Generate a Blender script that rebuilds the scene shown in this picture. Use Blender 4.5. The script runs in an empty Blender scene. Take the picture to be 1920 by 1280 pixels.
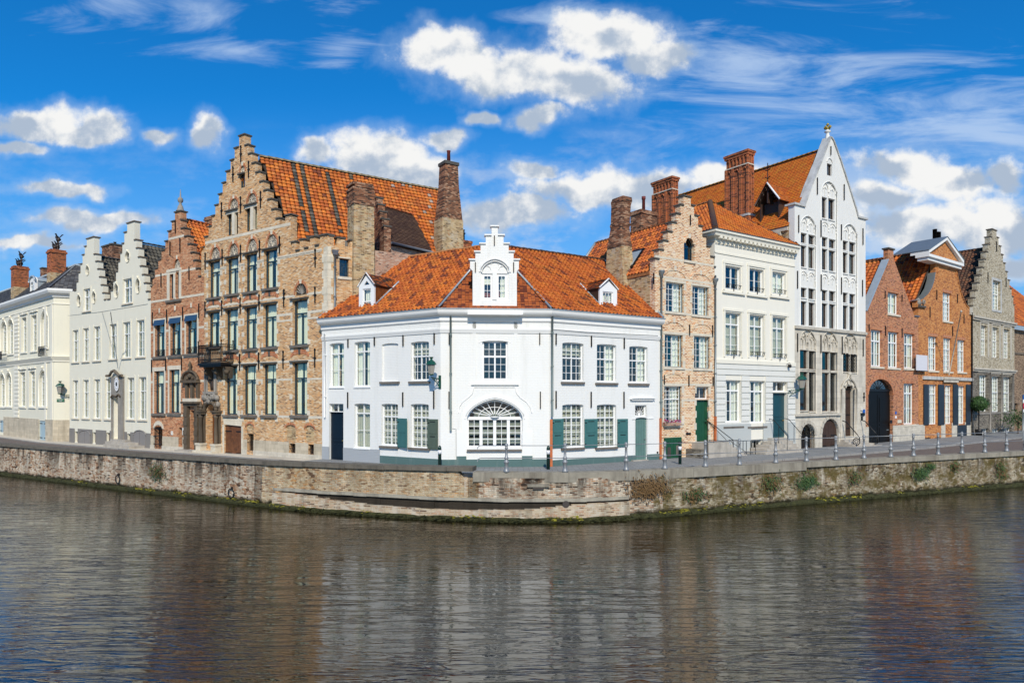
import bpy, math, random
from math import sin, cos, pi, radians, sqrt, atan2, floor, ceil, hypot
from mathutils import Vector, Matrix, noise
from mathutils.geometry import tessellate_polygon
random.seed(7)
SC = bpy.context.scene
COL = SC.collection
# ------------------------------------------------------------------ camera, sky, sun, exposure
cam_d = bpy.data.cameras.new('camera')
cam_d.sensor_width = 36; cam_d.lens = 24; cam_d.shift_y = (745-640)/1920.0
cam_d.clip_start = .1; cam_d.clip_end = 3000
cam = bpy.data.objects.new('camera', cam_d); COL.objects.link(cam)
cam.location = (0, 0, 5); cam.rotation_euler = (pi/2, 0, 0)
SC.camera = cam
SC.view_settings.view_transform = 'Standard'; SC.view_settings.look = 'None'
SC.view_settings.exposure = 0.0; SC.view_settings.gamma = 1.0; SC.view_settings.use_curve_mapping = False
TOSUN = Vector((.06, -.76, .60)).normalized()
SUN_EL = math.asin(TOSUN.z); SUN_AZ = atan2(TOSUN.x, TOSUN.y)
sun_d = bpy.data.lights.new('sun', 'SUN'); sun_d.energy = 4.3; sun_d.angle = radians(.5); sun_d.color = (1, .90, .74)
sun = bpy.data.objects.new('sun', sun_d); COL.objects.link(sun)
sun.rotation_euler = (-TOSUN).to_track_quat('-Z', 'Y').to_euler()
sun.location = (0, -30, 60)

class NT:
    def __init__(s, tree): s.t = tree; s.t.nodes.clear()
    def __call__(s, typ, props=None, **kw):
        n = s.t.nodes.new(typ)
        for k, v in (props or {}).items(): setattr(n, k, v)
        for k, v in kw.items():
            if k.startswith('i') and k[1:].isdigit(): i = n.inputs[int(k[1:])]
            else: i = n.inputs[k.replace('_', ' ')]
            if isinstance(v, bpy.types.NodeSocket): s.t.links.new(v, i)
            else: i.default_value = v
        return n
    def m(s, op, a, b=0.0, c=0.0, clamp=False):
        return s('ShaderNodeMath', {'operation': op, 'use_clamp': clamp}, i0=a, i1=b, i2=c).outputs[0]
    def v(s, op, a, b=(0, 0, 0), sc=1.0):
        n = s('ShaderNodeVectorMath', {'operation': op}, i0=a, i1=b)
        if op == 'SCALE': n.inputs[3].default_value = sc
        return n.outputs[1] if op in ('LENGTH', 'DOT_PRODUCT', 'DISTANCE') else n.outputs[0]
    def mix(s, f, a, b, mode='MIX'):
        n = s('ShaderNodeMix', {'data_type': 'RGBA', 'blend_type': mode, 'clamp_factor': True})
        for i, v in ((0, f), (6, a), (7, b)):
            if isinstance(v, bpy.types.NodeSocket): s.t.links.new(v, n.inputs[i])
            else: n.inputs[i].default_value = v if i == 0 else (*v[:3], 1)
        return n.outputs[2]
    def noise(s, vec, scale, detail=3, rough=.55, dist=0.0, col=False):
        n = s('ShaderNodeTexNoise', {}, Vector=vec, Scale=scale, Detail=detail, Roughness=rough, Distortion=dist)
        return n.outputs[1 if col else 0]
    def ramp(s, f, stops, interp='LINEAR'):
        n = s('ShaderNodeValToRGB', {}, Fac=f); r = n.color_ramp; r.interpolation = interp
        while len(r.elements) < len(stops): r.elements.new(.5)
        for e, (p, c) in zip(r.elements, stops):
            e.position = p; e.color = (*c, 1) if len(c) == 3 else c
        return n.outputs[0]
    def map(s, f, a, b, c=0.0, d=1.0, smooth=True):
        n = s('ShaderNodeMapRange', {'interpolation_type': 'SMOOTHSTEP' if smooth else 'LINEAR'}, Value=f, From_Min=a, From_Max=b, To_Min=c, To_Max=d)
        return n.outputs[0]
    def sep(s, v): return s('ShaderNodeSeparateXYZ', {}, Vector=v).outputs
    def comb(s, x, y, z=0.0): return s('ShaderNodeCombineXYZ', {}, X=x, Y=y, Z=z).outputs[0]

W = bpy.data.worlds.new('World'); SC.world = W; W.use_nodes = True
W.cycles.sampling_method = 'MANUAL'; W.cycles.sample_map_resolution = 256
def build_sky():
    n = NT(W.node_tree)
    sky = n('ShaderNodeTexSky', {'sky_type': 'NISHITA', 'sun_disc': False, 'sun_elevation': SUN_EL, 'sun_rotation': SUN_AZ,
                                 'altitude': 0, 'air_density': 1.0, 'dust_density': .5, 'ozone_density': 2.5})
    d = n('ShaderNodeTexCoord').outputs['Generated']
    x, y, z = n.sep(d)
    ay = n.m('MAXIMUM', n.m('ABSOLUTE', y), .12)
    zz = n.m('MAXIMUM', z, 0.0)
    qx = n.m('DIVIDE', x, ay); qy = n.m('DIVIDE', zz, ay)
    q = n.comb(qx, qy)
    # warp the cloud positions a little so that their outlines are uneven
    wob = n.v('SCALE', n.v('SUBTRACT', n.noise(q, 13, 3, .55, col=True), (.5, .5, .5)), sc=.06)
    qw = n.v('ADD', q, wob)
    def P(px, py): return ((px-960)/1280, (745-py)/1280, 0)
    def dist(px, py, rx, ry, vec=qw):
        c = P(px, py); r = (1280/rx, 1280/ry, 0)
        k = n('ShaderNodeVectorMath', {'operation': 'MULTIPLY_ADD'}, i0=vec, i1=r, i2=(-c[0]*r[0], -c[1]*r[1], 0))
        return n.v('LENGTH', k.outputs[0])
    def blob(*a): return n.m('SUBTRACT', 1.0, dist(*a))
    cum = [(845, 100, 125, 52), (940, 140, 160, 55), (1060, 150, 150, 60), (1140, 70, 130, 55), (1220, 105, 95, 38), (1010, 222, 72, 24),
           (60, 230, 120, 42), (165, 245, 88, 30), (25, 282, 75, 22), (383, 250, 34, 40), (297, 263, 40, 20), (115, 354, 105, 18),
           (905, 225, 34, 15), (592, 290, 38, 26), (700, 295, 120, 52), (790, 320, 90, 40), (833, 258, 48, 24),
           (1010, 322, 75, 26), (1110, 355, 170, 40), (1250, 345, 130, 48), (1350, 330, 90, 40), (960, 400, 150, 32),
           (1690, 305, 120, 52), (1790, 345, 120, 50), (1880, 330, 70, 50), (1730, 420, 170, 45), (1880, 430, 110, 60), (1660, 370, 90, 40),
           (1900, 500, 120, 30), (180, 410, 160, 22), (60, 455, 120, 16)]
    M = None
    for c in cum:
        b = dist(*c); M = b if M is None else n.m('SMOOTH_MIN', M, b, .12)
    M = n.m('SUBTRACT', 1.0, M)
    U = None                       # the same clouds shifted up: tells their lit tops from their grey bases
    for c in cum:
        if c[3] >= 40:
            b = dist(c[0]-8, c[1]-c[3]*.42, c[2], c[3]*.9); U = b if U is None else n.m('MINIMUM', U, b)
    U = n.m('SUBTRACT', 1.0, U)
    n1 = n.noise(q, 10, 7, .62)
    n2 = n.noise(n.v('ADD', q, (-.012, .030, 0)), 9, 3, .5)
    dens = n.m('ADD', M, n.m('MULTIPLY', n.m('SUBTRACT', n1, .5), 1.9))
    alpha = n.map(dens, .02, .46)
    halo = n.m('MULTIPLY', n.map(dens, -.45, .35), .34)
    # scattered low cumulus and haze towards the horizon
    qs = n.v('MULTIPLY', q, (1, 2.2, 0))
    lowm = n.map(n.noise(qs, 6.5, 6, .6), .45, .64)
    lown = n.m('MULTIPLY', lowm, n.m('MULTIPLY', n.map(qy, .42, .26), n.map(qx, -.55, .0, .35, 1.0)))
    # streaked high cirrus
    ang = n('ShaderNodeMapping', {}, Vector=q, Rotation=(0, 0, radians(-14)), Scale=(1.0, 4.2, 1)).outputs[0]
    ci = n.noise(ang, 3.2, 7, .62, .9)
    veil = n.m('SMOOTH_MAX', blob(1560, 170, 420, 130, q), n.m('SMOOTH_MAX', blob(1850, 250, 240, 130, q), blob(1400, 120, 240, 90, q), .2), .2)
    for c in ((130, 20, 170, 42), (395, 25, 80, 45), (640, 95, 80, 50), (430, 95, 140, 30), (640, 5, 160, 30), (240, 215, 170, 22), (1000, 30, 300, 40)):
        veil = n.m('SMOOTH_MAX', veil, n.m('SUBTRACT', blob(*c, q), .12), .1)
    cirr = n.m('MULTIPLY', n.map(n.m('ADD', n.m('MULTIPLY', veil, .44), n.m('MULTIPLY', n.m('SUBTRACT', ci, .5), 2.4)), .0, .75), .66)
    top = n.m('SMOOTH_MAX', n.m('SUBTRACT', U, M), -.42, .3)
    shade = n.m('ADD', n.m('MULTIPLY', n.m('SUBTRACT', n1, n2), 3.3), n.m('ADD', n.m('MULTIPLY', top, .95), .66), clamp=True)
    ccol = n.mix(n.map(shade, .08, .82), (.42, .51, .64), (.92, .92, .91))
    base = n.mix(1.0, n.v('SCALE', sky.outputs[0], sc=.080), (.09, 1.12, 1.95), 'MULTIPLY')
    grad = n.map(qy, .0, .62, 0, 1, False)
    base = n.mix(n.m('MULTIPLY', n.map(qy, .46, .0), .80), base, (.27, .49, .79))
    col = n.mix(cirr, base, (.58, .72, .92))
    col = n.mix(n.m('MULTIPLY', lown, .75), col, (.60, .69, .82))
    col = n.mix(halo, col, (.50, .66, .86))
    col = n.mix(alpha, col, ccol)
    bg = n('ShaderNodeBackground', {}, Color=col, Strength=1.0)
    n('ShaderNodeOutputWorld', {}, Surface=bg.outputs[0])
build_sky()

# ------------------------------------------------------------------ materials
MATS = {}
def newmat(name):
    m = bpy.data.materials.new(name); m.use_nodes = True; MATS[name] = m
    return m, NT(m.node_tree)
def finish(n, col, rough=.7, bump=None, metal=0.0, bs=.3, bd=.02, spec=.4):
    kw = dict(Roughness=rough, Metallic=metal)
    p = n('ShaderNodeBsdfPrincipled', {}, **kw)
    p.inputs['Specular IOR Level'].default_value = spec
    if isinstance(col, bpy.types.NodeSocket): n.t.links.new(col, p.inputs[0])
    else: p.inputs[0].default_value = (*col, 1)
    if bump is not None:
        b = n('ShaderNodeBump', {}, Strength=bs, Distance=bd, Height=bump)
        n.t.links.new(b.outputs[0], p.inputs['Normal'])
    n('ShaderNodeOutputMaterial', {}, Surface=p.outputs[0])
def facade_uv(n):
    o = n('ShaderNodeTexCoord').outputs['Object']
    x, y, z = n.sep(o)
    return o, n.comb(n.m('ADD', x, y), z)
def streaks(n, o, lo=.45, hi=.75):
    return n.map(n.noise(n.v('MULTIPLY', o, (2.2, 2.2, .28)), 1.0, 5, .65), lo, hi)
def plain(name, col, rough=.6, var=.12, scale=3, metal=0.0, bs=.15, spec=.4):
    m, n = newmat(name)
    o = n('ShaderNodeTexCoord').outputs['Object']
    a = n.noise(o, scale, 5, .65); b = n.noise(o, scale*14, 3)
    f = n.m('ADD', n.m('MULTIPLY', a, .7), n.m('MULTIPLY', b, .3))
    c = n.ramp(f, [(.25, [v*(1-var*1.6) for v in col]), (.75, [min(1, v*(1+var)) for v in col])])
    finish(n, c, rough, b, metal, bs, .01, spec)
def brick(name, pal, mortar, bw=.23, bh=.078, stain=.35, wash=None, washamt=.0, ms=.011, stcol=(.07, .055, .04), bs=.6):
    m, n = newmat(name)
    o, uv = facade_uv(n)
    uvw = n.v('ADD', uv, n.v('SCALE', n.v('SUBTRACT', n.noise(uv, 3, 2, col=True), (.5, .5, .5)), sc=.02))
    t = n('ShaderNodeTexBrick', {'offset': .5}, Vector=uvw, Color1=(0, 0, 0, 1), Color2=(1, 1, 1, 1), Mortar=(.5, .5, .5, 1), Scale=1.0,
          Mortar_Size=ms, Mortar_Smooth=.25, Bias=0.0, Brick_Width=bw, Row_Height=bh)
    rnd = n.m('ADD', n.m('MULTIPLY_ADD', t.outputs[0], .90, .06), n.m('MULTIPLY', n.m('SUBTRACT', n.noise(o, 1.1, 4, .6), .5), .45), clamp=True)
    k = len(pal)
    c = n.ramp(rnd, [(.08+.84*i/max(1, k-1), p) for i, p in enumerate(pal)])
    fine = n.noise(o, 26, 3, .6)
    c = n.mix(.35, c, n.ramp(fine, [(.3, (.25, .25, .25)), (.7, (.85, .85, .85))]), 'OVERLAY')
    c = n.mix(n.m('MULTIPLY', t.outputs[1], .8), c, mortar)
    if wash:
        w = n.map(n.noise(o, 2.6, 6, .7), .62-washamt*.4, .80-washamt*.4)
        c = n.mix(n.m('MULTIPLY', w, .75), c, wash)
    st = streaks(n, o)
    c = n.mix(n.m('MULTIPLY', st, stain), c, stcol)
    h = n.m('ADD', n.m('MULTIPLY', n.m('SUBTRACT', 1.0, t.outputs[1]), .7), n.m('MULTIPLY', fine, .5))
    finish(n, c, .88, h, 0, bs, .018, .25)
def washed(name, col, stain=.10, bricky=True, stcol=(.36, .34, .28), low=None):
    m, n = newmat(name)
    o, uv = facade_uv(n)
    uvw = n.v('ADD', uv, n.v('SCALE', n.v('SUBTRACT', n.noise(uv, 3, 2, col=True), (.5, .5, .5)), sc=.03))
    t = n('ShaderNodeTexBrick', {'offset': .5}, Vector=uvw, Scale=1.0, Mortar_Size=.012, Mortar_Smooth=.9, Brick_Width=.22, Row_Height=.075)
    fine = n.noise(o, 9, 5, .65)
    c = n.mix(n.m('MULTIPLY', n.map(n.noise(o, 1.1, 5, .65), .38, .7), .10), col, [v*.78 for v in col])
    st = streaks(n, o, .50, .80)
    c = n.mix(n.m('MULTIPLY', st, stain), c, stcol)
    spots = n.map(n.noise(o, 5.5, 6, .75), .70, .80)
    c = n.mix(n.m('MULTIPLY', spots, stain*1.6), c, stcol)
    h = n.m('ADD', n.m('MULTIPLY', n.m('SUBTRACT', 1.0, t.outputs[1]), .32 if bricky else 0.0), n.m('MULTIPLY', fine, .75))
    finish(n, c, .8, h, 0, .62 if bricky else .28, .02, .3)
def stone(name, col, stain=.5, bw=.8, bh=.32, stcol=(.06, .05, .04), blocks=True, ms=.008):
    m, n = newmat(name)
    o, uv = facade_uv(n)
    t = n('ShaderNodeTexBrick', {'offset': .5}, Vector=uv, Color1=(.2, .2, .2, 1), Color2=(.8, .8, .8, 1), Mortar=(0, 0, 0, 1), Scale=1.0, Mortar_Size=ms,
          Mortar_Smooth=.3, Brick_Width=bw, Row_Height=bh)
    f = n.m('ADD', n.m('MULTIPLY', t.outputs[0], .35 if blocks else 0.0), n.m('MULTIPLY', n.noise(o, 2.5, 6, .7), .6))
    c = n.ramp(f, [(.15, [v*.62 for v in col]), (.5, col), (.85, [min(1, v*1.25) for v in col])])
    c = n.mix(n.m('MULTIPLY', streaks(n, o, .42, .72), stain), c, stcol)
    fine = n.noise(o, 18, 5, .7)
    h = n.m('ADD', n.m('MULTIPLY', n.m('SUBTRACT', 1.0, t.outputs[1]), .8 if blocks else 0.0), n.m('MULTIPLY', fine, .5))
    finish(n, c, .85, h, 0, .45, .02, .25)
def tilemat(name, moss=0.0, rough=.72, dark=.25):
    m, n = newmat(name)
    o = n('ShaderNodeTexCoord').outputs['Object']
    a = n('ShaderNodeVertexColor', {'layer_name': 'tint'}).outputs[0]
    fine = n.noise(o, 14, 4, .7)
    c = n.mix(.5, a, n.ramp(fine, [(.3, (.25, .25, .25)), (.7, (.8, .8, .8))]), 'OVERLAY')
    c = n.mix(n.m('MULTIPLY', n.map(n.noise(o, .9, 5, .7), .48, .75), dark), c, (.055, .035, .022))
    if moss: c = n.mix(n.m('MULTIPLY', n.map(n.noise(o, 1.6, 6, .72), .50, .68), moss), c, (.42, .24, .03))
    finish(n, c, rough, fine, 0, .3, .01, .35)

WHITE = (.80, .80, .80)
washed('white_wall', (.765, .76, .73), .24)
washed('white_trim', (.775, .77, .745), .08, False)
washed('ivory_wall', (.74, .70, .575), .12)
washed('cream_wall', (.77, .735, .64), .10, False)
washed('cream_mansion', (.71, .675, .55), .14, False)
washed('cream_trim', (.77, .73, .62), .12, False)
washed('gothic_white', (.73, .72, .68), .30, True, (.25, .25, .22))
washed('bluish_plinth', (.46, .48, .465), .15, False)
washed('pale_rustic', (.70, .69, .64), .12, False)
washed('teal_plinth', (.085, .15, .145), .25, True, (.35, .38, .36))
washed('grey_plinth', (.36, .38, .40), .10, True)
washed('taupe_plinth', (.20, .185, .17), .15, False)
brick('tan_brick', [(.13, .055, .025), (.42, .20, .08), (.56, .31, .14), (.68, .30, .08), (.60, .41, .23), (.74, .57, .38)], (.60, .46, .30), .20, .063, .20, (.64, .52, .34), .08, .014)
brick('old_tan_brick', [(.07, .045, .025), (.32, .20, .09), (.50, .35, .17), (.56, .43, .25), (.38, .18, .07)], (.46, .36, .23), .24, .085, .42, (.52, .45, .34), .35, .016)
brick('red_brick', [(.12, .035, .015), (.38, .13, .05), (.52, .20, .085), (.46, .21, .10), (.60, .34, .19)], (.50, .34, .22), .21, .066, .22, (.56, .38, .25), .15, .012)
brick('pink_brick', [(.10, .05, .04), (.33, .16, .10), (.46, .27, .18), (.42, .20, .12), (.52, .38, .28)], (.45, .38, .31), .22, .078, .24, (.55, .46, .38), .2, .012)
brick('pale_tan_brick', [(.26, .09, .04), (.56, .24, .09), (.66, .40, .20), (.74, .58, .40), (.62, .24, .08)], (.78, .67, .51), .22, .085, .14, (.80, .70, .56), .25, .018)
brick('orange_brick', [(.24, .07, .025), (.44, .15, .04), (.56, .21, .05), (.60, .27, .09)], (.48, .28, .15), .22, .078, .16, None, 0, .009)
brick('brown_red_brick', [(.08, .03, .02), (.34, .11, .045), (.50, .17, .07), (.56, .25, .11), (.36, .13, .09)], (.46, .30, .20), .21, .068, .22, None, 0, .010)
brick('chimney_brick', [(.06, .02, .012), (.34, .09, .03), (.52, .15, .045), (.42, .12, .06)], (.20, .12, .08), .22, .078, .35, None, 0, .012)
brick('dark_chimney_brick', [(.02, .014, .012), (.16, .06, .03), (.32, .13, .06), (.44, .27, .17)], (.16, .11, .08), .24, .085, .4, (.40, .33, .25), .1, .014)
brick('red_arch_brick', [(.34, .10, .04), (.48, .16, .06), (.55, .24, .12)], (.40, .28, .2), .09, .30, .15, None, 0, .012)
brick('far_brick', [(.05, .03, .02), (.2, .12, .07), (.28, .18, .11), (.34, .24, .15)], (.25, .2, .15), .24, .085, .35, None, 0, .012)
stone('pale_stone', (.68, .61, .48), .16)
stone('trim_stone', (.80, .72, .58), .07, blocks=False)
stone('dark_portal_stone', (.15, .115, .08), .65, blocks=False, stcol=(.028, .022, .018))
stone('grey_carved_stone', (.34, .31, .27), .4, blocks=False)
stone('gothic_stone', (.60, .55, .46), .30, .9, .36, (.10, .085, .07))
stone('gothic_trim', (.62, .57, .48), .25, blocks=False, stcol=(.12, .10, .08))
stone('plinth_stone', (.52, .45, .34), .35, .55, .24, (.12, .09, .06))
stone('base_stone', (.58, .53, .44), .22, .35, .16, (.2, .16, .12))
brick('grey_house_stone', [(.04, .035, .03), (.12, .105, .085), (.20, .175, .14), (.27, .24, .19)], (.20, .18, .15), .24, .085, .35, None, 0, .014, (.04, .035, .03))
brick('grey_gable_stone', [(.14, .11, .07), (.34, .28, .18), (.45, .39, .28), (.54, .49, .38)], (.42, .37, .28), .24, .085, .35, (.50, .46, .38), .3, .014, (.12, .10, .07))
stone('dark_cap', (.11, .105, .095), .35, blocks=False)
stone('brown_cap', (.20, .16, .12), .4, blocks=False)
stone('white_cap', (.62, .62, .60), .4, blocks=False, stcol=(.12, .12, .11))
stone('sill_stone', (.20, .175, .15), .4, blocks=False)
stone('coping_stone', (.17, .15, .12), .5, blocks=False, stcol=(.03, .028, .024))
stone('concrete', (.34, .31, .25), .55, blocks=False, stcol=(.07, .055, .04))
stone('step_stone', (.54, .49, .42), .3, blocks=False)
plain('white_paint', (.80, .80, .79), .45, .04)
plain('grey_white_paint', (.62, .64, .66), .5, .06)
plain('stone_white_paint', (.66, .64, .58), .6, .08)
plain('navy_frame', (.018, .045, .065), .4, .15)
plain('navy_door', (.006, .014, .026), .45, .15, spec=.2)
plain('teal_door', (.012, .055, .070), .3, .15)
plain('teal_shutter', (.050, .150, .145), .5, .12)
plain('olive_shutter', (.085, .115, .085), .5, .12)
plain('dark_shutter', (.022, .030, .042), .5, .15)
plain('green_door', (.012, .075, .035), .4, .15)
plain('grey_green_door', (.11, .20, .18), .5, .12)
plain('black_door', (.006, .006, .006), .5, .2, spec=.15)
plain('pale_blue_door', (.34, .45, .50), .5, .08)
plain('taupe_door', (.23, .21, .195), .6, .06)
plain('white_door', (.74, .74, .78), .4, .04)
plain('dark_wood', (.055, .030, .020), .6, .35, 6)
plain('brown_wood', (.16, .060, .022), .55, .5, 4)
plain('orange_wood', (.19, .058, .014), .5, .5, 5)
plain('brown_frame', (.075, .045, .032), .5, .2)
plain('iron', (.012, .012, .013), .5, .2, metal=.3)
plain('zinc', (.24, .27, .28), .45, .12, metal=.5)
plain('bright_zinc', (.42, .48, .52), .45, .12, metal=.35)
plain('grey_pipe', (.16, .20, .19), .5, .12)
plain('lead', (.16, .17, .19), .55, .2, metal=.2)
plain('silver_paint', (.26, .27, .28), .45, .15, 8, metal=.3)
plain('terracotta', (.50, .14, .045), .7, .2)
plain('red_pot', (.16, .030, .025), .6, .2)
plain('mellow_ridge', (.48, .22, .03), .8, .4, 5)
plain('ridge_tile', (.34, .14, .05), .8, .4, 5)
plain('old_ridge', (.30, .24, .14), .9, .4, 5)
plain('brown_ridge', (.09, .045, .025), .8, .3, 5)
plain('dark_ridge', (.07, .065, .06), .8, .3, 5)
plain('slate', (.045, .045, .050), .55, .5, 1.5)
plain('blue_awning', (.018, .06, .13), .7, .1)
plain('bollard_green', (.006, .035, .028), .4, .2)
plain('lamp_green', (.010, .075, .050), .35, .2)
plain('sign_green', (.008, .10, .045), .5, .05)
plain('sign_blue', (.01, .10, .42), .5, .05)
plain('sign_red', (.5, .01, .015), .5, .05)
plain('sign_white', (.78, .78, .80), .5, .03)
plain('bronze', (.065, .045, .035), .5, .3, metal=.3)
plain('lichen', (.38, .29, .06), .9, .4, 9)
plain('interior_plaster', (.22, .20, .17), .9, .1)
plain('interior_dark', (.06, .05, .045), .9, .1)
plain('brass', (.45, .30, .10), .35, .1, metal=.8)
plain('banner', (.62, .62, .66), .8, .03)
plain('flower_purple', (.35, .08, .45), .7, .3, 20)
plain('flower_red', (.5, .02, .04), .7, .3, 20)
plain('leaf_green', (.035, .085, .018), .6, .4, 20)
plain('fern_brown', (.15, .085, .03), .8, .5, 20)
plain('fern_green', (.055, .10, .02), .7, .4, 20)
plain('moss_dark', (.040, .042, .012), .95, .6, 12)
plain('moss_yellow', (.22, .20, .02), .95, .5, 12)
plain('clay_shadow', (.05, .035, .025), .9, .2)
plain('fabric', (.74, .74, .60), .9, .06)
plain('fabric_dim', (.15, .18, .14), .9, .06)
plain('fabric_white', (.78, .78, .70), .9, .06)
plain('blind', (.44, .43, .35), .8, .06)
plain('blind_grey', (.28, .30, .28), .8, .06)
tilemat('pantile', 0, .72, .25)
tilemat('plain_tile', .16, .75, .08)
tilemat('mossy_pantile', .18, .72, .22)

def glassmat(name, refl, tint):
    m, n = newmat(name)
    g = n('ShaderNodeNewGeometry').outputs
    cs = n.m('ABSOLUTE', n.v('DOT_PRODUCT', g['Normal'], g['Incoming']))
    lw = n.m('ADD', n.m('MULTIPLY', n.m('POWER', n.m('SUBTRACT', 1.0, cs), 5.0), .9), .05)
    f = n.m('ADD', n.m('MULTIPLY', lw, 1.3), refl, clamp=True)
    tr = n('ShaderNodeBsdfTransparent', {}, Color=(*tint, 1))
    o = n('ShaderNodeTexCoord').outputs['Object']
    b = n('ShaderNodeBump', {}, Strength=.06, Distance=.02, Height=n.noise(o, 3.0, 2))
    gl = n('ShaderNodeBsdfGlossy', {}, Color=(.9, .95, 1, 1), Roughness=.02)
    n.t.links.new(b.outputs[0], gl.inputs['Normal'])
    mx = n('ShaderNodeMixShader', {}, i0=f, i1=tr.outputs[0], i2=gl.outputs[0])
    n('ShaderNodeOutputMaterial', {}, Surface=mx.outputs[0])
glassmat('glass', .05, (.93, .96, .91))
glassmat('dark_glass', .05, (.32, .34, .34))

def watermat():
    m, n = newmat('canal_water')
    o = n('ShaderNodeTexCoord').outputs['Object']
    x, y, z = n.sep(o)
    def wave(rot, sx, sy, det, dist, off=0):
        return n.noise(n('ShaderNodeMapping', {}, Vector=o, Location=(off, off, 0), Rotation=(0, 0, rot), Scale=(sx, sy, 1)).outputs[0], 1.0, det, .55, dist)
    w1 = wave(.08, .25, 1.15, 2, .3)
    w2 = wave(-.08, .85, 4.6, 2, .5, 3)
    w3 = wave(.2, 2.4, 10, 2, .4, 9)
    ridge = n.m('POWER', n.m('SUBTRACT', 1.0, n.m('ABSOLUTE', n.m('MULTIPLY', n.m('SUBTRACT', wave(-.12, .55, 3.2, 3, .7, 17), .5), 5.0)), clamp=True), 3.0)
    gust = n.map(n.noise(o, .16, 2), .35, .65, .45, 1.25)
    h = n.m('ADD', n.m('ADD', n.m('MULTIPLY', w1, .009), n.m('MULTIPLY', n.m('MULTIPLY', w2, gust), .0080)), n.m('ADD', n.m('MULTIPLY', w3, .0040), n.m('MULTIPLY', n.m('MULTIPLY', ridge, gust), .0075)))
    b = n('ShaderNodeBump', {}, Strength=1.0, Distance=1.0, Height=h)
    p = n('ShaderNodeBsdfPrincipled', {}, Roughness=.012, IOR=2.05)
    p.inputs[0].default_value = (.009, .006, .002, 1); p.inputs['Specular Tint'].default_value = (1, .965, .87, 1)
    n.t.links.new(b.outputs[0], p.inputs['Normal'])
    n('ShaderNodeOutputMaterial', {}, Surface=p.outputs[0])
watermat()

def streetmat(name, c1, c2, bw=.2, bh=.1, sc=1.0):
    m, n = newmat(name)
    o = n('ShaderNodeTexCoord').outputs['Object']
    t = n('ShaderNodeTexBrick', {'offset': .5}, Vector=o, Color1=(*c1, 1), Color2=(*c2, 1), Mortar=(.05, .045, .04, 1), Scale=sc, Mortar_Size=.008, Brick_Width=bw, Row_Height=bh)
    c = n.mix(n.m('MULTIPLY', n.map(n.noise(o, .7, 6, .7), .4, .7), .4), t.outputs[0], [v*.6 for v in c1])
    finish(n, c, .85, t.outputs[1], 0, .3, .01)
streetmat('cobbles', (.20, .155, .125), (.13, .10, .085))
streetmat('pavement_slabs', (.25, .255, .25), (.20, .20, .20), .5, .3)
streetmat('kerb_granite', (.30, .29, .27), (.24, .23, .22), 1.0, 5)

def quaymat(name, pal, mort, dark=.5, green=.0):
    m, n = newmat(name)
    uv = n('ShaderNodeUVMap').outputs[0]
    uvw = n.v('ADD', uv, n.v('SCALE', n.v('SUBTRACT', n.noise(uv, 2.5, 3, col=True), (.5, .5, .5)), sc=.06))
    t = n('ShaderNodeTexBrick', {'offset': .5}, Vector=uvw, Color1=(0, 0, 0, 1), Color2=(1, 1, 1, 1), Mortar=(.5, .5, .5, 1), Scale=1.0, Mortar_Size=.013, Mortar_Smooth=.3,
          Brick_Width=.22, Row_Height=.075)
    vor = n('ShaderNodeTexVoronoi', {}, Vector=n.v('MULTIPLY', uvw, (5.0, 12, 1)), Scale=1.0)
    patch = n.map(n.noise(uv, .45, 4, .6), .42, .58)
    rv = n.sep(vor.outputs[1])[0]
    rnd = n.m('ADD', n.m('MULTIPLY', t.outputs[0], n.m('SUBTRACT', 1.0, patch)), n.m('MULTIPLY', rv, patch))
    k = len(pal)
    c = n.ramp(rnd, [(.04+.92*i/(k-1), p) for i, p in enumerate(pal)])
    fine = n.noise(uv, 24, 4, .7)
    c = n.mix(.5, c, n.ramp(fine, [(.3, (.2, .2, .2)), (.72, (.85, .85, .85))]), 'OVERLAY')
    mm = n.m('MULTIPLY', n.m('MULTIPLY', t.outputs[1], n.m('SUBTRACT', 1.0, patch)), .7)
    c = n.mix(mm, c, mort)
    u, v, w = n.sep(uv)
    leach = n.map(n.noise(n.v('MULTIPLY', uv, (3.2, .35, 1)), 1.0, 5, .65), .54, .74)
    c = n.mix(n.m('MULTIPLY', leach, .55), c, (.62, .58, .50))
    drip = n.map(n.noise(n.v('MULTIPLY', n.v('ADD', uv, (31, 7, 0)), (1.7, .3, 1)), 1.0, 6, .7), .38, .60)
    top = n.map(v, .35, 1.9, .25, 1.0)
    c = n.mix(n.m('MULTIPLY', n.m('MULTIPLY', drip, top), dark), c, (.035, .028, .022))
    if green:
        g = n.map(n.noise(n.v('ADD', uv, (5, 11, 0)), 1.4, 6, .72), .43, .60)
        c = n.mix(n.m('MULTIPLY', g, green), c, (.10, .075, .022))
    wet = n.m('ADD', v, n.m('MULTIPLY', n.m('SUBTRACT', n.noise(uv, 2.2, 4, .7), .5), .5))
    c = n.mix(n.map(wet, .40, .20), c, (.022, .020, .008))
    h = n.m('ADD', n.m('MULTIPLY', n.m('SUBTRACT', 1.0, t.outputs[1]), .5), n.m('ADD', n.m('MULTIPLY', fine, .6), n.m('MULTIPLY', vor.outputs[0], -.5)))
    finish(n, c, .9, h, 0, .8, .035, .2)
quaymat('quay_brick', [(.05, .03, .02), (.30, .16, .09), (.44, .32, .22), (.50, .42, .31), (.58, .52, .42), (.42, .24, .13)], (.48, .43, .35), .92)
quaymat('quay_brick_warm', [(.16, .09, .05), (.40, .25, .13), (.46, .36, .22), (.55, .45, .31), (.46, .24, .09)], (.48, .42, .32), .45)
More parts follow.
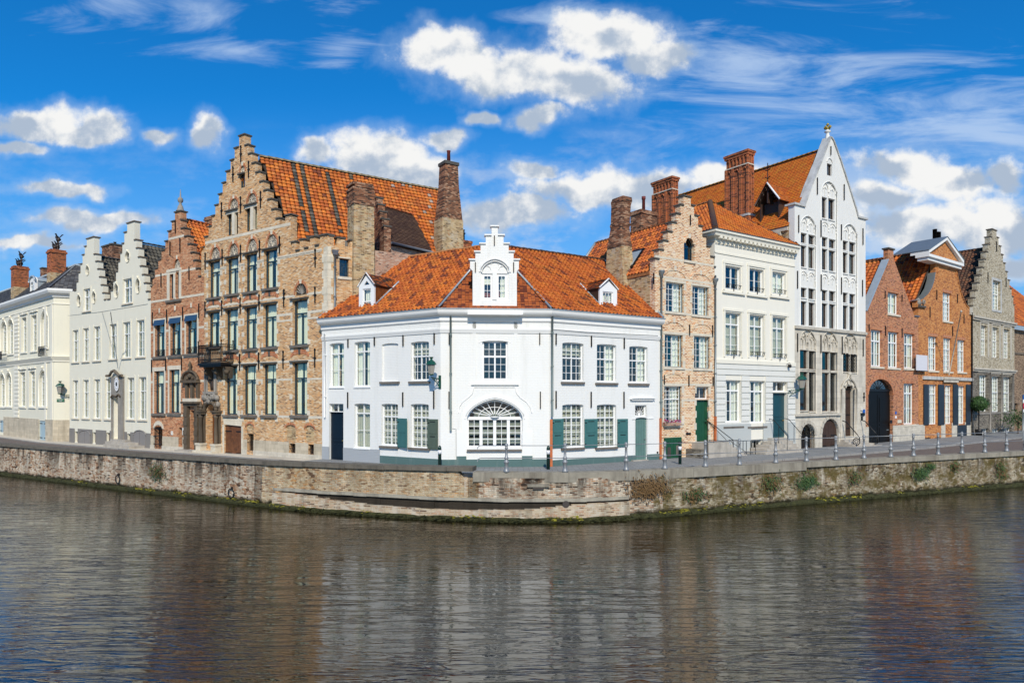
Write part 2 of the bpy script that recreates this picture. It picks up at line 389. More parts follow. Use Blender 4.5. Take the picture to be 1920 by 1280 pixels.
quaymat('quay_rubble', [(.04, .03, .02), (.20, .14, .085), (.33, .26, .16), (.41, .36, .26), (.50, .45, .35), (.24, .15, .075)], (.30, .255, .18), .85, .92)
# ------------------------------------------------------------------ measuring: a point of the photograph -> a point on a real plane in the place
ZM = {'f': (0, 0, 1), 'a': (0, 420, 2.6667), 'b': (260, 240, 4.0), 'c': (260, 540, 3.764), 'd': (460, 260, 3.5545), 'e': (590, 580, 4.1276),
      'g': (820, 400, 5.82), 'h': (820, 580, 4.128), 'i': (1020, 570, 4.0), 'j': (1080, 260, 4.268), 'k': (1220, 540, 3.764),
      'l': (1240, 240, 4.0), 'm': (1440, 210, 3.659), 'n': (1440, 540, 3.764), 'o': (1600, 400, 5.334), 'p': (1600, 600, 4.266),
      'q': (940, 800, 3.84), 'r': (1420, 760, 3.84), 's': (480, 820, 3.84), 't': (0, 800, 3.84), 'u': (360, 640, 5.565), 'v': (195, 680, 7.53),
      'w': (1225, 780, 7.53), 'x': (0, 440, 6.4), 'y': (1860, 540, 4.267)}
def ray(tag, x, y):
    a, b, s = ZM[tag]; px = a+x/s; py = b+y/s
    return Vector(((px-960)/1280, 1.0, (745-py)/1280))
def at(tag, x, y, Y):
    d = ray(tag, x, y); return Vector((d.x*Y, Y, 5+d.z*Y))

def tag(o, label, cat, group=None, kind=None):
    if label: o['label'] = label
    if cat: o['category'] = cat
    if group: o['group'] = group
    if kind: o['kind'] = kind
    return o
def empty(name, loc, rz, label, cat, group=None):
    o = bpy.data.objects.new(name, None); COL.objects.link(o); o.empty_display_size = .3
    o.location = loc; o.rotation_euler = (0, 0, rz)
    return tag(o, label, cat, group)

# ------------------------------------------------------------------ mesh builder
class MB:
    def __init__(s): s.v = []; s.f = []; s.sm = set(); s.c = []; s.uv = []
    def quad(s, *p, smooth=False, col=None):
        i = len(s.v); s.v += [tuple(q) for q in p]; s.f.append(tuple(range(i, i+len(p))))
        if smooth: s.sm.add(len(s.f)-1)
        if col is not None: s.c += [col]*len(p)
        return s
    def box(s, x0, x1, y0, y1, z0, z1, col=None):
        if x1 < x0: x0, x1 = x1, x0
        if y1 < y0: y0, y1 = y1, y0
        if z1 < z0: z0, z1 = z1, z0
        i = len(s.v)
        s.v += [(x0, y0, z0), (x1, y0, z0), (x1, y1, z0), (x0, y1, z0), (x0, y0, z1), (x1, y0, z1), (x1, y1, z1), (x0, y1, z1)]
        s.f += [(i, i+3, i+2, i+1), (i+4, i+5, i+6, i+7), (i, i+1, i+5, i+4), (i+1, i+2, i+6, i+5), (i+2, i+3, i+7, i+6), (i+3, i, i+4, i+7)]
        if col is not None: s.c += [col]*8
        return s
    def hexa(s, b, t):
        """eight corners: bottom ring b (4), top ring t (4)"""
        i = len(s.v); s.v += [tuple(q) for q in b]+[tuple(q) for q in t]
        s.f += [(i, i+3, i+2, i+1), (i+4, i+5, i+6, i+7), (i, i+1, i+5, i+4), (i+1, i+2, i+6, i+5), (i+2, i+3, i+7, i+6), (i+3, i, i+4, i+7)]
        return s
    def prism(s, pts, y0, y1, holes=(), hy=None, back=True):
        """a plate of outline pts (x, z) from y0 (front) to y1, with holes cut through"""
        loops = [pts]+list(holes)
        flat = [p for l in loops for p in l]
        tris = tessellate_polygon([[Vector((x, z, 0)) for x, z in l] for l in loops])
        i = len(s.v); n = len(flat)
        s.v += [(x, y0, z) for x, z in flat]
        s.f += [(i+a, i+b, i+c) for a, b, c in tris]
        j = len(s.v)
        s.v += [(x, y1, z) for x, z in flat]
        if back: s.f += [(j+a, j+c, j+b) for a, b, c in tris]
        k = 0
        for l in loops:
            m = len(l)
            for q in range(m):
                a, b = k+q, k+(q+1) % m
                s.f.append((i+a, i+b, j+b, j+a))
            k += m
        return s
    def tube(s, pts, r, n=6, closed=False):
        P = [Vector(p) for p in pts]; m = len(P); rings = []
        for i, p in enumerate(P):
            if closed: t = P[(i+1) % m]-P[i-1]
            else: t = P[min(i+1, m-1)]-P[max(i-1, 0)]
            if t.length < 1e-9: t = Vector((0, 0, 1))
            t.normalize()
            ref = Vector((0, 0, 1)) if abs(t.z) < .9 else Vector((0, 1, 0))
            a = t.cross(ref).normalized(); b = t.cross(a)
            rr = r[i] if isinstance(r, (list, tuple)) else r
            i0 = len(s.v)
            s.v += [tuple(p+a*(rr*cos(2*pi*k/n))+b*(rr*sin(2*pi*k/n))) for k in range(n)]
            rings.append(i0)
        for i in range(m if closed else m-1):
            A = rings[i]; B = rings[(i+1) % m]
            for k in range(n):
                s.f.append((A+k, A+(k+1) % n, B+(k+1) % n, B+k)); s.sm.add(len(s.f)-1)
        if not closed:
            s.f.append(tuple(rings[0]+k for k in range(n))); s.f.append(tuple(rings[-1]+k for k in reversed(range(n))))
        return s
    def lathe(s, prof, c=(0, 0, 0), n=12):
        rings = []
        for r, z in prof:
            rings.append(len(s.v)); s.v += [(c[0]+r*cos(2*pi*k/n), c[1]+r*sin(2*pi*k/n), c[2]+z) for k in range(n)]
        for A, B in zip(rings, rings[1:]):
            for k in range(n):
                s.f.append((A+k, A+(k+1) % n, B+(k+1) % n, B+k)); s.sm.add(len(s.f)-1)
        s.f.append(tuple(rings[0]+k for k in reversed(range(n)))); s.f.append(tuple(rings[-1]+k for k in range(n)))
        return s
    def sweep(s, path, prof, closed=False):
        """path (x, y) left to right, profile (outward, z); outward is towards the canal (right-hand side of the path)"""
        P = [Vector(p) for p in path]; m = len(P); nor = []
        for i in range(m):
            def nn(a, b):
                t = (b-a).normalized(); return Vector((t.y, -t.x))
            if i == 0: v = nn(P[0], P[1])
            elif i == m-1: v = nn(P[-2], P[-1])
            else:
                a = nn(P[i-1], P[i]); b = nn(P[i], P[i+1]); v = (a+b); v = v/(1+a.dot(b))
            nor.append(v)
        k = len(prof); st = []
        for p, v in zip(P, nor):
            st.append(len(s.v)); s.v += [(p.x+v.x*o, p.y+v.y*o, z) for o, z in prof]
        for A, B in zip(st, st[1:]):
            for q in range(k): s.f.append((A+q, A+(q+1) % k, B+(q+1) % k, B+q))
        s.f.append(tuple(st[0]+q for q in reversed(range(k)))); s.f.append(tuple(st[-1]+q for q in range(k)))
        return s
    def flat(s): s.sm = set(); return s
    def mesh(s, name, mat):
        me = bpy.data.meshes.new(name); me.from_pydata(s.v, [], s.f)
        me.materials.append(MATS[mat])
        if s.sm:
            fl = [False]*len(s.f)
            for i in s.sm: fl[i] = True
            me.polygons.foreach_set('use_smooth', fl)
        if s.c and len(s.c) == len(s.v):
            at_ = me.color_attributes.new('tint', 'FLOAT_COLOR', 'POINT')
            at_.data.foreach_set('color', [x for c in s.c for x in (*c, 1.0)])
        if s.uv and len(s.uv) == len(s.v):
            ul = me.uv_layers.new(name='UVMap'); vi = [0]*len(me.loops); me.loops.foreach_get('vertex_index', vi)
            ul.data.foreach_set('uv', [x for q in vi for x in s.uv[q]])
        me.update(); return me
    def build(s, name, mat, parent=None, xf=None, label=None, kind=None):
        return link(name, s.mesh(name, mat), parent, xf, label, kind)
def link(name, me, parent=None, xf=None, label=None, kind=None):
    o = bpy.data.objects.new(name, me); COL.objects.link(o)
    if parent: o.parent = parent
    if xf is not None: o.matrix_local = xf
    if label: o['label'] = label
    if kind: o['kind'] = kind
    return o

def arc(u0, u1, zs, rise, n=10, pointed=0.0):
    """arch points from left spring to right spring"""
    c = (u0+u1)/2; w = (u1-u0)/2; out = []
    for k in range(n+1):
        a = pi-pi*k/n; x = cos(a); z = sin(a)
        if pointed: z = z*(1-pointed)+pointed*(1-abs(x))**.8
        out.append((c+w*x, zs+rise*z))
    return out

# ------------------------------------------------------------------ facades
class F:
    """one facade plane of a house: u to the right along it, y into the building, z above the street level zg"""
    def __init__(s, root, A, B, zg):
        s.root = root; s.A = Vector((*A, 0)); s.B = Vector((*B, 0)); s.L = (s.B-s.A).length
        s.ex = (s.B-s.A)/s.L; s.ey = Vector((-s.ex.y, s.ex.x, 0)); s.zg = zg; s.y0 = 0.0
        M = Matrix.Translation((A[0], A[1], zg)) @ Matrix.Rotation(atan2(s.ex.y, s.ex.x), 4, 'Z')
        R = Matrix.Translation(root.location) @ Matrix.Rotation(root.rotation_euler[2], 4, 'Z')
        s.M = M; s.xf = R.inverted() @ M; s.holes = []
    def layer(s, d):
        g = F.__new__(F); g.__dict__.update(s.__dict__); g.holes = []; g.y0 = s.y0+d; return g
    def uz(s, t, x, y, off=0.0):
        d = ray(t, x, y); o = s.y0+off
        k = (s.A.dot(s.ey)+o)/(d.x*s.ey.x+d.y*s.ey.y)
        P = Vector((d.x*k, d.y*k, 0))
        return (P-s.A).dot(s.ex), 5+d.z*k-s.zg
    def rect(s, t, x0, y0, x1, y1, off=0.0):
        xm = (x0+x1)/2
        return s.uz(t, x0, y0, off)[0], s.uz(t, x1, y0, off)[0], s.uz(t, xm, y1, off)[1], s.uz(t, xm, y0, off)[1]
    def vis(s, t, x0, y0, x1, y1, rec):
        """opening whose visible outline is given: the near edges of the reveal hide one side, the far side is seen at the frame"""
        a0, b0 = s.uz(t, x0, y0, 0)[0], s.uz(t, x0, y0, rec)[0]; a1, b1 = s.uz(t, x1, y0, 0)[0], s.uz(t, x1, y0, rec)[0]
        u0, u1 = (a0, b1) if b0 > a0 else (b0, a1)
        xm = (x0+x1)/2; zc = 5-s.zg
        z1 = s.uz(t, xm, y0, 0)[1]; z1 = s.uz(t, xm, y0, rec)[1] if z1 > zc else z1
        z0 = s.uz(t, xm, y1, 0)[1]; z0 = s.uz(t, xm, y1, rec)[1] if z0 < zc else z0
        return u0, u1, z0, z1
    def loc(s, P):
        """world point -> local"""
        q = Vector((P[0], P[1], 0))-s.A
        return Vector((q.dot(s.ex), q.dot(s.ey), P[2]-s.zg))
    def side(s, t, x, y, u=0.0):
        """photograph point -> (depth, z) on the vertical plane at local u, perpendicular to the facade"""
        d = ray(t, x, y); a = (s.A+s.ex*u)
        k = a.dot(s.ex)/(d.x*s.ex.x+d.y*s.ex.y)
        return (Vector((d.x*k, d.y*k, 0))-a).dot(s.ey), 5+d.z*k-s.zg
    def ppm(s): return 1280.0/((s.A.y+s.B.y)/2)
    def put(s, mb, name, mat, parent=None, label=None, kind=None):
        return mb.build(name, mat, parent or s.root, None if parent else s.xf, label, kind)
    def box(s, name, mat, u0, u1, y0, y1, z0, z1, parent=None, label=None):
        return s.put(MB().box(u0, u1, s.y0+y0, s.y0+y1, z0, z1), name, mat, parent, label)
    def wall(s, pts, mat, name='wall', t=.38, proud=0.0, label=None, back=True):
        hs = [h for h in s.holes]
        return s.put(MB().prism(pts, s.y0-proud, s.y0+t, hs, back=back), name, mat, None, label)
    def band(s, name, mat, u0, u1, z0, z1, proud=.03, t=.02, skip=True, parent=None):
        """a horizontal strip in front of the wall, interrupted at the openings"""
        iv = [(u0, u1)]
        if skip:
            for h in s.holes:
                a = min(p[0] for p in h); b = max(p[0] for p in h); c = min(p[1] for p in h); d = max(p[1] for p in h)
                if d <= z0+.01 or c >= z1-.01: continue
                iv = [r for (p, q) in iv for r in ((p, min(q, a)), (max(p, b), q)) if r[1]-r[0] > .02]
        o = None
        for p, q in iv: o = s.put(MB().box(p, q, s.y0-proud, s.y0+t, z0, z1), name, mat, parent)
        return o
    def anchor(s, t, x, y0, y1, curl=True, mat='iron'):
        u, z1 = s.uz(t, x, y0); _, z0 = s.uz(t, x, y1)
        mb = MB().box(u-.022, u+.022, s.y0-.07, s.y0-.015, z0, z1)
        if curl:
            zm = (z0+z1)/2
            mb.box(u-.10, u+.10, s.y0-.065, s.y0-.02, zm-.03, zm+.03).box(u-.05, u+.05, s.y0-.068, s.y0-.018, z1-.12, z1-.05)
        return s.put(mb, 'wall_anchor', mat)
    def pipe(s, t, x, y0, y1, r=.045, mat='zinc', out=.09, clamps=True, name='downpipe'):
        u, z1 = s.uz(t, x, y0, -out); _, z0 = s.uz(t, x, y1, -out)
        mb = MB().tube([(u, s.y0-out, z0), (u, s.y0-out, z1)], r, 8)
        o = s.put(mb, name, mat)
        if clamps:
            k = max(2, int((z1-z0)/1.5))
            for i in range(k):
                z = z0+(i+.5)*(z1-z0)/k; s.put(MB().box(u-r-.012, u+r+.012, s.y0-out-r-.012, s.y0-.002, z-.025, z+.025), 'pipe_clamp', mat, o)
        return o

def arch_brick(f, u0, u1, z0, rise, th=.22, mat='red_arch_brick', proud=.012, key='pale_stone', name='brick_arch', n=10):
    inner = arc(u0, u1, z0, rise, n); outer = arc(u0-th*.6, u1+th*.6, z0, rise+th, n)
    mb = MB(); y = f.y0
    for i in range(n):
        a, b, c, d = inner[i], inner[i+1], outer[i+1], outer[i]
        pr = proud+(.006 if i % 2 else 0)
        mb.hexa([(a[0], y-pr, a[1]), (b[0], y-pr, b[1]), (b[0], y+.03, b[1]), (a[0], y+.03, a[1])],
                [(d[0], y-pr, d[1]), (c[0], y-pr, c[1]), (c[0], y+.03, c[1]), (d[0], y+.03, d[1])])
    o = f.put(mb, name, mat)
    if key:
        c = (u0+u1)/2; zt = z0+rise
        MB().hexa([(c-.07, y-.04, zt-.02), (c+.07, y-.04, zt-.02), (c+.07, y+.02, zt-.02), (c-.07, y+.02, zt-.02)],
                  [(c-.10, y-.04, zt+th+.04), (c+.10, y-.04, zt+th+.04), (c+.10, y+.02, zt+th+.04), (c-.10, y+.02, zt+th+.04)]).build('keystone', key, o)
    return o

NPANE = [0]
def panes(parent, y, cells, ppm, mat='glass', need=9):
    big = [c for c in cells if (c[1]-c[0])*ppm >= need and (c[3]-c[2])*ppm >= need]
    small = [c for c in cells if c not in big]
    for u0, u1, z0, z1 in big:
        tx = random.uniform(-.004, .004); tz = random.uniform(-.004, .004)
        MB().quad((u0, y-tx, z0), (u1, y+tx, z0), (u1, y+tx+tz, z1), (u0, y-tx+tz, z1)).build('pane', mat, parent)
    if small:
        mb = MB()
        for u0, u1, z0, z1 in small:
            tz = random.uniform(-.003, .003)
            mb.quad((u0, y, z0), (u1, y, z0), (u1, y+tz, z1), (u0, y+tz, z1))
        o = mb.build('pane', mat, parent)
        if len(small) > 1: o['kind'] = 'stuff'

def window(f, t, x0, y0, x1, y1, mat='white_paint', rec=.13, arch=0.0, tr=.33, cols=4, rt=2, rb=4, mull=True, fw=.055, bar=.019, curtain=None,
           sill=None, glass='glass', name='window', frame_d=.07, sill_o=.06, hole=True, cmat=None, pointed=0, label=None, r0=None, topmull=True):
    """window given by the outline of its frame in the photograph; arch = rise as a share of the width"""
    u0, u1, z0, z1 = f.vis(t, x0, y0, x1, y1, rec) if r0 is None else f.rect(t, x0, y0, x1, y1, r0)
    w = u1-u0; h = z1-z0; y = f.y0+rec
    rise = arch*w; zs = z1-rise
    if hole:
        hl = [(u0, z0), (u1, z0)]+(list(reversed(arc(u0, u1, zs, rise, 8, pointed))) if arch else [(u1, z1), (u0, z1)])
        f.holes.append(hl)
    mb = MB()
    if arch:
        out = [(u0, z0), (u1, z0)]+list(reversed(arc(u0, u1, zs, rise, 8, pointed)))
        inn = [(u0+fw, z0+fw), (u1-fw, z0+fw)]+list(reversed(arc(u0+fw, u1-fw, zs, rise-fw, 8, pointed)))
        mb.prism(out, y, y+frame_d, [inn])
    else:
        mb.box(u0, u1, y, y+frame_d, z0, z0+fw).box(u0, u1, y, y+frame_d, z1-fw, z1)
        mb.box(u0, u0+fw, y, y+frame_d, z0+fw, z1-fw).box(u1-fw, u1, y, y+frame_d, z0+fw, z1-fw)
    a0, a1 = u0+fw, u1-fw; b0, b1 = z0+fw, z1-fw
    zt = z1-tr*h if tr else None
    mw = fw*.9
    secs = [(b0, zt-mw*.6, rb, mull), (zt+mw*.6, b1, rt, mull and topmull)] if tr else [(b0, b1, rb, mull)]
    if tr: mb.box(a0, a1, y-.012, y+frame_d-.002, zt-mw*.6, zt+mw*.6)
    cells = []
    for s0, s1, rows, ml in secs:
        if ml: spans = [(a0, (a0+a1)/2-mw*.5), ((a0+a1)/2+mw*.5, a1)]; nc = max(1, cols//2)
        else: spans = [(a0, a1)]; nc = 1 if (mull and not topmull) else cols
        if ml: mb.box((a0+a1)/2-mw*.5, (a0+a1)/2+mw*.5, y-.006, y+frame_d-.004, s0, s1)
        for p, q_ in spans:
            for i in range(1, nc):
                x = p+(q_-p)*i/nc; mb.box(x-bar/2, x+bar/2, y+.012, y+.045, s0, s1)
            for j in range(1, rows):
                z = s0+(s1-s0)*j/rows; mb.box(p, q_, y+.014, y+.043, z-bar/2, z+bar/2)
            for i in range(nc):
                for j in range(rows):
                    c = (p+(q_-p)*i/nc, p+(q_-p)*(i+1)/nc, s0+(s1-s0)*j/rows, s0+(s1-s0)*(j+1)/rows)
                    cells.append(c)
    o = f.put(mb, name, mat, None, label)
    if arch:
        body = [c for c in cells if c[3] <= zs+.02]; top = [c for c in cells if c not in body]
        panes(o, y+.03, body, f.ppm(), glass)
        lim = min([c[2] for c in top], default=zs)
        g = [(a0, lim), (a1, lim)]+list(reversed(arc(a0, a1, max(zs, lim), rise-fw, 8, pointed)))
        m2 = MB(); i = len(m2.v); m2.v += [(p[0], y+.031, p[1]) for p in g]; m2.f.append(tuple(range(len(g)))); m2.build('pane', glass, o)
    else: panes(o, y+.03, cells, f.ppm(), glass)
    if curtain:
        yc = y+frame_d+.07
        def cloth(p, q_, c0, c1, amp=.025):
            k = max(6, int((q_-p)/.05)); m3 = MB()
            for i in range(k):
                xa = p+(q_-p)*i/k; xb = p+(q_-p)*(i+1)/k
                ya = yc+amp*sin(i*1.9)+amp*.5*sin(i*.7); yb = yc+amp*sin((i+1)*1.9)+amp*.5*sin((i+1)*.7)
                m3.quad((xa, ya, c0), (xb, yb, c0), (xb, yb, c1), (xa, ya, c1), smooth=True)
            m3.build('curtain', cmat or 'fabric', o)
        if curtain == 'drawn': cloth(a0, a0+w*random.uniform(.38, .45), z0+.02, z1-.02, .04); cloth(a1-w*random.uniform(.36, .45), a1, z0+.02, z1-.02, .04)
        elif curtain == 'full': cloth(a0, a1, z0+.02, z1-.02)
        elif curtain == 'split': cloth(a0, a0+w*random.uniform(.26, .36), z0+.02, z1-.02); cloth(a1-w*random.uniform(.26, .36), a1, z0+.02, z1-.02)
        elif curtain == 'right': cloth(a1-w*.42, a1, z0+.02, z1-.02)
        elif curtain == 'left': cloth(a0, a0+w*.42, z0+.02, z1-.02)
        elif curtain == 'top': cloth(a0, a1, z1-h*.34, z1-.02)
        elif curtain in ('blind', 'blindtop'):
            m3 = MB(); zz = b1; lo = b0 if curtain == 'blind' else b1-.30*h
            while zz > lo+.05:
                m3.box(a0, a1, yc, yc+.012, max(lo, zz-.36), zz-.055); zz -= .36
            m3.build('blind', cmat or 'blind', o)
    if sill:
        f.put(MB().box(u0-sill_o, u1+sill_o, f.y0-.09, y-.002, z0-.085, z0-.004), 'window_sill', sill, o if False else None)
    return o, (u0, u1, z0, z1)

def door(f, t, x0, y0, x1, y1, mat, rec=.16, arch=0.0, planks=0, panels=True, name='door', hole=True, leaf=1, handle='brass', label=None, hinges=False, pointed=0, r0=None):
    u0, u1, z0, z1 = f.vis(t, x0, y0, x1, y1, rec) if r0 is None else f.rect(t, x0, y0, x1, y1, r0)
    y = f.y0+rec; w = u1-u0; rise = arch*w; zs = z1-rise
    out = [(u0, z0), (u1, z0)]+(list(reversed(arc(u0, u1, zs, rise, 10, pointed))) if arch else [(u1, z1), (u0, z1)])
    if hole: f.holes.append(out)
    o = f.put(MB().prism(out, y, y+.06), name, mat, None, label)
    if planks:
        for k in range(planks):
            a = u0+w*k/planks+.006; b = u0+w*(k+1)/planks-.006
            zt = z1 if not arch else zs+rise*sqrt(max(0, 1-((((a+b)/2)-(u0+u1)/2)/(w/2))**2))*.96
            MB().box(a, b, y-.022, y-.001, z0+.01, zt-.02).build('plank', mat, o)
    elif panels:
        for k in range(leaf):
            a = u0+w*k/leaf; b = u0+w*(k+1)/leaf; g = (b-a)*.14
            if leaf > 1: MB().box(a+.004, a+.05, y-.02, y-.001, z0+.01, zs-.02).box(b-.05, b-.004, y-.02, y-.001, z0+.01, zs-.02).build('stile', mat, o)
            for (p, q_) in ((.06, .34), (.46, .94)):
                MB().box(a+g, b-g, y-.025, y-.001, z0+(zs-z0)*p, z0+(zs-z0)*q_).build('door_panel', mat, o)
            MB().box(a+g, b-g, y-.03, y-.001, z0+(zs-z0)*.385, z0+(zs-z0)*.415).build('rail', mat, o)
    if hinges:
        for zz in (z0+(zs-z0)*.12, z0+(zs-z0)*.86):
            for a, b in ((u0, u0+w*.36), (u1-w*.36, u1)):
                MB().box(a, b, y-.045, y-.023, zz-.03, zz+.03).build('hinge', 'iron', o)
    if handle:
        MB().box(u1-w*.16, u1-w*.08, y-.07, y-.022, z0+1.0, z0+1.06).build('handle', handle, o)
    return o, (u0, u1, z0, z1)

def capstones(f, caps, mat='dark_cap', t=.40, over=.055, th=.075):
    for u0, u1, z in caps:
        f.put(MB().box(u0-over, u1+over, f.y0-over*1.1, f.y0+t+over, z-th, z), 'cap_stone', mat)

def stepgable(f, t, top, left, right, zb0=-.3, zb1=None, th=.07):
    """outline (u, z) of a stepped gable and its cap stones; left/right list the corner of every step from the top down"""
    if zb1 is None: zb1 = zb0
    ul, zt = f.uz(t, top[0], top[2]); ur, _ = f.uz(t, top[1], top[2])
    L = [(ul, zt)]+[f.uz(t, x, y) for x, y in left]
    R = [(ur, zt)]+[f.uz(t, x, y) for x, y in right]
    caps = [(ul, ur, zt)]
    pl = [(ul, zt-th)]
    for (ua, za), (ub, zb) in zip(L, L[1:]):
        pl += [(ua, zb-th), (ub, zb-th)]; caps.append((ub, ua-.06, zb))
    pr = [(ur, zt-th)]
    for (ua, za), (ub, zb) in zip(R, R[1:]):
        pr += [(ua, zb-th), (ub, zb-th)]; caps.append((ua+.06, ub, zb))
    pts = [(L[-1][0], zb0), (R[-1][0], zb1)]+list(reversed(pr))+pl
    return pts, caps

# ------------------------------------------------------------------ roofs
def inpoly(x, y, P):
    c = False; n = len(P)
    for i in range(n):
        x0, y0 = P[i]; x1, y1 = P[(i+1) % n]
        if (y0 > y) != (y1 > y) and x < (x1-x0)*(y-y0)/(y1-y0)+x0: c = not c
    return c
PAL_ORANGE = [(.50, .13, .02), (.58, .16, .022), (.44, .10, .018), (.62, .20, .03), (.38, .085, .02), (.52, .19, .05), (.26, .07, .025)]
PAL_DEEP = [(.40, .095, .02), (.33, .07, .018), (.47, .125, .022), (.26, .055, .02), (.50, .16, .03), (.17, .045, .02)]
PAL_DARK = [(.060, .055, .045), (.085, .080, .065), (.045, .045, .04), (.11, .10, .08)]
PAL_BROWN = [(.085, .045, .028), (.11, .06, .035), (.07, .035, .022)]
PAL_MELLOW = [(.60, .15, .012), (.62, .19, .015), (.56, .125, .012), (.58, .22, .02), (.58, .16, .014)]
PAL_SHINGLE = [(.22, .055, .025), (.34, .09, .03), (.16, .04, .02), (.44, .13, .04), (.26, .07, .03)]
PAL_SLATE = [(.070, .070, .075), (.10, .10, .105), (.055, .055, .06), (.14, .135, .13)]
def tile_shape(mb, o, e, s, n, w, h, kind, col, lift=.055):
    """one tile: o lower-left corner, e along the eave, s up the slope, n outwards"""
    tri = random.uniform(-.005, .005)
    if kind == 'pan':
        pr = [(0, .045), (.14, .085), (.32, .080), (.50, .022), (.70, -.004), (.88, .010), (1.02, .045)]
        for (a, ha), (b, hb) in zip(pr, pr[1:]):
            p0 = o+e*(a*w)+n*(ha+lift+tri); p1 = o+e*(b*w)+n*(hb+lift+tri)
            q0 = p0+s*(h*1.12)-n*(lift); q1 = p1+s*(h*1.12)-n*(lift)
            mb.quad(p0, p1, q1, q0, smooth=False, col=col)
            mb.quad(o+e*(a*w)+n*(ha-.008), o+e*(b*w)+n*(hb-.008), p1, p0, col=tuple(v*.8 for v in col))  # lip colour darkened: shade at the tile edge is painted in
    elif kind == 'scale':
        pr = [(0.02, .0, .16), (.14, .045, .06), (.32, .075, .0), (.50, .080, -.01), (.68, .075, .0), (.86, .045, .06), (.99, .0, .16)]
        for (a, ha, da), (b, hb, db) in zip(pr, pr[1:]):
            p0 = o+e*(a*w)+s*(da*h*2)+n*(ha+lift+tri); p1 = o+e*(b*w)+s*(db*h*2)+n*(hb+lift+tri)
            q0 = o+e*(a*w)+s*(h*1.12)+n*ha; q1 = o+e*(b*w)+s*(h*1.12)+n*hb
            mb.quad(p0, p1, q1, q0, col=col)
            mb.quad(p0-n*(lift), p1-n*(lift), p1, p0, col=tuple(v*.8 for v in col))  # darker lip tint paints shading along the scalloped edge
    else:
        l = lift*.55; g = w*.03
        p0 = o+e*g+n*(l+tri*.5); p1 = o+e*(w-g)+n*(l+tri*.5)
        mb.quad(p0, p1, p1+s*(h*1.1)-n*l, p0+s*(h*1.1)-n*l, col=col)
        mb.quad(p0-n*l, p1-n*l, p1, p0, col=tuple(v*.8 for v in col))  # flat tile lip also gets its shading through a darker tint
def roof(parent, xf, pts, pal, kind='pan', w=.25, h=.28, mat='pantile', colf=None, single=0, camloc=None, name='roof', base='clay_shadow', inset=.0, th=.12):
    """a roof plane: a closed slab with tiles laid on it; pts[0]->pts[1] is the eave, seen left to right from outside"""
    P = [Vector(p) for p in pts]; e = (P[1]-P[0]).normalized()
    n = Vector((0, 0, 0))
    for i in range(len(P)): n += P[i].cross(P[(i+1) % len(P)])
    n.normalize()
    if n.z < 0: n = -n
    s = n.cross(e).normalized()
    if s.z < 0: s = -s
    poly = [((p-P[0]).dot(e), (p-P[0]).dot(s)) for p in P]
    base_mb = MB(); k = len(P)
    base_mb.v += [tuple(p) for p in P]+[tuple(p-n*th) for p in P]
    base_mb.f.append(tuple(range(k))); base_mb.f.append(tuple(reversed(range(k, 2*k))))
    for i in range(k): base_mb.f.append((i, (i+1) % k, k+(i+1) % k, k+i))
    r = base_mb.build(name, base, parent, xf)
    x0 = min(p[0] for p in poly); x1 = max(p[0] for p in poly); y1 = max(p[1] for p in poly)
    tiles = []
    ni = int((x1-x0)/w)+2; nj = int(y1/h)+1
    for j in range(-0, nj):
        for i in range(ni):
            cx = x0+(i+.5)*w; cy = (j+.5)*h
            if inpoly(cx, cy, poly): tiles.append((i, j, P[0]+e*(x0+i*w)+s*(j*h), random.choice(pal) if not colf else colf(i, j, ni, nj)))
    def jit(c):
        if c[0] > .2 and c[0] > 2*c[1]: c = tuple(.60*v+.40*m for v, m in zip(c, (.46, .125, .022)))
        k = random.uniform(.88, 1.1); return tuple(max(0, v*k) for v in c)
    if single and camloc is not None:
        tiles.sort(key=lambda t: (t[2]-camloc).length)
        near, tiles = tiles[:single], tiles[single:]
        cache = {}
        for i, j, o, c in near:
            key = (c, random.randrange(3))
            if key not in cache:
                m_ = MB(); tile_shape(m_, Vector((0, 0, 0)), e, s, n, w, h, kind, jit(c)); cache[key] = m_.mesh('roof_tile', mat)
            q_ = link('roof_tile', cache[key], r); q_.location = o
    mb = MB()
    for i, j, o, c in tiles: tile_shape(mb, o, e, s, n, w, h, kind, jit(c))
    if mb.f: mb.build('roof_tiles', mat, r, None, None, 'stuff')
    return r
def ridge(parent, xf, a, b, mat='ridge_tile', r=.11, seg=.36, single=True, name='ridge_tile'):
    a = Vector(a); b = Vector(b); L = (b-a).length; k = max(1, int(L/seg)); t = (b-a)/L
    ref = t.cross(Vector((0, 0, 1))).normalized(); up = ref.cross(t)
    def one(o):
        m_ = MB(); n = 6; R = []
        for q_, rr in ((0, r*1.1), (L/k*1.04, r*.92)):
            R.append(len(m_.v)); m_.v += [tuple(o+t*q_+ref*(rr*cos(pi*i/n))+up*(rr*sin(pi*i/n)*.9)) for i in range(n+1)]
        for i in range(n): m_.f.append((R[0]+i, R[0]+i+1, R[1]+i+1, R[1]+i)); m_.sm.add(len(m_.f)-1)
        m_.f.append(tuple(range(R[0], R[0]+n+1)))
        return m_
    me = one(Vector((0, 0, 0))).mesh(name, mat)
    for i in range(k):
        o = link(name, me, parent)
        M = Matrix.Translation(a+t*(L*i/k)+up*random.uniform(-.008, .008))
        o.matrix_local = (xf @ M) if xf is not None else M

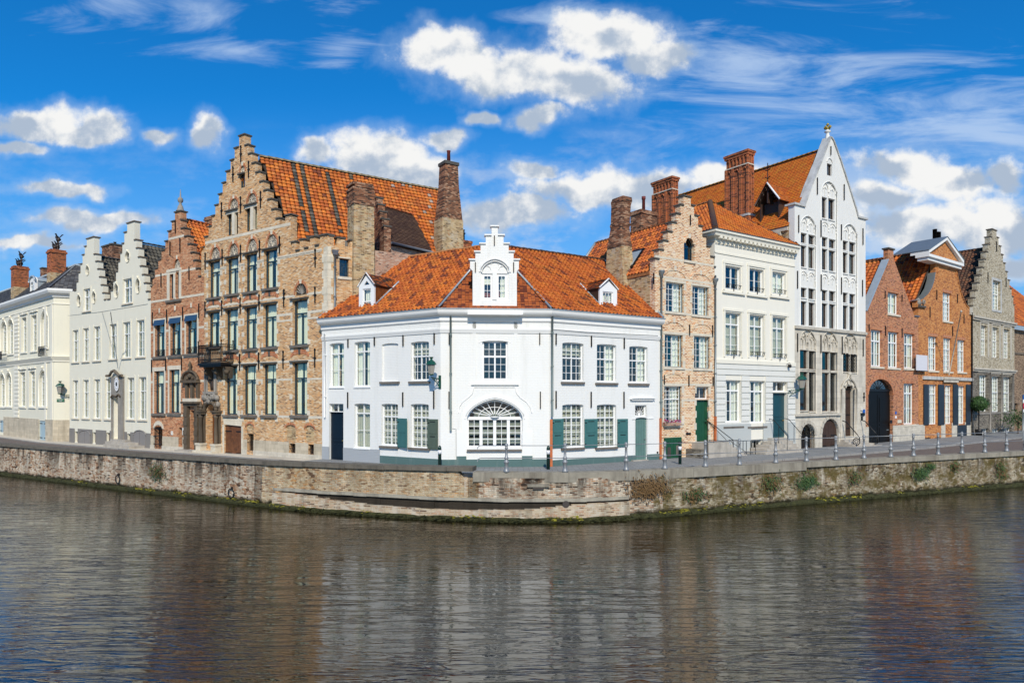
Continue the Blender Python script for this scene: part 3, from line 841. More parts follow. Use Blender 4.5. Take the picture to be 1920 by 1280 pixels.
def chimney(f, u0, u1, y0, y1, z0, z1, mat='chimney_brick', cap=None, capmat='dark_cap', label=None, taper=0.0, pots=0, potmat='red_pot', poth=.7):
    cx, cy = (u0+u1)/2, (y0+y1)/2
    def ring(z, k): return [(cx+(u0-cx)*k, cy+(y0-cy)*k, z), (cx+(u1-cx)*k, cy+(y0-cy)*k, z), (cx+(u1-cx)*k, cy+(y1-cy)*k, z), (cx+(u0-cx)*k, cy+(y1-cy)*k, z)]
    o = f.put(MB().hexa(ring(z0, 1), ring(z1-.0, 1-taper)), 'chimney', mat, None, label)
    k = 1-taper
    if cap:
        hw = (u1-u0)/2*k; hd = (y1-y0)/2*k
        mb = MB(); z = z1
        for dz, ov in cap: mb.box(cx-hw-ov, cx+hw+ov, cy-hd-ov, cy+hd+ov, z, z+dz); z += dz
        mb.build('chimney_cap', capmat, o); z1 = z
    for i in range(pots):
        px = cx+(i-(pots-1)/2)*((u1-u0)/max(1, pots))*.8
        MB().lathe([(.10, 0), (.09, poth*.8), (.12, poth*.82), (.12, poth)], (px, cy, z1-.01), 10).build('chimney_pot', potmat, o)
    return o
def shell(f, D, eave_l, eave_r=None, mat='tan_brick', back_top=None, y0=.38, left=True, right=True):
    eave_r = eave_l if eave_r is None else eave_r
    if left: f.put(MB().box(.0, .22, y0, D-.2, -.3, eave_l), 'side_wall', mat)
    if right: f.put(MB().box(f.L-.22, f.L, y0, D-.2, -.3, eave_r), 'side_wall', mat)
    pts = [(0.01, -.3), (f.L-.01, -.3), (f.L-.01, eave_r)]+([back_top] if back_top else [])+[(0.01, eave_l)]
    f.put(MB().prism(pts, D-.2, D), 'back_wall', mat)
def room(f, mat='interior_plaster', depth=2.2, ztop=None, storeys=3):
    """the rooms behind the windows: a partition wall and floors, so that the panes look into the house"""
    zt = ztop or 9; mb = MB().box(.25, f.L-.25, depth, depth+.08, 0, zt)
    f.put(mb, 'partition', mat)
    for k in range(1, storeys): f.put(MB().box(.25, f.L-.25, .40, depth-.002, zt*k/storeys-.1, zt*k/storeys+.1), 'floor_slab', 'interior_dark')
def balconet(f, t, x0, y0, x1, y1, out=.12, mat='iron', curls=True):
    u0, u1, z0, z1 = f.rect(t, x0, y0, x1, y1, 0)
    mb = MB(); y = f.y0-out
    mb.box(u0, u1, y-.012, y+.012, z1-.025, z1).box(u0, u1, y-.012, y+.012, z0, z0+.025)
    k = max(3, int((u1-u0)/.11))
    for i in range(k+1):
        x = u0+(u1-u0)*i/k; mb.box(x-.009, x+.009, y-.009, y+.009, z0+.026, z1-.026)
    if curls:
        r = (z1-z0)*.30; zc = (z0+z1)/2; kk = max(1, int((u1-u0)/(2.1*r)))
        for i in range(kk):
            c = u0+(u1-u0)*(i+.5)/kk
            mb.tube([(c+r*cos(a*pi/5), y-.02, zc+r*sin(a*pi/5)) for a in range(10)], .012, 4, closed=True)
    for x in (u0, u1): mb.box(x-.012, x+.012, y+.012, f.y0+.01, z1-.03, z1-.005).box(x-.012, x+.012, y+.012, f.y0+.01, z0, z0+.02)
    return f.put(mb, 'iron_balconet', mat)
def tympanum(f, t, x0, yt, x1, yb, mat='grey_carved_stone', star=False, brickm='red_arch_brick', deep=.08, pointed=0, key='pale_stone'):
    """an arched panel of stone tracery above a window, ringed with brick"""
    u0, z1 = f.uz(t, x0, yt); u1, z0 = f.uz(t, x1, yb); _, z1 = f.uz(t, (x0+x1)/2, yt); _, z0 = f.uz(t, (x0+x1)/2, yb)
    rise = (z1-z0)
    hl = [(u0, z0), (u1, z0)]+list(reversed(arc(u0, u1, z0+.02, rise, 8, pointed)))[:-1]+[(u0, z0+.02)]
    hl = [(u0, z0), (u1, z0)]+list(reversed(arc(u0, u1, z0+.03, rise, 8, pointed)))
    f.holes.append(hl)
    y = f.y0+deep
    o = f.put(MB().prism([(u0-.02, z0-.02), (u1+.02, z0-.02)]+list(reversed(arc(u0-.02, u1+.02, z0+.03, rise+.02, 8, pointed))), y, y+.08), 'tympanum', 'dark_portal_stone' if star else mat)
    c = (u0+u1)/2; mb = MB(); R = (u1-u0)/2; r = .022
    if star:
        for a in range(1, 9):
            an = pi*a/9; mb.tube([(c, y-.02, z0+.05), (c+R*.9*cos(an), y-.02, z0+.05+(rise-.06)*sin(an))], [.02, .045], 5)
    else:
        mb.tube([(p[0], y-.015, p[1]) for p in arc(u0+R*.08, c-R*.04, z0+.05, rise*.55, 6, .5)], r, 4)
        mb.tube([(p[0], y-.015, p[1]) for p in arc(c+R*.04, u1-R*.08, z0+.05, rise*.55, 6, .5)], r, 4)
        for cx, cz, q_ in ((c, z0+rise*.72, .24), (c-R*.45, z0+rise*.30, .17), (c+R*.45, z0+rise*.30, .17), (c, z0+rise*.22, .16)):
            mb.tube([(cx+R*q_*cos(k*pi/4), y-.02, cz+R*q_*sin(k*pi/4)) for k in range(8)], r*.9, 4, closed=True)
    mb.build('tracery', 'trim_stone' if not star else 'grey_carved_stone', o)
    if brickm: arch_brick(f, u0, u1, z0+.03, rise, .17, brickm, .014, key)
    return o
def voussoir_sill(f, u0, u1, z, mat='sill_stone', h=.10, out=.09, name='window_sill'):
    return f.put(MB().box(u0, u1, f.y0-out, f.y0+.12, z-h, z), name, mat)
def steps(f, u0, u1, zt, n, tread=.30, mat='step_stone', grow=.12, y=0.0, name='step'):
    for k in range(n):
        a = k*grow
        f.put(MB().box(u0-a, u1+a, y-tread*(k+1), y-.001 if k == 0 else y-tread*k-.001, -.2, zt*(n-k)/n), name, mat)

# ------------------------------------------------------------------ wall lamp of the town, the same on three houses
def wall_lamp(f, t, x, y, label, scale=1.0, wallx=None, side=0.0, out=.75):
    """x, y: the middle of the glass; the bracket reaches it from the wall"""
    u, z = f.uz(t, x, y, -out)
    uw = u+side
    root = empty('wall_lamp', f.M @ Vector((uw, 0, z-.6)), f.xf.to_euler().z+f.root.rotation_euler.z, label, 'lamp', 'green wall lanterns on scrolled brackets')
    s = scale; o = (u-uw, -out, .6)
    MB().tube([(0, 0.0, -.15), (0, -.03, .15)], .05*s, 6).box(-.06, .06, -.045, -.001, -.3, .3).build('wall_plate', 'lamp_green', root)
    br = MB().tube([(0, -.04, .12), (o[0]*.5, -out*.5, .16), (o[0], -out, .22)], .022, 5).tube([(0, -.04, -.25), (o[0]*.35, -out*.35, -.05), (o[0], -out, .2)], .022, 5)
    for q_ in (.25, .5, .72):
        r = .10*(1.1-q_); c = Vector((o[0]*q_, -out*q_, .06+.08*q_))
        dirv = Vector((o[0], -out, 0)).normalized()
        br.tube([tuple(c+dirv*(r*cos(k*pi/4))+Vector((0, 0, r*sin(k*pi/4)))) for k in range(8)], .014, 4, closed=True)
    br.build('bracket', 'lamp_green', root)
    MB().lathe([(.05*s, -.34*s), (.13*s, -.31*s), (.14*s, -.27*s), (.03*s, -.26*s)], o, 6).build('lamp_base', 'lamp_green', root)
    MB().lathe([(.125*s, -.27*s), (.20*s, .16*s)], o, 6).flat().build('lamp_glass', 'lamp_pane', root)
    MB().lathe([(.27*s, .17*s), (.26*s, .20*s), (.18*s, .32*s), (.07*s, .39*s), (.05*s, .44*s), (.10*s, .50*s), (.11*s, .53*s), (.02*s, .54*s)], o, 6).flat().build('lamp_hood', 'lamp_green', root)
    return root
plain('lamp_pane', (.30, .28, .24), .2, .05)

def jambs(f, u0, u1, z0, z1, mat='trim_stone', n=4, h=.26, proud=.012, w=.16):
    """stone blocks toothed into the brickwork at both sides of an opening"""
    for k in range(n):
        z = z0+(z1-z0-h)*(k/(max(1, n-1)))
        for s_ in (0, 1):
            ww = w*(1.5 if (k+s_) % 2 else .9)
            a, b = (u0-ww, u0-.002) if s_ == 0 else (u1+.002, u1+ww)
            f.put(MB().box(a, b, f.y0-proud, f.y0+.03, z, z+h), 'jamb_stone', mat)
def drip(f, u0, u1, z, mat='dark_cap', h=.07, out=.13, over=.08):
    f.put(MB().box(u0-over, u1+over, f.y0-out, f.y0+.02, z, z+h), 'drip_mould', mat)
def polar_lump(mb, c, r, n=7, m=5, sq=(1, 1, 1), seed=0):
    """an uneven carved lump"""
    rnd = random.Random(seed); rings = []
    for j in range(m+1):
        a = pi*j/m; i0 = len(mb.v)
        for k in range(n):
            b = 2*pi*k/n; q = r*(1+rnd.uniform(-.22, .22))
            mb.v.append((c[0]+q*sin(a)*cos(b)*sq[0], c[1]+q*sin(a)*sin(b)*sq[1], c[2]+q*cos(a)*sq[2]))
        rings.append(i0)
    for A, B in zip(rings, rings[1:]):
        for k in range(n): mb.f.append((A+k, A+(k+1) % n, B+(k+1) % n, B+k)); mb.sm.add(len(mb.f)-1)
    return mb
# ------------------------------------------------------------------ lie of the land
def zs(X):
    if X > -9: return 1.75
    if X > -34: return 1.75+(X+9)*(.27/25)
    return 1.48
QP = [(-120, 96), (-75, 69), (-33, 44.1), (-20, 36.35), (-11.6, 31.4), (-8.6, 30.0), (-5.9, 29.0), (-3, 28.05), (0, 27.5), (3, 27.6), (6.3, 28.7), (13.5, 32.0), (28.7, 38.6), (60, 52.5), (130, 84)]
def qy(X):
    for (a, b), (c, d) in zip(QP, QP[1:]):
        if X <= c: return b+(d-b)*(X-a)/(c-a)
    return QP[-1][1]
def build_ground():
    mb = MB(); xs = [-120+i*3 for i in range(84)]; rows = [0.25, 8, 22, 60, 150, 600]
    for a, b in zip(xs, xs[1:]):
        for r0, r1 in zip(rows, rows[1:]):
            def p(X, r): return (X*(1+max(0, r-60)*.01), qy(X)+r, zs(X) if r < 100 else 1.4)
            mb.quad(p(a, r0), p(b, r0), p(b, r1), p(a, r1))
    tag(mb.build('street', 'cobbles'), None, None, None, 'structure')
    w = MB(); w.quad((-400, -40, 0), (400, -40, 0), (400, 140, 0), (-400, 140, 0))
    tag(w.build('water', 'canal_water'), None, None, None, 'structure')
    g = MB(); g.quad((-900, -900, -.5), (900, -900, -.5), (900, 1200, -.5), (-900, 1200, -.5))
    tag(g.build('ground', 'cobbles'), None, None, None, 'structure')
    g = MB(); g.box(-400, 400, -60, -40, -.4, 1.6)
    tag(g.build('far_bank', 'concrete'), None, None, None, 'structure')
build_ground()
# footprints
WA, WB, WC_, WD = (-9.8, 35.25), (-3.245, 31.0), (1.71, 31.3), (7.6, 35.0)
TA, TB = (-18.78, 41.66), (-9.52, 35.25)
RA = (-23.92, 45.21); SA = (-34.36, 53.02)
MA, MC, MD = (-54.9, 69.9), (-36.2, 53.9), (-34.9, 54.4)
BA, CA, GA, HA, OA, YA, ZA, ZB = (7.33, 35.0), (11.16, 37.59), (17.28, 41.74), (23.96, 46.26), (30.48, 51.2), (38.73, 57.45), (46.76, 63.53), (60.0, 73.5)

def pavement(path, w, mat='pavement_slabs', dz=.09, zf=zs, name='pavement'):
    P = [Vector(p) for p in path]; mb = MB(); k = MB(); pr = None
    nor = []
    for i in range(len(P)):
        t = (P[min(i+1, len(P)-1)]-P[max(0, i-1)]).normalized(); nor.append(Vector((t.y, -t.x)))
    rows = []
    for p, v, ww in zip(P, nor, w):
        q = p+v*ww
        if q.y < qy(q.x)+.32:
            a, b = 0, 1
            for _ in range(20):
                m_ = (a+b)/2; r = p.lerp(q, m_)
                if r.y < qy(r.x)+.32: b = m_
                else: a = m_
            q = p.lerp(q, a)
        rows.append((p-v*.5, q))
    for (a, b), (c, d) in zip(rows, rows[1:]):
        mb.quad((b.x, b.y, zf(b.x)+dz), (d.x, d.y, zf(d.x)+dz), (c.x, c.y, zf(c.x)+dz), (a.x, a.y, zf(a.x)+dz))
    kp = [(b.x, b.y) for a, b in rows]
    for (a, b), (c, d) in zip(kp, kp[1:]):
        t = Vector((c-a, d-b)).normalized(); nv = Vector((t.y, -t.x))*.14
        za, zc = zf(a)+dz+.012, zf(c)+dz+.012
        k.hexa([(a, b, -.0+zf(a)-.2), (a+nv.x, b+nv.y, zf(a)-.2), (c+nv.x, d+nv.y, zf(c)-.2), (c, d, zf(c)-.2)], [(a, b, za), (a+nv.x, b+nv.y, za), (c+nv.x, d+nv.y, zc), (c, d, zc)])
    o = tag(mb.build(name, mat), None, None, None, 'structure')
    k.build('kerb', 'kerb_granite', o)
pavement([WA, (-6.5, 33.1), WB, (-.8, 31.1), WC_, (4.6, 33.1), WD, (11.16, 37.59), GA, HA, OA, YA, ZA, ZB], [1.6, 2.4, 3.4, 3.4, 3.2, 3.2, 3.3, 3.5, 3.7, 3.7, 3.6, 3.5, 3.4, 3.3])
pavement([MA, MC, SA, RA, TA, WA], [1.2, 1.0, 1.3, 1.2, 1.2, 1.1], 'base_stone', .05)

# ================================================================== WHITE CORNER HOUSE
def white_house():
    zg = 1.75
    H = empty('white_corner_house', (-.8, 31.1, zg), 0, 'whitewashed two-storey corner house with stepped dormer and teal shutters at the bend of the quay', 'house')
    FL, FC, FR = F(H, WA, WB, zg), F(H, WB, WC_, zg), F(H, WC_, WD, zg)
    ztop = 7.06
    # left wing
    bl = dict(curtain='blind')
    window(FL, 'e', 130, 262, 226, 600, tr=.24, cols=2, rt=1, rb=2, curtain='split', cmat='fabric_white', arch=.06)
    window(FL, 'e', 322, 250, 428, 594, tr=.22, cols=2, rt=1, rb=2, curtain='split', cmat='fabric_white', arch=.06)
    window(FL, 'e', 757, 250, 884, 548, tr=.38, cols=4, rt=2, rb=3, curtain='blindtop', sill=None, arch=.05)
    window(FL, 'e', 322, 727, 428, 1070, tr=.22, cols=2, rt=1, rb=2, curtain='full', cmat='blind', arch=.06)
    window(FL, 'e', 531, 729, 644, 1050, tr=.31, cols=4, rt=2, rb=4, arch=.05, **bl)
    window(FL, 'e', 757, 730, 882, 1070, tr=.31, cols=4, rt=2, rb=4, arch=.05, **bl)
    u0, u1, z0, z1 = FL.rect('e', 520, 262, 646, 557, 0)
    FL.holes.append([(u0, z0), (u1, z0), (u1, z1-.06)]+list(reversed(arc(u0, u1, z1-.06, .06, 6)))[1:-1]+[(u0, z1-.06)])
    FL.box('blind_recess', 'white_wall', u0-.05, u1+.05, .09, .2, z0-.05, z1+.05)
    for x0, x1, ya in ((500, 648, 558), (724, 884, 556), (497, 640, 1058), (720, 884, 1071)):
        a, b, c, d = FL.rect('e', x0, ya, x1, ya+16, -.1)
        FL.put(MB().box(a, b, -.11, -.002, c, d), 'window_sill', 'sill_stone')
    for x0, x1, ya in ((108, 226, 603), (300, 428, 600), (298, 426, 1075)):
        a, b, c, d = FL.rect('e', x0, ya, x1, ya+7, -.04)
        FL.put(MB().box(a, b, -.05, .0-.002, c, d), 'window_sill', 'white_paint')
    o, (a, b, c, d) = window(FL, 'e', 127, 729, 222, 792, tr=0, cols=2, rb=1, fw=.028, name='transom_window', curtain=None, arch=.0)
    door(FL, 'e', 127, 793, 222, 1168, 'navy_door', rec=.13, handle='brass')
    for x, y0, y1 in ((262, 228, 295), (466, 212, 280), (688, 198, 284), (929, 182, 270), (260, 640, 762), (686, 640, 750), (926, 628, 766)):
        FL.anchor('e', x, y0, y1, curl=False)
    # shutters: the first stands ajar, the second lies open against the wall
    a, b, c, d = FL.rect('e', 650, 842, 727, 1068, -.05)
    def shutter(f, t, x0, y0, x1, y1, mat, ang=0.0, hinge_right=False, label=None, slots=True):
        a, b, c, d = f.rect(t, x0, y0, x1, y1, -.05); w = b-a
        mb = MB(); mb.box(0, w, -.02, .02, c, d)
        M = Matrix.Translation((b if hinge_right else a, -.05, 0)) @ Matrix.Rotation(ang, 4, 'Z')
        if hinge_right: M = M @ Matrix.Translation((-w, 0, 0))
        o = mb.build('shutter', mat, H, f.xf @ M, label)
        g = .08
        for (p, q_) in ((.04, .46), (.52, .95)):
            z0 = c+(d-c)*p; z1 = c+(d-c)*q_
            MB().box(g, w-g, -.034, -.0202, z0, z1-.14).build('shutter_panel', mat, o)
            if slots: MB().box(w*.25, w*.75, -.027, -.0202, z1-.07, z1-.035).build('shutter_slot', 'iron', o)
        for z in (c+.15, d-.2): MB().box(0, .12, -.03, -.021, z, z+.04).build('hinge', 'iron', o)
        return o
    shutter(FL, 'e', 641, 842, 726, 1068, 'teal_shutter', radians(-9), False, 'teal shutter standing ajar', False)
    shutter(FL, 'e', 874, 848, 953, 1082, 'olive_shutter', 0, False, 'grey-green shutter laid back against the wall')
    # centre
    window(FC, 'h', 348, 246, 543, 546, tr=.395, cols=4, rt=2, rb=3, curtain='blindtop', fw=.08, arch=.03, mat='white_paint', glass='dark_glass')
    u0, u1, z0, z1 = FC.rect('h', 232, 695, 655, 1066, .2)
    zsp = FC.uz('h', 444, 838, .2)[1]
    ap = arc(u0, u1, zsp, z1-zsp, 14, .25)
    FC.holes.append([(u0, z0), (u1, z0)]+list(reversed(ap)))
    mb = MB(); w = u1-u0; y = .2
    ai = arc(u0+.09, u1-.09, zsp+.06, z1-zsp-.15, 14, .25)
    mb.prism([(u0, zsp), (u1, zsp)]+list(reversed(ap)), y, y+.08, [[(u0+.09, zsp+.05), (u1-.09, zsp+.05)]+list(reversed(ai))])
    mb.box(u0, u1, y-.03, y+.081, zsp-.09, zsp-.001)
    mb.box(u0, u1, y, y+.08, z0, z0+.08)
    zr = zsp-.09; cells = []
    for k in range(4):
        a = u0+w*k/4; b = u0+w*(k+1)/4; fw = .07
        mb.box(a, a+fw, y-.004, y+.078, z0+.08, zr-.001).box(b-fw, b, y-.004, y+.078, z0+.08, zr-.001)
        for i in range(1, 2): mb.box((a+b)/2-.012, (a+b)/2+.012, y+.012, y+.045, z0+.08, zr)
        for j in range(1, 4): mb.box(a+fw, b-fw, y+.014, y+.043, z0+.08+(zr-z0-.08)*j/4-.012, z0+.08+(zr-z0-.08)*j/4+.012)
        for i in range(2):
            for j in range(4):
                p = a+fw+(b-a-2*fw)*i/2; cells.append((p, p+(b-a-2*fw)/2, z0+.08+(zr-z0-.08)*j/4, z0+.08+(zr-z0-.08)*(j+1)/4))
    c = (u0+u1)/2; R = w/2-.08; RZ = z1-zsp-.14
    for k in range(1, 10):
        an = pi*k/10; mb.tube([(c+.22*cos(an), y+.03, zsp+.05+.12*sin(an)), (c+R*cos(an), y+.03, zsp+.05+RZ*sin(an))], .022, 4)
    mb.tube([(c+R*.62*cos(pi*k/16), y+.03, zsp+.05+RZ*.62*sin(pi*k/16)) for k in range(17)], .016, 4)
    mb.lathe([(0.01, 0), (.22, .0), (.2, .04), (0.01, .05)], (c, y+.03, zsp+.02), 12)
    o = FC.put(mb, 'gate_window', 'white_paint', None, 'wide arched window with fanlight of radiating bars')
    panes(o, y+.05, cells, 41, need=8)
    m2 = MB(); m2.v += [(p[0], y+.051, p[1]) for p in [(u0+.09, zsp+.05), (u1-.09, zsp+.05)]+list(reversed(ai))]; m2.f.append(tuple(range(len(m2.v)))); m2.build('pane', 'glass', o)
    m3 = MB(); zz = zr
    while zz > z0+.1: m3.box(u0+.08, u1-.08, y+.17, y+.185, max(z0+.08, zz-.34), zz-.07); zz -= .38
    m3.box(u0+.3, u1-.3, y+.17, y+.185, zsp+.05, zsp+.32)
    m3.build('blind', 'blind_grey', o)
    # hood mould, raised frame and panels in relief
    outer = arc(u0-.24, u1+.24, zsp-.05, z1-zsp+.27, 16, .25); inner = arc(u0-.02, u1+.02, zsp-.05, z1-zsp+.06, 16, .25)
    zb = FC.uz('h', 200, 1100)[1]
    FC.put(MB().prism([(u0-.24, zb), (u0-.02, zb)]+inner+[(u1+.02, zb), (u1+.24, zb)]+list(reversed(outer)), -.05, .015), 'gate_surround', 'white_trim')
    FC.put(MB().tube([(p[0], -.055, p[1]) for p in arc(u0-.10, u1+.10, zsp-.05, z1-zsp+.14, 16, .25)], .03, 5), 'hood_mould', 'white_trim')
    pts = [FC.uz('h', x, y_) for x, y_ in ((165, 800), (172, 750), (195, 715), (240, 680), (270, 650), (285, 600), (602, 600), (615, 650), (645, 685), (690, 715), (722, 760), (732, 800))]
    FC.put(MB().tube([(p[0], -.005, p[1]) for p in pts], .028, 5), 'relief_moulding', 'white_trim')
    for x0, y0_, x1, y1_, pr in ((262, 572, 630, 584, .09), (283, 596, 603, 602, .03)):
        a, b, c_, d = FC.rect('h', x0, y0_, x1, y1_); FC.band('moulding', 'white_trim', a, b, c_, d, pr)
    a, b, c_, d = FC.rect('h', 272, 90, 620, 571)
    FC.band('raised_panel', 'white_wall', a, FC.uz('h', 300, 571)[0], c_, d, .03); FC.band('raised_panel', 'white_wall', FC.uz('h', 592, 571)[0], b, c_, d, .03)
    aa = FC.uz('h', 322, 571)[0]; bb = FC.uz('h', 568, 571)[0]
    FC.put(MB().tube([(p[0], -.002, p[1]) for p in arc(aa, bb, d-1.0, .12, 8)], .02, 4), 'relief_arch', 'white_trim')
    a, b, c_, d = FC.rect('h', 228, 1083, 655, 1097, -.1); FC.put(MB().box(a, b, -.12, -.052, c_, d), 'window_sill', 'sill_stone')
    for x, y0, y1 in ((792, 182, 272), (797, 635, 766)): FC.anchor('h', x, y0, y1, curl=False)
    for x, y0, y1 in ((91, 182, 272), (90, 635, 766)): FC.anchor('h', x, y0, y1, curl=False)
    # right wing
    for (x0, x1, y0, y1) in ((138, 284, 290, 577), (397, 529, 302, 582), (640, 764, 317, 587)):
        window(FR, 'i', x0, y0, x1, y1, tr=.40, cols=4, rt=2, rb=3, curtain='blindtop' if x0 < 300 else 'right', cmat=None if x0 < 300 else 'fabric_white', arch=.05)
    for (x0, x1, y0, y1) in ((138, 284, 750, 1072), (397, 529, 751, 1072)):
        window(FR, 'i', x0, y0, x1, y1, tr=.31, cols=4, rt=2, rb=4, arch=.05, **bl)
    for x0, x1, ya in ((135, 308, 583), (393, 558, 590), (638, 792, 595), (135, 308, 1078), (393, 556, 1073)):
        a, b, c, d = FR.rect('i', x0, ya, x1, ya+15, -.1); FR.put(MB().box(a, b, -.11, -.002, c, d), 'window_sill', 'sill_stone')
    o, (a, b, c, d) = window(FR, 'i', 684, 757, 757, 840, tr=0, cols=1, rb=1, mull=False, name='transom_window', rec=.12)
    m = MB(); cx = (a+b)/2
    for k in range(1, 8):
        an = pi*k/8; m.tube([(cx, .13, c+.06), (cx+(b-a)*.62*cos(an), .13, c+.06+(d-c)*.9*sin(an))], .014, 4)
    m.tube([(cx+.2*cos(pi*k/8), .13, c+.06+.2*sin(pi*k/8)) for k in range(9)], .012, 4); m.build('fanlight_bars', 'white_paint', o)
    door(FR, 'i', 685, 850, 762, 1165, 'grey_green_door', rec=.12, planks=5, handle='zinc', arch=.08)
    a, b, c, d = FR.rect('i', 652, 697, 832, 722, -.1)
    FR.put(MB().prism([(a, c+.10), (b, c+.10)]+list(reversed(arc(a, b, d-.12, .1, 8))), -.16, -.002), 'door_hood', 'white_trim')
    FR.put(MB().prism([(a+.10, c), (b-.10, c)]+list(reversed(arc(a+.1, b-.1, c+.08, .05, 8))), -.10, -.002), 'door_hood', 'white_trim')
    a, b, c, d = FR.rect('i', 660, 852, 820, 862); FR.band('moulding', 'white_trim', a, b, c, d, .03)
    a, b, c, d = FR.rect('i', 652, 1188, 832, 1203, -.3); FR.put(MB().box(a, b, -.42, -.04, -.1, d), 'step', 'step_stone'); FR.put(MB().box(a+.25, b-.35, -.20, -.041, d+.001, d+.13), 'step', 'step_stone')
    FR.box('letter_plate', 'iron', *[FR.rect('i', 845, 1105, 856, 1118)[k] for k in (0, 1)], -.02, -.002, *[FR.rect('i', 845, 1105, 856, 1118)[k] for k in (2, 3)])
    for x, y0, y1 in ((87, 220, 305), (352, 237, 320), (598, 253, 335), (87, 650, 782), (350, 657, 776), (596, 657, 780)): FR.anchor('i', x, y0, y1, curl=False)
    for (x0, x1) in ((57, 145), (305, 400), (552, 628)): shutter(FR, 'i', x0, 860, x1, 1075 if x0 < 500 else 1067, 'teal_shutter')
    # walls
    for f in (FL, FC, FR): f.wall([(0, -.4), (f.L, -.4), (f.L, ztop), (0, ztop)], 'white_wall')
    # plinths
    zt1 = FL.uz('e', 507, 1129)[1]; zt2 = FL.uz('e', 973, 1152)[1]; um = FL.uz('e', 506, 1130)[0]
    zgp = FL.uz('e', 300, 1072)[1]
    FL.band('plinth', 'grey_plinth', 0, um, -.4, zgp, .022); FL.band('plinth', 'teal_plinth', um+.002, FL.L, -.4, zt1, .022)
    zc = FC.uz('h', 600, 1158)[1]; zc2 = FC.uz('h', 190, 1134)[1]
    FC.band('plinth', 'teal_plinth', 0, FC.L, -.4, zc, .022)
    for x0, x1 in ((148, 224), (656, 735)):
        a, _ = FC.uz('h', x0, 1140); b, _ = FC.uz('h', x1, 1140); FC.band('pilaster', 'white_trim', a, b, zc2, zb+.9, .052, skip=False); FC.band('plinth', 'teal_plinth', a-.005, b+.005, -.4, zc2, .058)
    FR.band('plinth', 'teal_plinth', 0, FR.L, -.4, FR.uz('i', 450, 1146)[1], .022)
    # cornice, frieze mouldings and gutter run round the three sides
    Lp = lambda p: (p[0]-H.location.x, p[1]-H.location.y)
    path = [Lp(WA), Lp(WB), Lp(WC_), Lp(WD)]
    zf = lambda py: FC.uz('f', 830, py)[1]
    z616, z624 = zf(615.5), zf(624); z600 = zf(603)
    MB().sweep(path, [(-.02, z624-.0), (.04, z624), (.05, z624+.05), (.085, z616-.06), (.09, z616), (-.02, z616)]).build('string_course', 'white_trim', H)
    MB().sweep(path, [(-.02, z616+.001), (.03, z616+.001), (.03, z600), (-.02, z600)]).build('frieze', 'white_wall', H)
    zg1 = ztop
    MB().sweep(path, [(-.05, z600+.001), (.06, z600+.001), (.10, z600+.05), (.10, zg1-.14), (.28, zg1-.06), (.34, zg1+.02), (.38, zg1+.17), (-.05, zg1+.17)]).build('cornice', 'white_trim', H)
    MB().sweep(path, [(.24, zg1+.171), (.40, zg1+.171), (.41, zg1+.21), (.24, zg1+.21)]).build('gutter', 'bright_zinc', H)
    # roof
    ez = zg1+.20; D = 4.4
    def inw(f, u, d, z): p = f.A+f.ex*u+f.ey*d-Vector((H.location.x, H.location.y, 0)); return Vector((p.x, p.y, z))
    rz = 12.72-zg
    Pl = inw(FL, 0, D, rz); Pr = inw(FR, FR.L, D, rz)
    # the two ridges meet behind the stepped dormer
    a1 = Vector((Pl.x, Pl.y)); d1 = Vector((FL.ex.x, FL.ex.y)); a2 = Vector((Pr.x, Pr.y)); d2 = Vector((FR.ex.x, FR.ex.y))
    k = ((a2.x-a1.x)*d2.y-(a2.y-a1.y)*d2.x)/(d1.x*d2.y-d1.y*d2.x); ap = a1+d1*k; AP = Vector((ap.x, ap.y, rz))
    o0, o1 = -.22, -.25
    El, Ea = inw(FL, -.0, o0, ez), inw(FL, FL.L, 0, ez+.0); 
    def miter(fa, fb, p, o):
        n1 = -fa.ey; n2 = -fb.ey; v = (n1+n2)/(1+n1.dot(n2)); return Vector((p[0]-H.location.x+v.x*o, p[1]-H.location.y+v.y*o, 0))
    A2 = miter(FL, FC, WB, .22); B2 = miter(FC, FR, WC_, .22); A2.z = ez; B2.z = ez
    E0 = inw(FL, 0, -.22, ez); E3 = inw(FR, FR.L, -.22, ez)
    camL = Vector((0, 0, 5))-H.location
    def colr(i, j, ni, nj): return random.choice(PAL_DEEP) if random.random() < .72 else random.choice(PAL_ORANGE[:3])
    roof(H, None, [E0, A2, AP, Pl], None, 'pan', .235, .27, 'mossy_pantile', colr)
    roof(H, None, [B2, E3, Pr, AP], None, 'pan', .235, .27, 'mossy_pantile', colr)
    roof(H, None, [A2, B2, AP], PAL_SHINGLE, 'flat', .17, .13, 'pantile')
    up = Vector((0, 0, .05))
    ridge(H, None, Pl+up, AP+up, 'ridge_tile'); ridge(H, None, AP+up, Pr+up, 'brown_ridge')
    # lead valleys beside the centre slope and zinc verges
    for p, q_ in ((A2, AP), (B2, AP)): MB().tube([p+Vector((0, 0, .07)), p.lerp(q_, .72)+Vector((0, 0, .08))], .055, 5).build('hip_flashing', 'bright_zinc', H)
    for p, q_ in ((E0, Pl), (E3, Pr)): MB().tube([p+Vector((0, 0, .07)), q_+Vector((0, 0, .08))], .075, 5).build('verge_flashing', 'bright_zinc', H)
    for f, (x0, y0_, x1, y1_) in ((FL, (880, 850, 905, 830)),): pass
    # back slopes and end walls
    bl_, br_ = inw(FL, 0, 8.6, ez), inw(FR, FR.L, 8.6, ez); ab = AP+Vector((0, 4.9, 0)); ab.z = ez
    roof(H, None, [ab, bl_, Pl, AP], PAL_DEEP, 'pan', .3, .4, 'pantile'); roof(H, None, [br_, ab, AP, Pr], PAL_DEEP, 'pan', .3, .4, 'pantile')
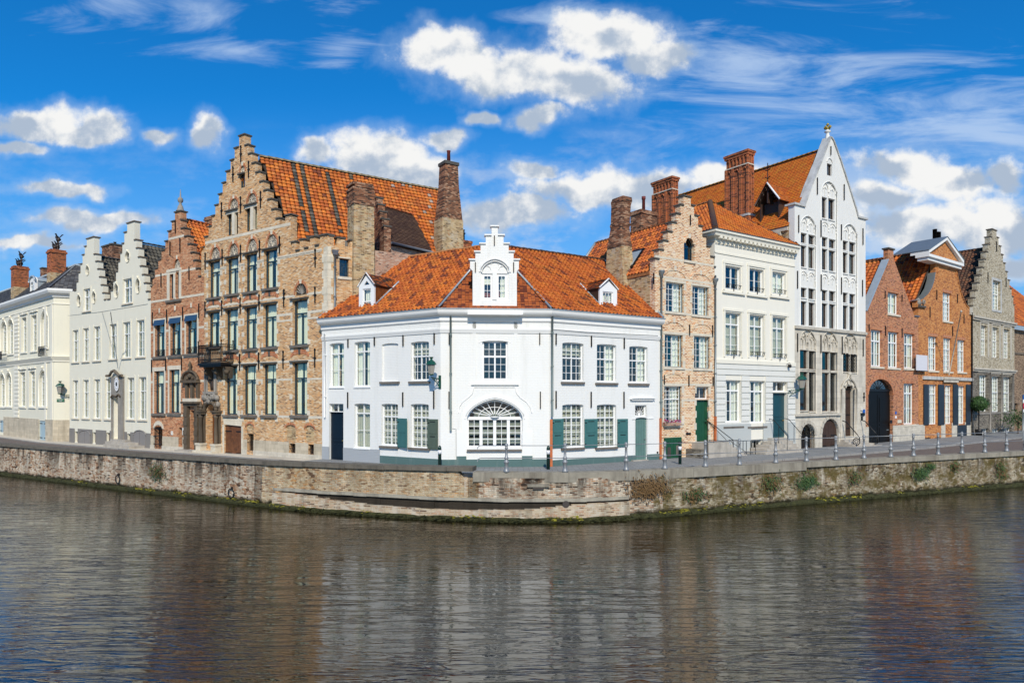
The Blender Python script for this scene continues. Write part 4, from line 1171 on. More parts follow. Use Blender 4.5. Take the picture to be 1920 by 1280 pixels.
    MB().quad((bl_.x, bl_.y, -.3), (ab.x, ab.y, -.3), (ab.x, ab.y, ez), (bl_.x, bl_.y, ez)).quad((ab.x, ab.y, -.3), (br_.x, br_.y, -.3), (br_.x, br_.y, ez), (ab.x, ab.y, ez)).build('back_wall', 'white_wall', H)
    for p, q_, r in ((inw(FL, .2, .38, 0), inw(FL, .2, 8.6, 0), inw(FL, .2, D, 0)), (inw(FR, FR.L-.2, .38, 0), inw(FR, FR.L-.2, 8.6, 0), inw(FR, FR.L-.2, D, 0))):
        MB().quad((p.x, p.y, -.3), (q_.x, q_.y, -.3), (q_.x, q_.y, ez-.05), (r.x, r.y, rz-.12), (p.x, p.y, ez-.05)).build('end_wall', 'white_wall', H)
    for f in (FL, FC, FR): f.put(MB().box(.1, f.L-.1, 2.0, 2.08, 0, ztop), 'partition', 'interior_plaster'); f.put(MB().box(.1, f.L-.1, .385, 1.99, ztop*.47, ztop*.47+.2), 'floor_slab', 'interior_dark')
    # stepped dormer in the middle
    G = FC.layer(-.06)
    t = 'g'; th = .05
    lf = [(528, 228), (472, 320), (415, 408), (357, 496)]; rt = [(722, 228), (778, 320), (832, 408), (890, 496)]
    pts, caps = stepgable(G, t, (592, 660, 131), lf, rt, th=.06)
    ul, zk = G.uz(t, 357, 600); bl2, zk2 = G.uz(t, 385, 625); ur, _ = G.uz(t, 890, 600); br2, _ = G.uz(t, 868, 625); zb = ztop+.22
    pts = [(bl2, zb), (br2, zb), (br2, zk2), (ur, zk)]+pts[2:]+[(ul, zk), (bl2, zk2)]
    u0, u1, z0, z1 = G.rect(t, 486, 655, 764, 945, .14)
    um = (u0+u1)/2
    ua, ub = G.uz(t, 474, 945)[0], G.uz(t, 782, 945)[0]; zsp = G.uz(t, 628, 640)[1]; zap = G.uz(t, 628, 512)[1]
    bay = G.layer(.10)
    G.holes.append([(ua, z0-.04), (ub, z0-.04)]+list(reversed(arc(ua, ub, zsp, zap-zsp, 14, .12))))
    window(bay, t, 487, 660, 606, 944, mat='white_paint', tr=0, cols=2, rb=3, mull=False, rec=.05, fw=.11, curtain='blindtop', cmat='fabric_white')
    window(bay, t, 643, 660, 763, 944, mat='white_paint', tr=0, cols=2, rb=3, mull=False, rec=.05, fw=.11, curtain='right', cmat='fabric_white')
    bay.wall([(ua-.05, z0-.1), (ub+.05, z0-.1)]+list(reversed(arc(ua-.05, ub+.05, zsp, zap-zsp+.05, 14, .12))), 'white_wall', 'blind_arch', .18)
    c = (ua+ub)/2
    G.put(MB().tube([(p[0], G.y0-.015, p[1]) for p in arc(ua-.05, ub+.05, zsp, zap-zsp+.07, 18, .12)], .045, 6).tube([(p[0], G.y0+.03, p[1]) for p in arc(ua+.04, ub-.04, zsp, zap-zsp-.03, 18, .12)], .03, 5), 'arch_moulding', 'white_trim')
    r = (ub-ua)/6.2; tr_ = MB(); zt_ = G.uz(t, 628, 645)[1]
    for q_, rr, hh in ((-.30, 1.0, .8), (0, 1.0, 1.25), (.30, 1.0, .8)):
        cc = c+(ub-ua)*q_; base = zt_+(.26 if q_ == 0 else .16)
        tr_.tube([(cc+r*rr*cos(pi*k/8), G.y0+.085, base+r*hh*sin(pi*k/8)) for k in range(9)], .024, 5)
    G.put(tr_, 'tracery', 'white_trim')
    G.box('mullion_post', 'white_trim', um-.10, um+.10, .02, .13, z0, z1+.06)
    G.wall(pts, 'white_wall', 'dormer_gable', .32)
    for q_ in caps: G.put(MB().box(q_[0]-.06, q_[1]+.06, G.y0-.07, G.y0+.36, q_[2]-.06, q_[2]+.0), 'cap_stone', 'white_trim')
    for x, y0, y1 in ((415, 535, 640), (832, 535, 640), (622, 245, 350)): G.anchor('g', x, y0, y1, curl=False)
    a, b, c_, d = FC.rect(t, 330, 1086, 932, 1108, -.35); FC.put(MB().box(a, b, -.5, -.06, c_, d), 'dormer_ledge', 'white_trim')
    # dormer body behind the gable
    zd = G.uz(t, 628, 410)[1]
    G.put(MB().box(bl2+.04, bl2+.14, .27, 2.8, zb, zk).box(br2-.14, br2-.04, .27, 2.8, zb, zk), 'dormer_cheek', 'dark_wood')
    cm = (bl2+br2)/2
    for s_ in (0, 1):
        P = [(bl2, .26, zk), (bl2, 4.2, zk), (cm, 4.2, zd), (cm, .26, zd)] if s_ == 0 else [(br2, 4.2, zk), (br2, .26, zk), (cm, .26, zd), (cm, 4.2, zd)]
        roof(H, FC.xf, P, PAL_DEEP, 'pan', .24, .27, 'pantile')
    # small dormers
    def small_dormer(f, t, x0, x1, ypk, yev, yb, wx0, wx1, wy0, wy1, back, mat_cheek, tri=None, right=True, off=.35):
        u0, zb = f.uz(t, x0, yb, off); u1, _ = f.uz(t, x1, yb, off); um = (u0+u1)/2
        _, ze = f.uz(t, (x0+x1)/2, yev, off); _, zp = f.uz(t, (x0+x1)/2, ypk, off)
        g = f.layer(off)
        window(g, t, wx0, wy0, wx1, wy1, tr=.5 if tri else 0, cols=1 if tri else 3, rt=1, rb=1 if tri else 2, mull=False, rec=.04, fw=.055, curtain='full' if tri else 'split', cmat='fabric_white')
        if tri:
            a, z_ = g.uz(t, tri[0], tri[3]); b, _ = g.uz(t, tri[1], tri[3]); _, zz = g.uz(t, (tri[0]+tri[1])/2, tri[2])
            g.holes.append([(a, z_), (b, z_), ((a+b)/2, zz)])
            m2 = MB(); m2.quad((a, g.y0+.05, z_), (b, g.y0+.05, z_), ((a+b)/2, g.y0+.05, zz)); m2.build('pane', 'dark_glass', H, f.xf)
        g.wall([(u0, zb), (u1, zb), (u1, ze), (um, zp), (u0, ze)], 'white_paint', 'dormer_front', .10)
        mb = MB()
        for (pa, pb) in (((u0-.05, ze-.03), (um, zp+.03)), ((um, zp+.03), (u1+.05, ze-.03))):
            mb.tube([(pa[0], g.y0-.03, pa[1]), (pb[0], g.y0-.03, pb[1])], .045, 4)
        g.put(mb, 'bargeboard', 'white_paint')
        y1 = off+back
        for uu in (u0, u1-.06): g.put(MB().box(uu, uu+.06, off+.10, y1, zb, ze), 'dormer_cheek', mat_cheek)
        roof(H, f.xf, [(u0-.08, y1+1.2, ze-.04), (u0-.08, off-.06, ze-.04), (um, off-.06, zp), (um, y1+1.2, zp)][::-1][2:]+[(um, off-.06, zp), (um, y1+1.2, zp)] if False else [(u0-.08, off-.06, ze-.04), (u0-.08, y1+1.2, ze-.04), (um, y1+1.2, zp), (um, off-.06, zp)], PAL_BROWN+PAL_DEEP, 'flat', .16, .12, 'pantile', name='dormer_roof', th=.04)
        roof(H, f.xf, [(u1+.08, y1+1.2, ze-.04), (u1+.08, off-.06, ze-.04), (um, off-.06, zp), (um, y1+1.2, zp)], PAL_BROWN+PAL_DEEP, 'flat', .16, .12, 'pantile', name='dormer_roof', th=.04)
        # soakers where cheek meets roof
        sl = (rz-ez)/(D+.22)
        yy = off+.05
        for uu in (u0-.04, u1+.04): g.put(MB().tube([(uu, yy, ez+sl*(yy+.22)+.09), (uu, y1, ez+sl*(y1+.22)+.09)], .05, 4), 'flashing', 'bright_zinc')
    small_dormer(FL, 'd', 757, 858, 897, 975, 1188, 785, 836, 1000, 1168, 1.75, 'orange_wood', (790, 828, 946, 976))
    small_dormer(FR, 'i', 418, 548, -186, -120, 78, 440, 514, -92, 56, 1.5, 'dark_wood', None)
    # rainwater pipes, terracotta foot of the pipe
    FL.pipe('e', 76, 190, 835, .035, 'white_paint')
    FC.pipe('h', 103, 45, 940, .05, 'grey_pipe'); FC.pipe('h', 890, 50, 830, .05, 'grey_pipe')
    FR.pipe('i', 880, 150, 850, .045, 'grey_pipe')
    for f, tt, x, y0, y1 in ((FC, 'h', 882, 850, 1218), (FR, 'i', 874, 855, 1195)):
        u, z1 = f.uz(tt, x, y0, -.05); _, z0 = f.uz(tt, x, y1, -.05); k = max(4, int((z1-z0)/.22))
        for q_ in range(k):
            f.put(MB().box(u-.055, u+.055, -.085, -.023, z0+(z1-z0)*q_/k+.008, z0+(z1-z0)*(q_+1)/k), 'pipe_guard_brick', 'terracotta')
    wr = MB().tube([FL.uz('e', 935, 532)[0:1]+(-.01,)+FL.uz('e', 935, 532)[1:2], FL.uz('e', 973, 532)[0:1]+(-.01,)+FL.uz('e', 973, 532)[1:2]], .01, 4)
    FL.put(wr, 'cable', 'iron')
    pu = [(FR.uz('i', x, y_)) for x, y_ in ((10, 186), (60, 192), (300, 212), (600, 226), (845, 238))]
    FR.put(MB().tube([(p[0], -.10, p[1]) for p in pu[1:]], .010, 4), 'cable', 'iron')
    FC.put(MB().tube([(FC.uz('h', 115, 922)[0], -.012, FC.uz('h', 115, 922)[1]), (FC.uz('h', 145, 925)[0], -.012, FC.uz('h', 145, 925)[1]), (FC.uz('h', 146, 1132)[0], -.012, FC.uz('h', 146, 1132)[1])], .009, 4), 'cable', 'zinc')
    return H, FL, FC, FR
WH, WFL, WFC, WFR = white_house()
# ================================================================== TAN BRICK HOUSE
def tan_house():
    zg = 1.7
    H = empty('tan_brick_house', (TA[0], TA[1], zg), 0, 'tall tan brick house with steep stepped gable, iron balcony and streaked orange tile roof', 'house')
    f = F(H, TA, TB, zg); d2 = Vector((.834, .552)); S0 = Vector(TB); S = F(H, TB, tuple(S0+d2*9.0), zg)
    cw = dict(mat='navy_frame', tr=.30, cols=2, rt=1, rb=1, topmull=False, curtain='drawn', fw=.07, rec=.16)
    for x0, y0, x1, y1 in ((676, 634, 701, 804), (722, 624, 745, 796), (815, 596, 838, 772), (863, 582, 887, 758)):
        window(f, 'b', x0, y0, x1, y1, 'navy_frame', tr=0, cols=1, rb=1, mull=False, fw=.06, rec=.16, curtain='full' if x0 % 2 else None)
    for x0, x1, y in ((655, 748, 622), (795, 890, 578)):
        a, b, c, d = f.rect('b', x0, y, x1, y+20); drip(f, a, b, d, over=0); f.put(MB().box(a+.05, b-.02, -.02, .02, c-.0, d-.001), 'lintel', 'trim_stone')
    for x, y0, y1 in ((711, 628, 800), (850, 590, 765)):
        a, b, c, d = f.rect('b', x-10, y0, x+10, y1, .0); f.put(MB().box(a, b, -.03, .14, c, d), 'mullion_post', 'trim_stone')
    window(f, 'b', 769, 352, 797, 447, 'navy_frame', tr=0, cols=1, rb=1, mull=False, rec=.12, glass='glass', curtain=None)
    a, b, c, d = f.rect('b', 752, 336, 800, 350); drip(f, a, b, c, over=0)
    tympanum(f, 'b', 762, 285, 798, 332); tympanum(f, 'b', 680, 532, 748, 605); tympanum(f, 'b', 815, 492, 886, 575)
    rows = []
    for x0, y0, x1, y1, yt in ((541, 1003, 611, 1268, 897), (676, 978, 749, 1243, 868), (814, 948, 889, 1224, 833), (958, 917, 1041, 1198, 800)):
        o, r = window(f, 'b', x0, y0, x1, y1, **cw); rows.append(r)
        tympanum(f, 'b', x0, yt, x1, y0-22)
    r3 = []
    for x0, y0, x1, y1 in ((506, 172, 572, 412), (628, 152, 702, 438), (763, 136, 836, 427), (896, 116, 974, 415)):
        o, r = window(f, 'c', x0, y0, x1, y1, **cw); rows.append(r); r3.append(r)
    o, r = window(f, 'c', 1103, 86, 1192, 400, **cw); rows.append(r); tympanum(f, 'b', 1172, 1168, 1262, 1252, star=True)
    for x0, y0, x1, y1 in ((626, 551, 697, 893), (753, 546, 829, 893), (893, 537, 971, 895), (1103, 526, 1189, 895)):
        o, r = window(f, 'c', x0, y0, x1, y1, **cw); rows.append(r); r3.append(r)
    for u0, u1, z0, z1 in rows:
        drip(f, u0-.05, u1+.03, z1+.03); jambs(f, u0, u1, z0, z1)
        voussoir_sill(f, u0-.12, u1+.12, z0-.01, 'sill_stone', .13, .13)
        f.put(MB().box(u0-.14, u0+.1, -.02, .02, z0-.36, z0-.145), 'corbel_stone', 'trim_stone'); f.put(MB().box(u1-.1, u1+.14, -.02, .02, z0-.36, z0-.145), 'corbel_stone', 'trim_stone')
    for u0, u1, z0, z1 in r3: arch_brick(f, u0-.02, u1+.02, z1+.30, .16, .26, 'red_arch_brick', .02, 'dark_cap')
    # ground floor openings
    door(f, 'u', 338, 858, 517, 1203, 'brown_wood', rec=.10, arch=.12, planks=8, handle=None, hinges=True, name='cellar_gate', r0=0)
    a, b, c, d = f.rect('u', 322, 800, 537, 1200); a2, b2, c2, d2_ = f.rect('u', 338, 858, 517, 1203)
    f.put(MB().prism([(a2-.02, d2_-.05), (b2+.02, d2_-.12), (b2+.14, d), (a2-.10, d)], -.03, .0), 'gate_lintel', 'pale_stone')
    f.band('gate_jamb', 'pale_stone', a, a2-.003, .0, d2_-.06, .03, skip=False); f.band('gate_jamb', 'pale_stone', b2+.003, b, .0, d2_-.14, .03, skip=False)
    def barred(x0, y0, x1, y1, t='c', vert=3, arch=0):
        o, (u0, u1, z0, z1) = window(f, t, x0, y0, x1, y1, 'brown_frame', tr=0, cols=1, rb=1, mull=False, rec=.2, glass='dark_glass', arch=arch, name='cellar_window', r0=0)
        for k in range(vert): MB().tube([(u0+(u1-u0)*(k+1)/(vert+1), f.y0+.03, z0), (u0+(u1-u0)*(k+1)/(vert+1), f.y0+.03, z1-.02)], .014, 5).build('window_bar', 'iron', o)
        MB().box(u0, u1, f.y0+.02, f.y0+.04, (z0+z1)/2-.012, (z0+z1)/2+.012).build('window_bar', 'iron', o)
        return u0, u1, z0, z1
    for x0, y0, x1, y1, xa, xb, ya, yb in ((765, 1026, 812, 1148, 756, 812, 957, 1018), (1062, 1096, 1108, 1163, 1036, 1108, 963, 1075), (1196, 1102, 1238, 1173, 1172, 1240, 968, 1082)):
        barred(x0, y0, x1, y1)
        u0, u1, z0, z1 = f.rect('c', xa, ya, xb, yb)
        ap = arc(u0, u1, z1-.22, .22, 8); f.holes.append([(u0, z0), (u1, z0)]+list(reversed(ap)))
        f.put(MB().prism([(u0-.03, z0-.03), (u1+.03, z0-.03)]+list(reversed(arc(u0-.03, u1+.03, z1-.22, .25, 8))), .07, .2), 'blocked_arch', 'old_tan_brick')
        arch_brick(f, u0, u1, z1-.22, .22, .13, 'red_arch_brick', .012, None)
    # portal
    t = 'u'
    door(f, t, 152, 658, 262, 1108, 'orange_wood', rec=.42, r0=0, arch=.5, panels=True, name='carved_door', handle='brass')
    u0, u1, z0, z1 = f.rect(t, 152, 658, 262, 1108)
    hw = (u1-u0)/2; um = (u0+u1)/2; ztop = z1+.02
    P = []
    def put(name, mb, mat='dark_portal_stone'): return f.put(mb, name, mat)
    zent = f.uz(t, 200, 760)[1]; zped = f.uz(t, 200, 1060)[1]; zbase = f.uz(t, 200, 1165)[1]
    for s_ in (0, 1):
        a = u0-.42 if s_ == 0 else u1+.06; b = a+.36; c = (a+b)/2
        put('pedestal', MB().box(a-.06, b+.06, -.42, -.003, -.1, zped-.12).box(a-.10, b+.10, -.46, -.0035, zped-.12, zped), 'pale_stone')
        put('column', MB().lathe([(.13, 0), (.15, .06), (.115, .10), (.125, .5), (.10, zent-zped-.25), (.14, zent-zped-.2), (.15, zent-zped-.03)], (c, -.22, zped), 10))
        put('pilaster', MB().box(a+.02, b-.02, -.10, -.002, zped+.001, zent-.0))
        put('entablature', MB().box(a-.05, b+.05, -.36, -.003, zent, zent+.14).box(a-.10, b+.10, -.42, -.0035, zent+.14, zent+.24))
        put('pinnacle', polar_lump(MB().lathe([(.10, 0), (.12, .1), (.06, .16), (.09, .3), (.02, .55)], (c, -.22, zent+.24), 8), (c, -.22, zent+.5), .12, seed=s_))
    ar = arc(u0-.12, u1+.12, z1-hw*.9, hw*.9+.16, 14)
    put('archivolt', MB().tube([(p[0], -.10, p[1]) for p in ar], .12, 6).tube([(p[0], -.02, p[1]) for p in arc(u0-.30, u1+.30, z1-hw*.7, hw+.34, 14)], .09, 6))
    zn0 = f.uz(t, 200, 590)[1]; zn1 = f.uz(t, 200, 305)[1]; na, nb = f.uz(t, 168, 400)[0], f.uz(t, 236, 400)[0]
    hl = [(na, zn0+.45), (nb, zn0+.45)]+list(reversed(arc(na, nb, zn1-.3, .3, 8))); f.holes.append(hl)
    put('niche_back', MB().prism([(na-.05, zn0+.4), (nb+.05, zn0+.4)]+list(reversed(arc(na-.05, nb+.05, zn1-.3, .35, 8))), .34, .4))
    st = MB().lathe([(.16, 0), (.19, .3), (.14, .75), (.17, 1.0), (.06, 1.1), (.09, 1.18), (.085, 1.28), (.02, 1.34)], ((na+nb)/2, .14, zn0+.46), 9)
    st.tube([((na+nb)/2-.15, .12, zn0+1.35), ((na+nb)/2-.2, -.02, zn0+1.0), ((na+nb)/2+.02, -.04, zn0+1.05)], .05, 5)
    put('statue', st, 'bronze')
    put('niche_frame', MB().tube([(na-.06, -.03, zn0+.4), (na-.06, -.03, zn1-.3)]+[(p[0], -.03, p[1]) for p in arc(na-.06, nb+.06, zn1-.3, .36, 8)]+[(nb+.06, -.03, zn0+.4)], .06, 6)
        .box(na-.3, na-.16, -.09, -.002, zn0+.3, zn1-.1).box(nb+.16, nb+.3, -.09, -.002, zn0+.3, zn1-.1).box(na-.34, nb+.34, -.16, -.003, zn0+.24, zn0+.40), 'grey_carved_stone')
    lm = MB()
    for k in range(26):
        rr = random.Random(k); polar_lump(lm, (um+rr.uniform(-.85, .85), -.10, zn0+rr.uniform(-.28, .26)-abs(rr.uniform(-.2, .2))), rr.uniform(.09, .19), seed=k)
    for s_ in (-1, 1):
        lm.tube([(um+s_*(.2+.5*cos(a*.5)), -.14, zn0-.05+.34*sin(a*.5)) for a in range(9)], .06, 5)
    put('carved_cartouche', lm, 'grey_carved_stone')
    put('door_step', MB().box(u0-.5, u1+.5, -.62, -.001, -.15, .12), 'pale_stone')
    # balcony
    a, b, c, d = f.rect('c', 424, 398, 586, 524, -.75)
    bal = put('balcony', MB().box(a, b, -.82, -.004, c-.16, c-.02).box(a+.06, b-.06, -.76, -.005, c-.26, c-.161), 'iron')
    cb = MB()
    for x in (a+.15, (a+b)/2, b-.15):
        cb.hexa([(x-.09, -.15, c-.95), (x+.09, -.15, c-.95), (x+.09, -.005, c-.95), (x-.09, -.005, c-.95)], [(x-.1, -.5, c-.262), (x+.1, -.5, c-.262), (x+.1, -.005, c-.262), (x-.1, -.005, c-.262)])
        polar_lump(cb, (x, -.35, c-.55), .16, seed=int(x*10))
    cb.build('corbel', 'dark_portal_stone', bal)
    zt_ = d
    for (p, q_) in (((a, -.78), (b, -.78)), ((a, -.03), (a, -.78)), ((b, -.78), (b, -.03))):
        L = hypot(q_[0]-p[0], q_[1]-p[1]); k = int(L/.085); m = MB()
        for zz in (c+.03, c+.18, zt_-.16, zt_-.02): m.tube([(p[0], p[1], zz), (q_[0], q_[1], zz)], .020, 5)
        for i in range(k+1):
            x = p[0]+(q_[0]-p[0])*i/k; y = p[1]+(q_[1]-p[1])*i/k
            m.tube([(x, y, c), (x, y, zt_)], .015, 4)
            if i % 2: m.tube([(x+.035*cos(q*pi/3), y, (c+zt_)/2+.10*sin(q*pi/3)) for q in range(6)], .013, 4, closed=True)
        for x, y in (p, q_): m.tube([(x, y, c), (x, y, zt_+.16)], .03, 5).lathe([(.02, 0), (.05, .04), (.01, .12)], (x, y, zt_+.14), 6)
        m.build('railing', 'iron', bal)
    for x, y0, y1 in ((590, 85, 195), (720, 65, 180), (853, 42, 160), (1028, 8, 134), (1248, -10, 106), (472, 95, 208), (716, 463, 582), (850, 453, 577), (1023, 440, 567), (1247, 425, 560)):
        f.anchor('c', x, y0, y1)
    for x, y0, y1 in ((503, 935, 1062), (630, 906, 1032), (768, 876, 1005), (910, 843, 975), (1060, 810, 942), (625, 558, 682), (768, 513, 640), (918, 473, 600), (711, 288, 408), (828, 248, 374), (770, 132, 260), (1328, 905, 1045), (1094, 1208, 1270)):
        f.anchor('b', x, y0, y1)
    # outline
    left = [(720, 148), (690, 238), (658, 322), (630, 408), (602, 493), (575, 575), (550, 655), (525, 735), (497, 812), (470, 892)]
    right = [(822, 118), (850, 182), (878, 252), (908, 320), (938, 390), (968, 456), (998, 524), (1030, 598), (1060, 668)]
    pts, caps = stepgable(f, 'b', (754, 796, 56), left, right)
    uz = lambda x, y: f.uz('b', x, y)
    tail = [uz(1060, 745), uz(1098, 738), uz(1100, 660), uz(1142, 655), uz(1143, 905)]
    mer = []
    for x0, x1, y in ((1150, 1178, 850), (1208, 1242, 832), (1285, 1322, 812), (1362, 1424, 800)):
        a, zt = uz(x0, y); b, _ = uz(x1, y); b = min(b, f.L-.01); zl = zt-.50
        mer += [(a, zl), (a, zt-.08), (b, zt-.08)]+([(b, zl)] if x1 < 1400 else []); caps.append((a, b, zt))
        if x1 < 1400: f.put(MB().box(b+.03, uz(x1+40, y)[0]-.08, -.07, .45, zl-.07, zl+.0), 'cap_stone', 'dark_cap')
    zc0, zc1 = tail[4][1], mer[0][1]
    a0, a1 = tail[0][0], tail[1][0]
    caps += [(tail[2][0], tail[3][0], tail[2][1]+.07)]
    pts2 = [(pts[0][0], -.3), (f.L-.01, -.3)]+list(reversed(mer))+[(tail[4][0], mer[0][1]-.0), tail[3], (tail[2][0], tail[3][1]), (tail[1][0], tail[1][1]), (tail[0][0], tail[1][1])]+pts[2:]
    f.wall(pts2, 'tan_brick', 'front_wall', .40)
    capstones(f, caps)
    f.put(MB().prism([(0.0, -.3), (f.L-.02, -.3), (f.L-.02, .55), (0, .55)], -.02, -.0, [[(h[0][0], -.2 if h[0][1] < .0 else h[0][1])]+h[1:] for h in []]), 'x', 'plinth_stone') if False else None
    um2 = f.uz('c', 740, 1000)[0]
    zpl = f.uz('c', 950, 1078)[1]
    for p, q_ in ((um2+.1, f.uz('c', 755, 1100)[0]),): pass
    f.band('plinth', 'plinth_stone', f.uz('c', 735, 1100)[0], f.L-.01, .30, zpl, .018)
    f.band('plinth', 'base_stone', f.uz('c', 735, 1150)[0], f.L, -.3, .30, .05)
    # white stone courses
    for t_, x, y, h in (('b', 780, 800, .16), ('b', 900, 1000, .13), ('b', 720, 1040, .10), ('c', 1010, 190, .14), ('c', 1000, 68, .12), ('c', 1010, 520, .12), ('c', 1010, 645, .10), ('c', 1000, 905, .14), ('c', 640, 270, .10)):
        z = f.uz(t_, x, y)[1]; a = caps[0][0]
        zz = [c for c in caps if c[2] > z+.1]
        lo = min([c[0] for c in zz if c[0] < caps[0][0]+.01], default=0)+.04; hi = max([c[1] for c in zz if c[1] > caps[0][1]-.01], default=f.L)-.04
        if t_ == 'c': lo, hi = .02, f.L-.45
        f.band('stone_course', 'trim_stone', max(lo, .02), min(hi, f.L-.45), z-h/2, z+h/2, .010)
    # toothed white quoins at the corner
    z = -.2; k = 0; zt = uz(1395, 890)[1]
    while z < zt:
        hh = .42; w = .42 if k % 2 else .30
        f.put(MB().box(f.L-w, f.L+.015, -.018, .002, z+.004, min(zt, z+hh)-.004), 'quoin_stone', 'pale_stone'); S.put(MB().box(-.018, .30 if k % 2 else .18, -.018, .002, z+.004, min(zt, z+hh)-.004), 'quoin_stone', 'pale_stone')
        z += hh; k += 1
    # side wall with battlements, small window, rainwater pipe
    o, r = window(S, 'd', 627, 800, 690, 920, 'navy_frame', tr=0, cols=4, rb=5, mull=False, rec=.16, glass='dark_glass', r0=0); drip(S, r[0], r[1], r[3]+.01, 'trim_stone', .07, .05); voussoir_sill(S, r[0]-.1, r[1]+.15, r[2], 'trim_stone', .14, .05)
    ce = S.uz('d', 865, 600)[0]; tops = []
    zlow = S.uz('d', 640, 715)[1]
    for x0, x1, y in ((563, 590, 640), (612, 664, 652), (700, 742, 670)):
        a, zt2 = S.uz('d', x0, y); b, _ = S.uz('d', x1, y); a = max(0.0, a) if x0 > 570 else 0.0
        tops += [(a, zlow), (a, zt2-.07), (b, zt2-.07), (b, zlow)]; S.put(MB().box(a-.05 if a > 0 else .02, b+.05, -.06, .45, zt2-.07, zt2), 'cap_stone', 'dark_cap')
    if tops[0][0] <= .0: tops = tops[1:]
    S.wall([(0, -.3), (ce, -.3), (ce, zlow)]+list(reversed(tops)), 'tan_brick', 'side_wall', .38)
    S.pipe('d', 597, 755, 1150, .05, 'zinc')
    u, z = S.uz('d', 597, 750, -.09); S.put(MB().hexa([(u-.09, -.2, z-.2), (u+.09, -.2, z-.2), (u+.09, -.01, z-.2), (u-.09, -.01, z-.2)], [(u-.16, -.26, z+.05), (u+.16, -.26, z+.05), (u+.16, -.01, z+.05), (u-.16, -.01, z+.05)]), 'rainwater_head', 'lead')
    # big weathered chimney on the side wall
    a, zc = S.uz('d', 722, 345, -.25); b, _ = S.uz('d', 862, 360, -.25); zm = S.uz('d', 790, 440, -.25)[1]; zk = S.uz('d', 790, 835)[1]
    o = S.put(MB().hexa([(a, -.25, zk-2), (b, -.25, zk-2), (b, .75, zk-2), (a, .75, zk-2)], [(a+.02, -.22, zm), (b-.02, -.22, zm), (b-.02, .72, zm), (a+.02, .72, zm)]), 'chimney', 'old_tan_brick', None, 'broad weathered chimney with rough dark top')
    mt = MB(); mt.box(a-.02, b+.02, -.27, .77, zm+.0, zm+.5)
    for k in range(5): mt.box(a-.04+k*.04*(k % 2), b+.04-k*.03, -.29+.02*(k % 3), .78, zm+.5+k*.13, zm+.63+k*.13)
    mt.build('chimney_top', 'dark_chimney_brick', o)
    # roof
    W3 = lambda x, y, z: Vector((x-H.location.x, y-H.location.y, z-zg))
    R0, R1 = W3(-14.95, 38.75, 18.93), W3(-4.75, 45.55, 18.93); E0, E1 = W3(-12.0, 36.75, 13.4), W3(-3.5, 42.4, 13.4)
    sk = (E1-E0).normalized()*.62+Vector((0, 0, -.22)); R0, E0 = R0+sk, E0+sk; R1 = R1+Vector((0, 0, -.22)); E1 = E1+Vector((0, 0, -.22))
    stripes = [1.46, 2.07, 3.38, 5.1]
    def colf(i, j, ni, nj):
        e = (E1-E0).normalized(); x = i*.25
        for k, s_ in enumerate(stripes):
            if i == round(s_/.25)+1 and not (k == 3 and (j < 8 or random.random() < .4)) and not (k == 2 and j < 5) and random.random() > .05: return random.choice(PAL_DARK)
        r = random.random()
        if r < .04 and x > 5: return (.32, .26, .22)
        return random.choice(PAL_ORANGE) if r < .85 else random.choice(PAL_DEEP)
    camL = Vector((0, 0, 5))-H.location
    e0 = (E1-E0).normalized(); sh = (R0-E0).dot(e0)
    roof(H, None, [E0, E1, R1, R0], None, 'scale', .25, .27, 'mossy_pantile', colf, single=300, camloc=camL)
    L0 = W3(-19.0, 41.9, 13.8); L1 = L0+(E1-E0)
    roof(H, None, [L1, L0, R0, R1], PAL_ORANGE, 'pan', .4, .45, 'pantile')
    ridge(H, None, R0+Vector((0, 0, .06)), R1+Vector((0, 0, .06)), 'old_ridge', .15, .42)
    B0 = W3(TB[0], TB[1], 0); B1 = B0+Vector((d2.x*9, d2.y*9, 0)); zfl = 11.2
    MB().quad((B0.x, B0.y+.3, zfl-.0), (B1.x, B1.y, zfl), (E1.x+1, E1.y+1, zfl), (L0.x+1, L0.y, zfl)).build('flat_roof', 'lead', H)
    MB().quad((E0.x, E0.y, 10), (E1.x, E1.y, 10), (E1.x, E1.y, E1.z), (E0.x, E0.y, E0.z)).quad((L1.x, L1.y, -.3), (E1.x, E1.y, -.3), (E1.x, E1.y, E1.z), (R1.x, R1.y, R1.z-.1), (L1.x, L1.y, L1.z)).quad((L0.x, L0.y, -.3), (L1.x, L1.y, -.3), (L1.x, L1.y, L1.z), (L0.x, L0.y, L0.z)).build('rear_walls', 'old_tan_brick', H)
    MB().quad((E1.x, E1.y, -.3), (B1.x, B1.y, -.3), (B1.x, B1.y, zfl), (E1.x, E1.y, zfl)).quad((B1.x, B1.y, -.3), (B0.x+d2.x*2.5, B0.y+d2.y*2.5, -.3), (B0.x+d2.x*2.5, B0.y+d2.y*2.5, zfl), (B1.x, B1.y, zfl)).build('rear_walls', 'pink_brick', H)
    f.put(MB().box(.3, f.L-.1, 2.3, 2.38, 0, 12), 'partition', 'interior_plaster')
    for z in (3.9, 7.4, 10.6): f.put(MB().box(.3, f.L-.1, .405, 2.29, z, z+.2), 'floor_slab', 'interior_dark')
    # stepped side gable and brown lean-to roof
    q0, q1, q2, q3 = at('d', 905, 450, 40.2), at('d', 1168, 497, 42.2), at('d', 1248, 738, 40.2), at('d', 972, 690, 37.7)
    q = [Vector((p.x-H.location.x, p.y-H.location.y, p.z-zg)) for p in (q3, q2, q1, q0)]
    q[1].z = q[0].z; q[2] = q[3]+(q[1]-q[0])*.80
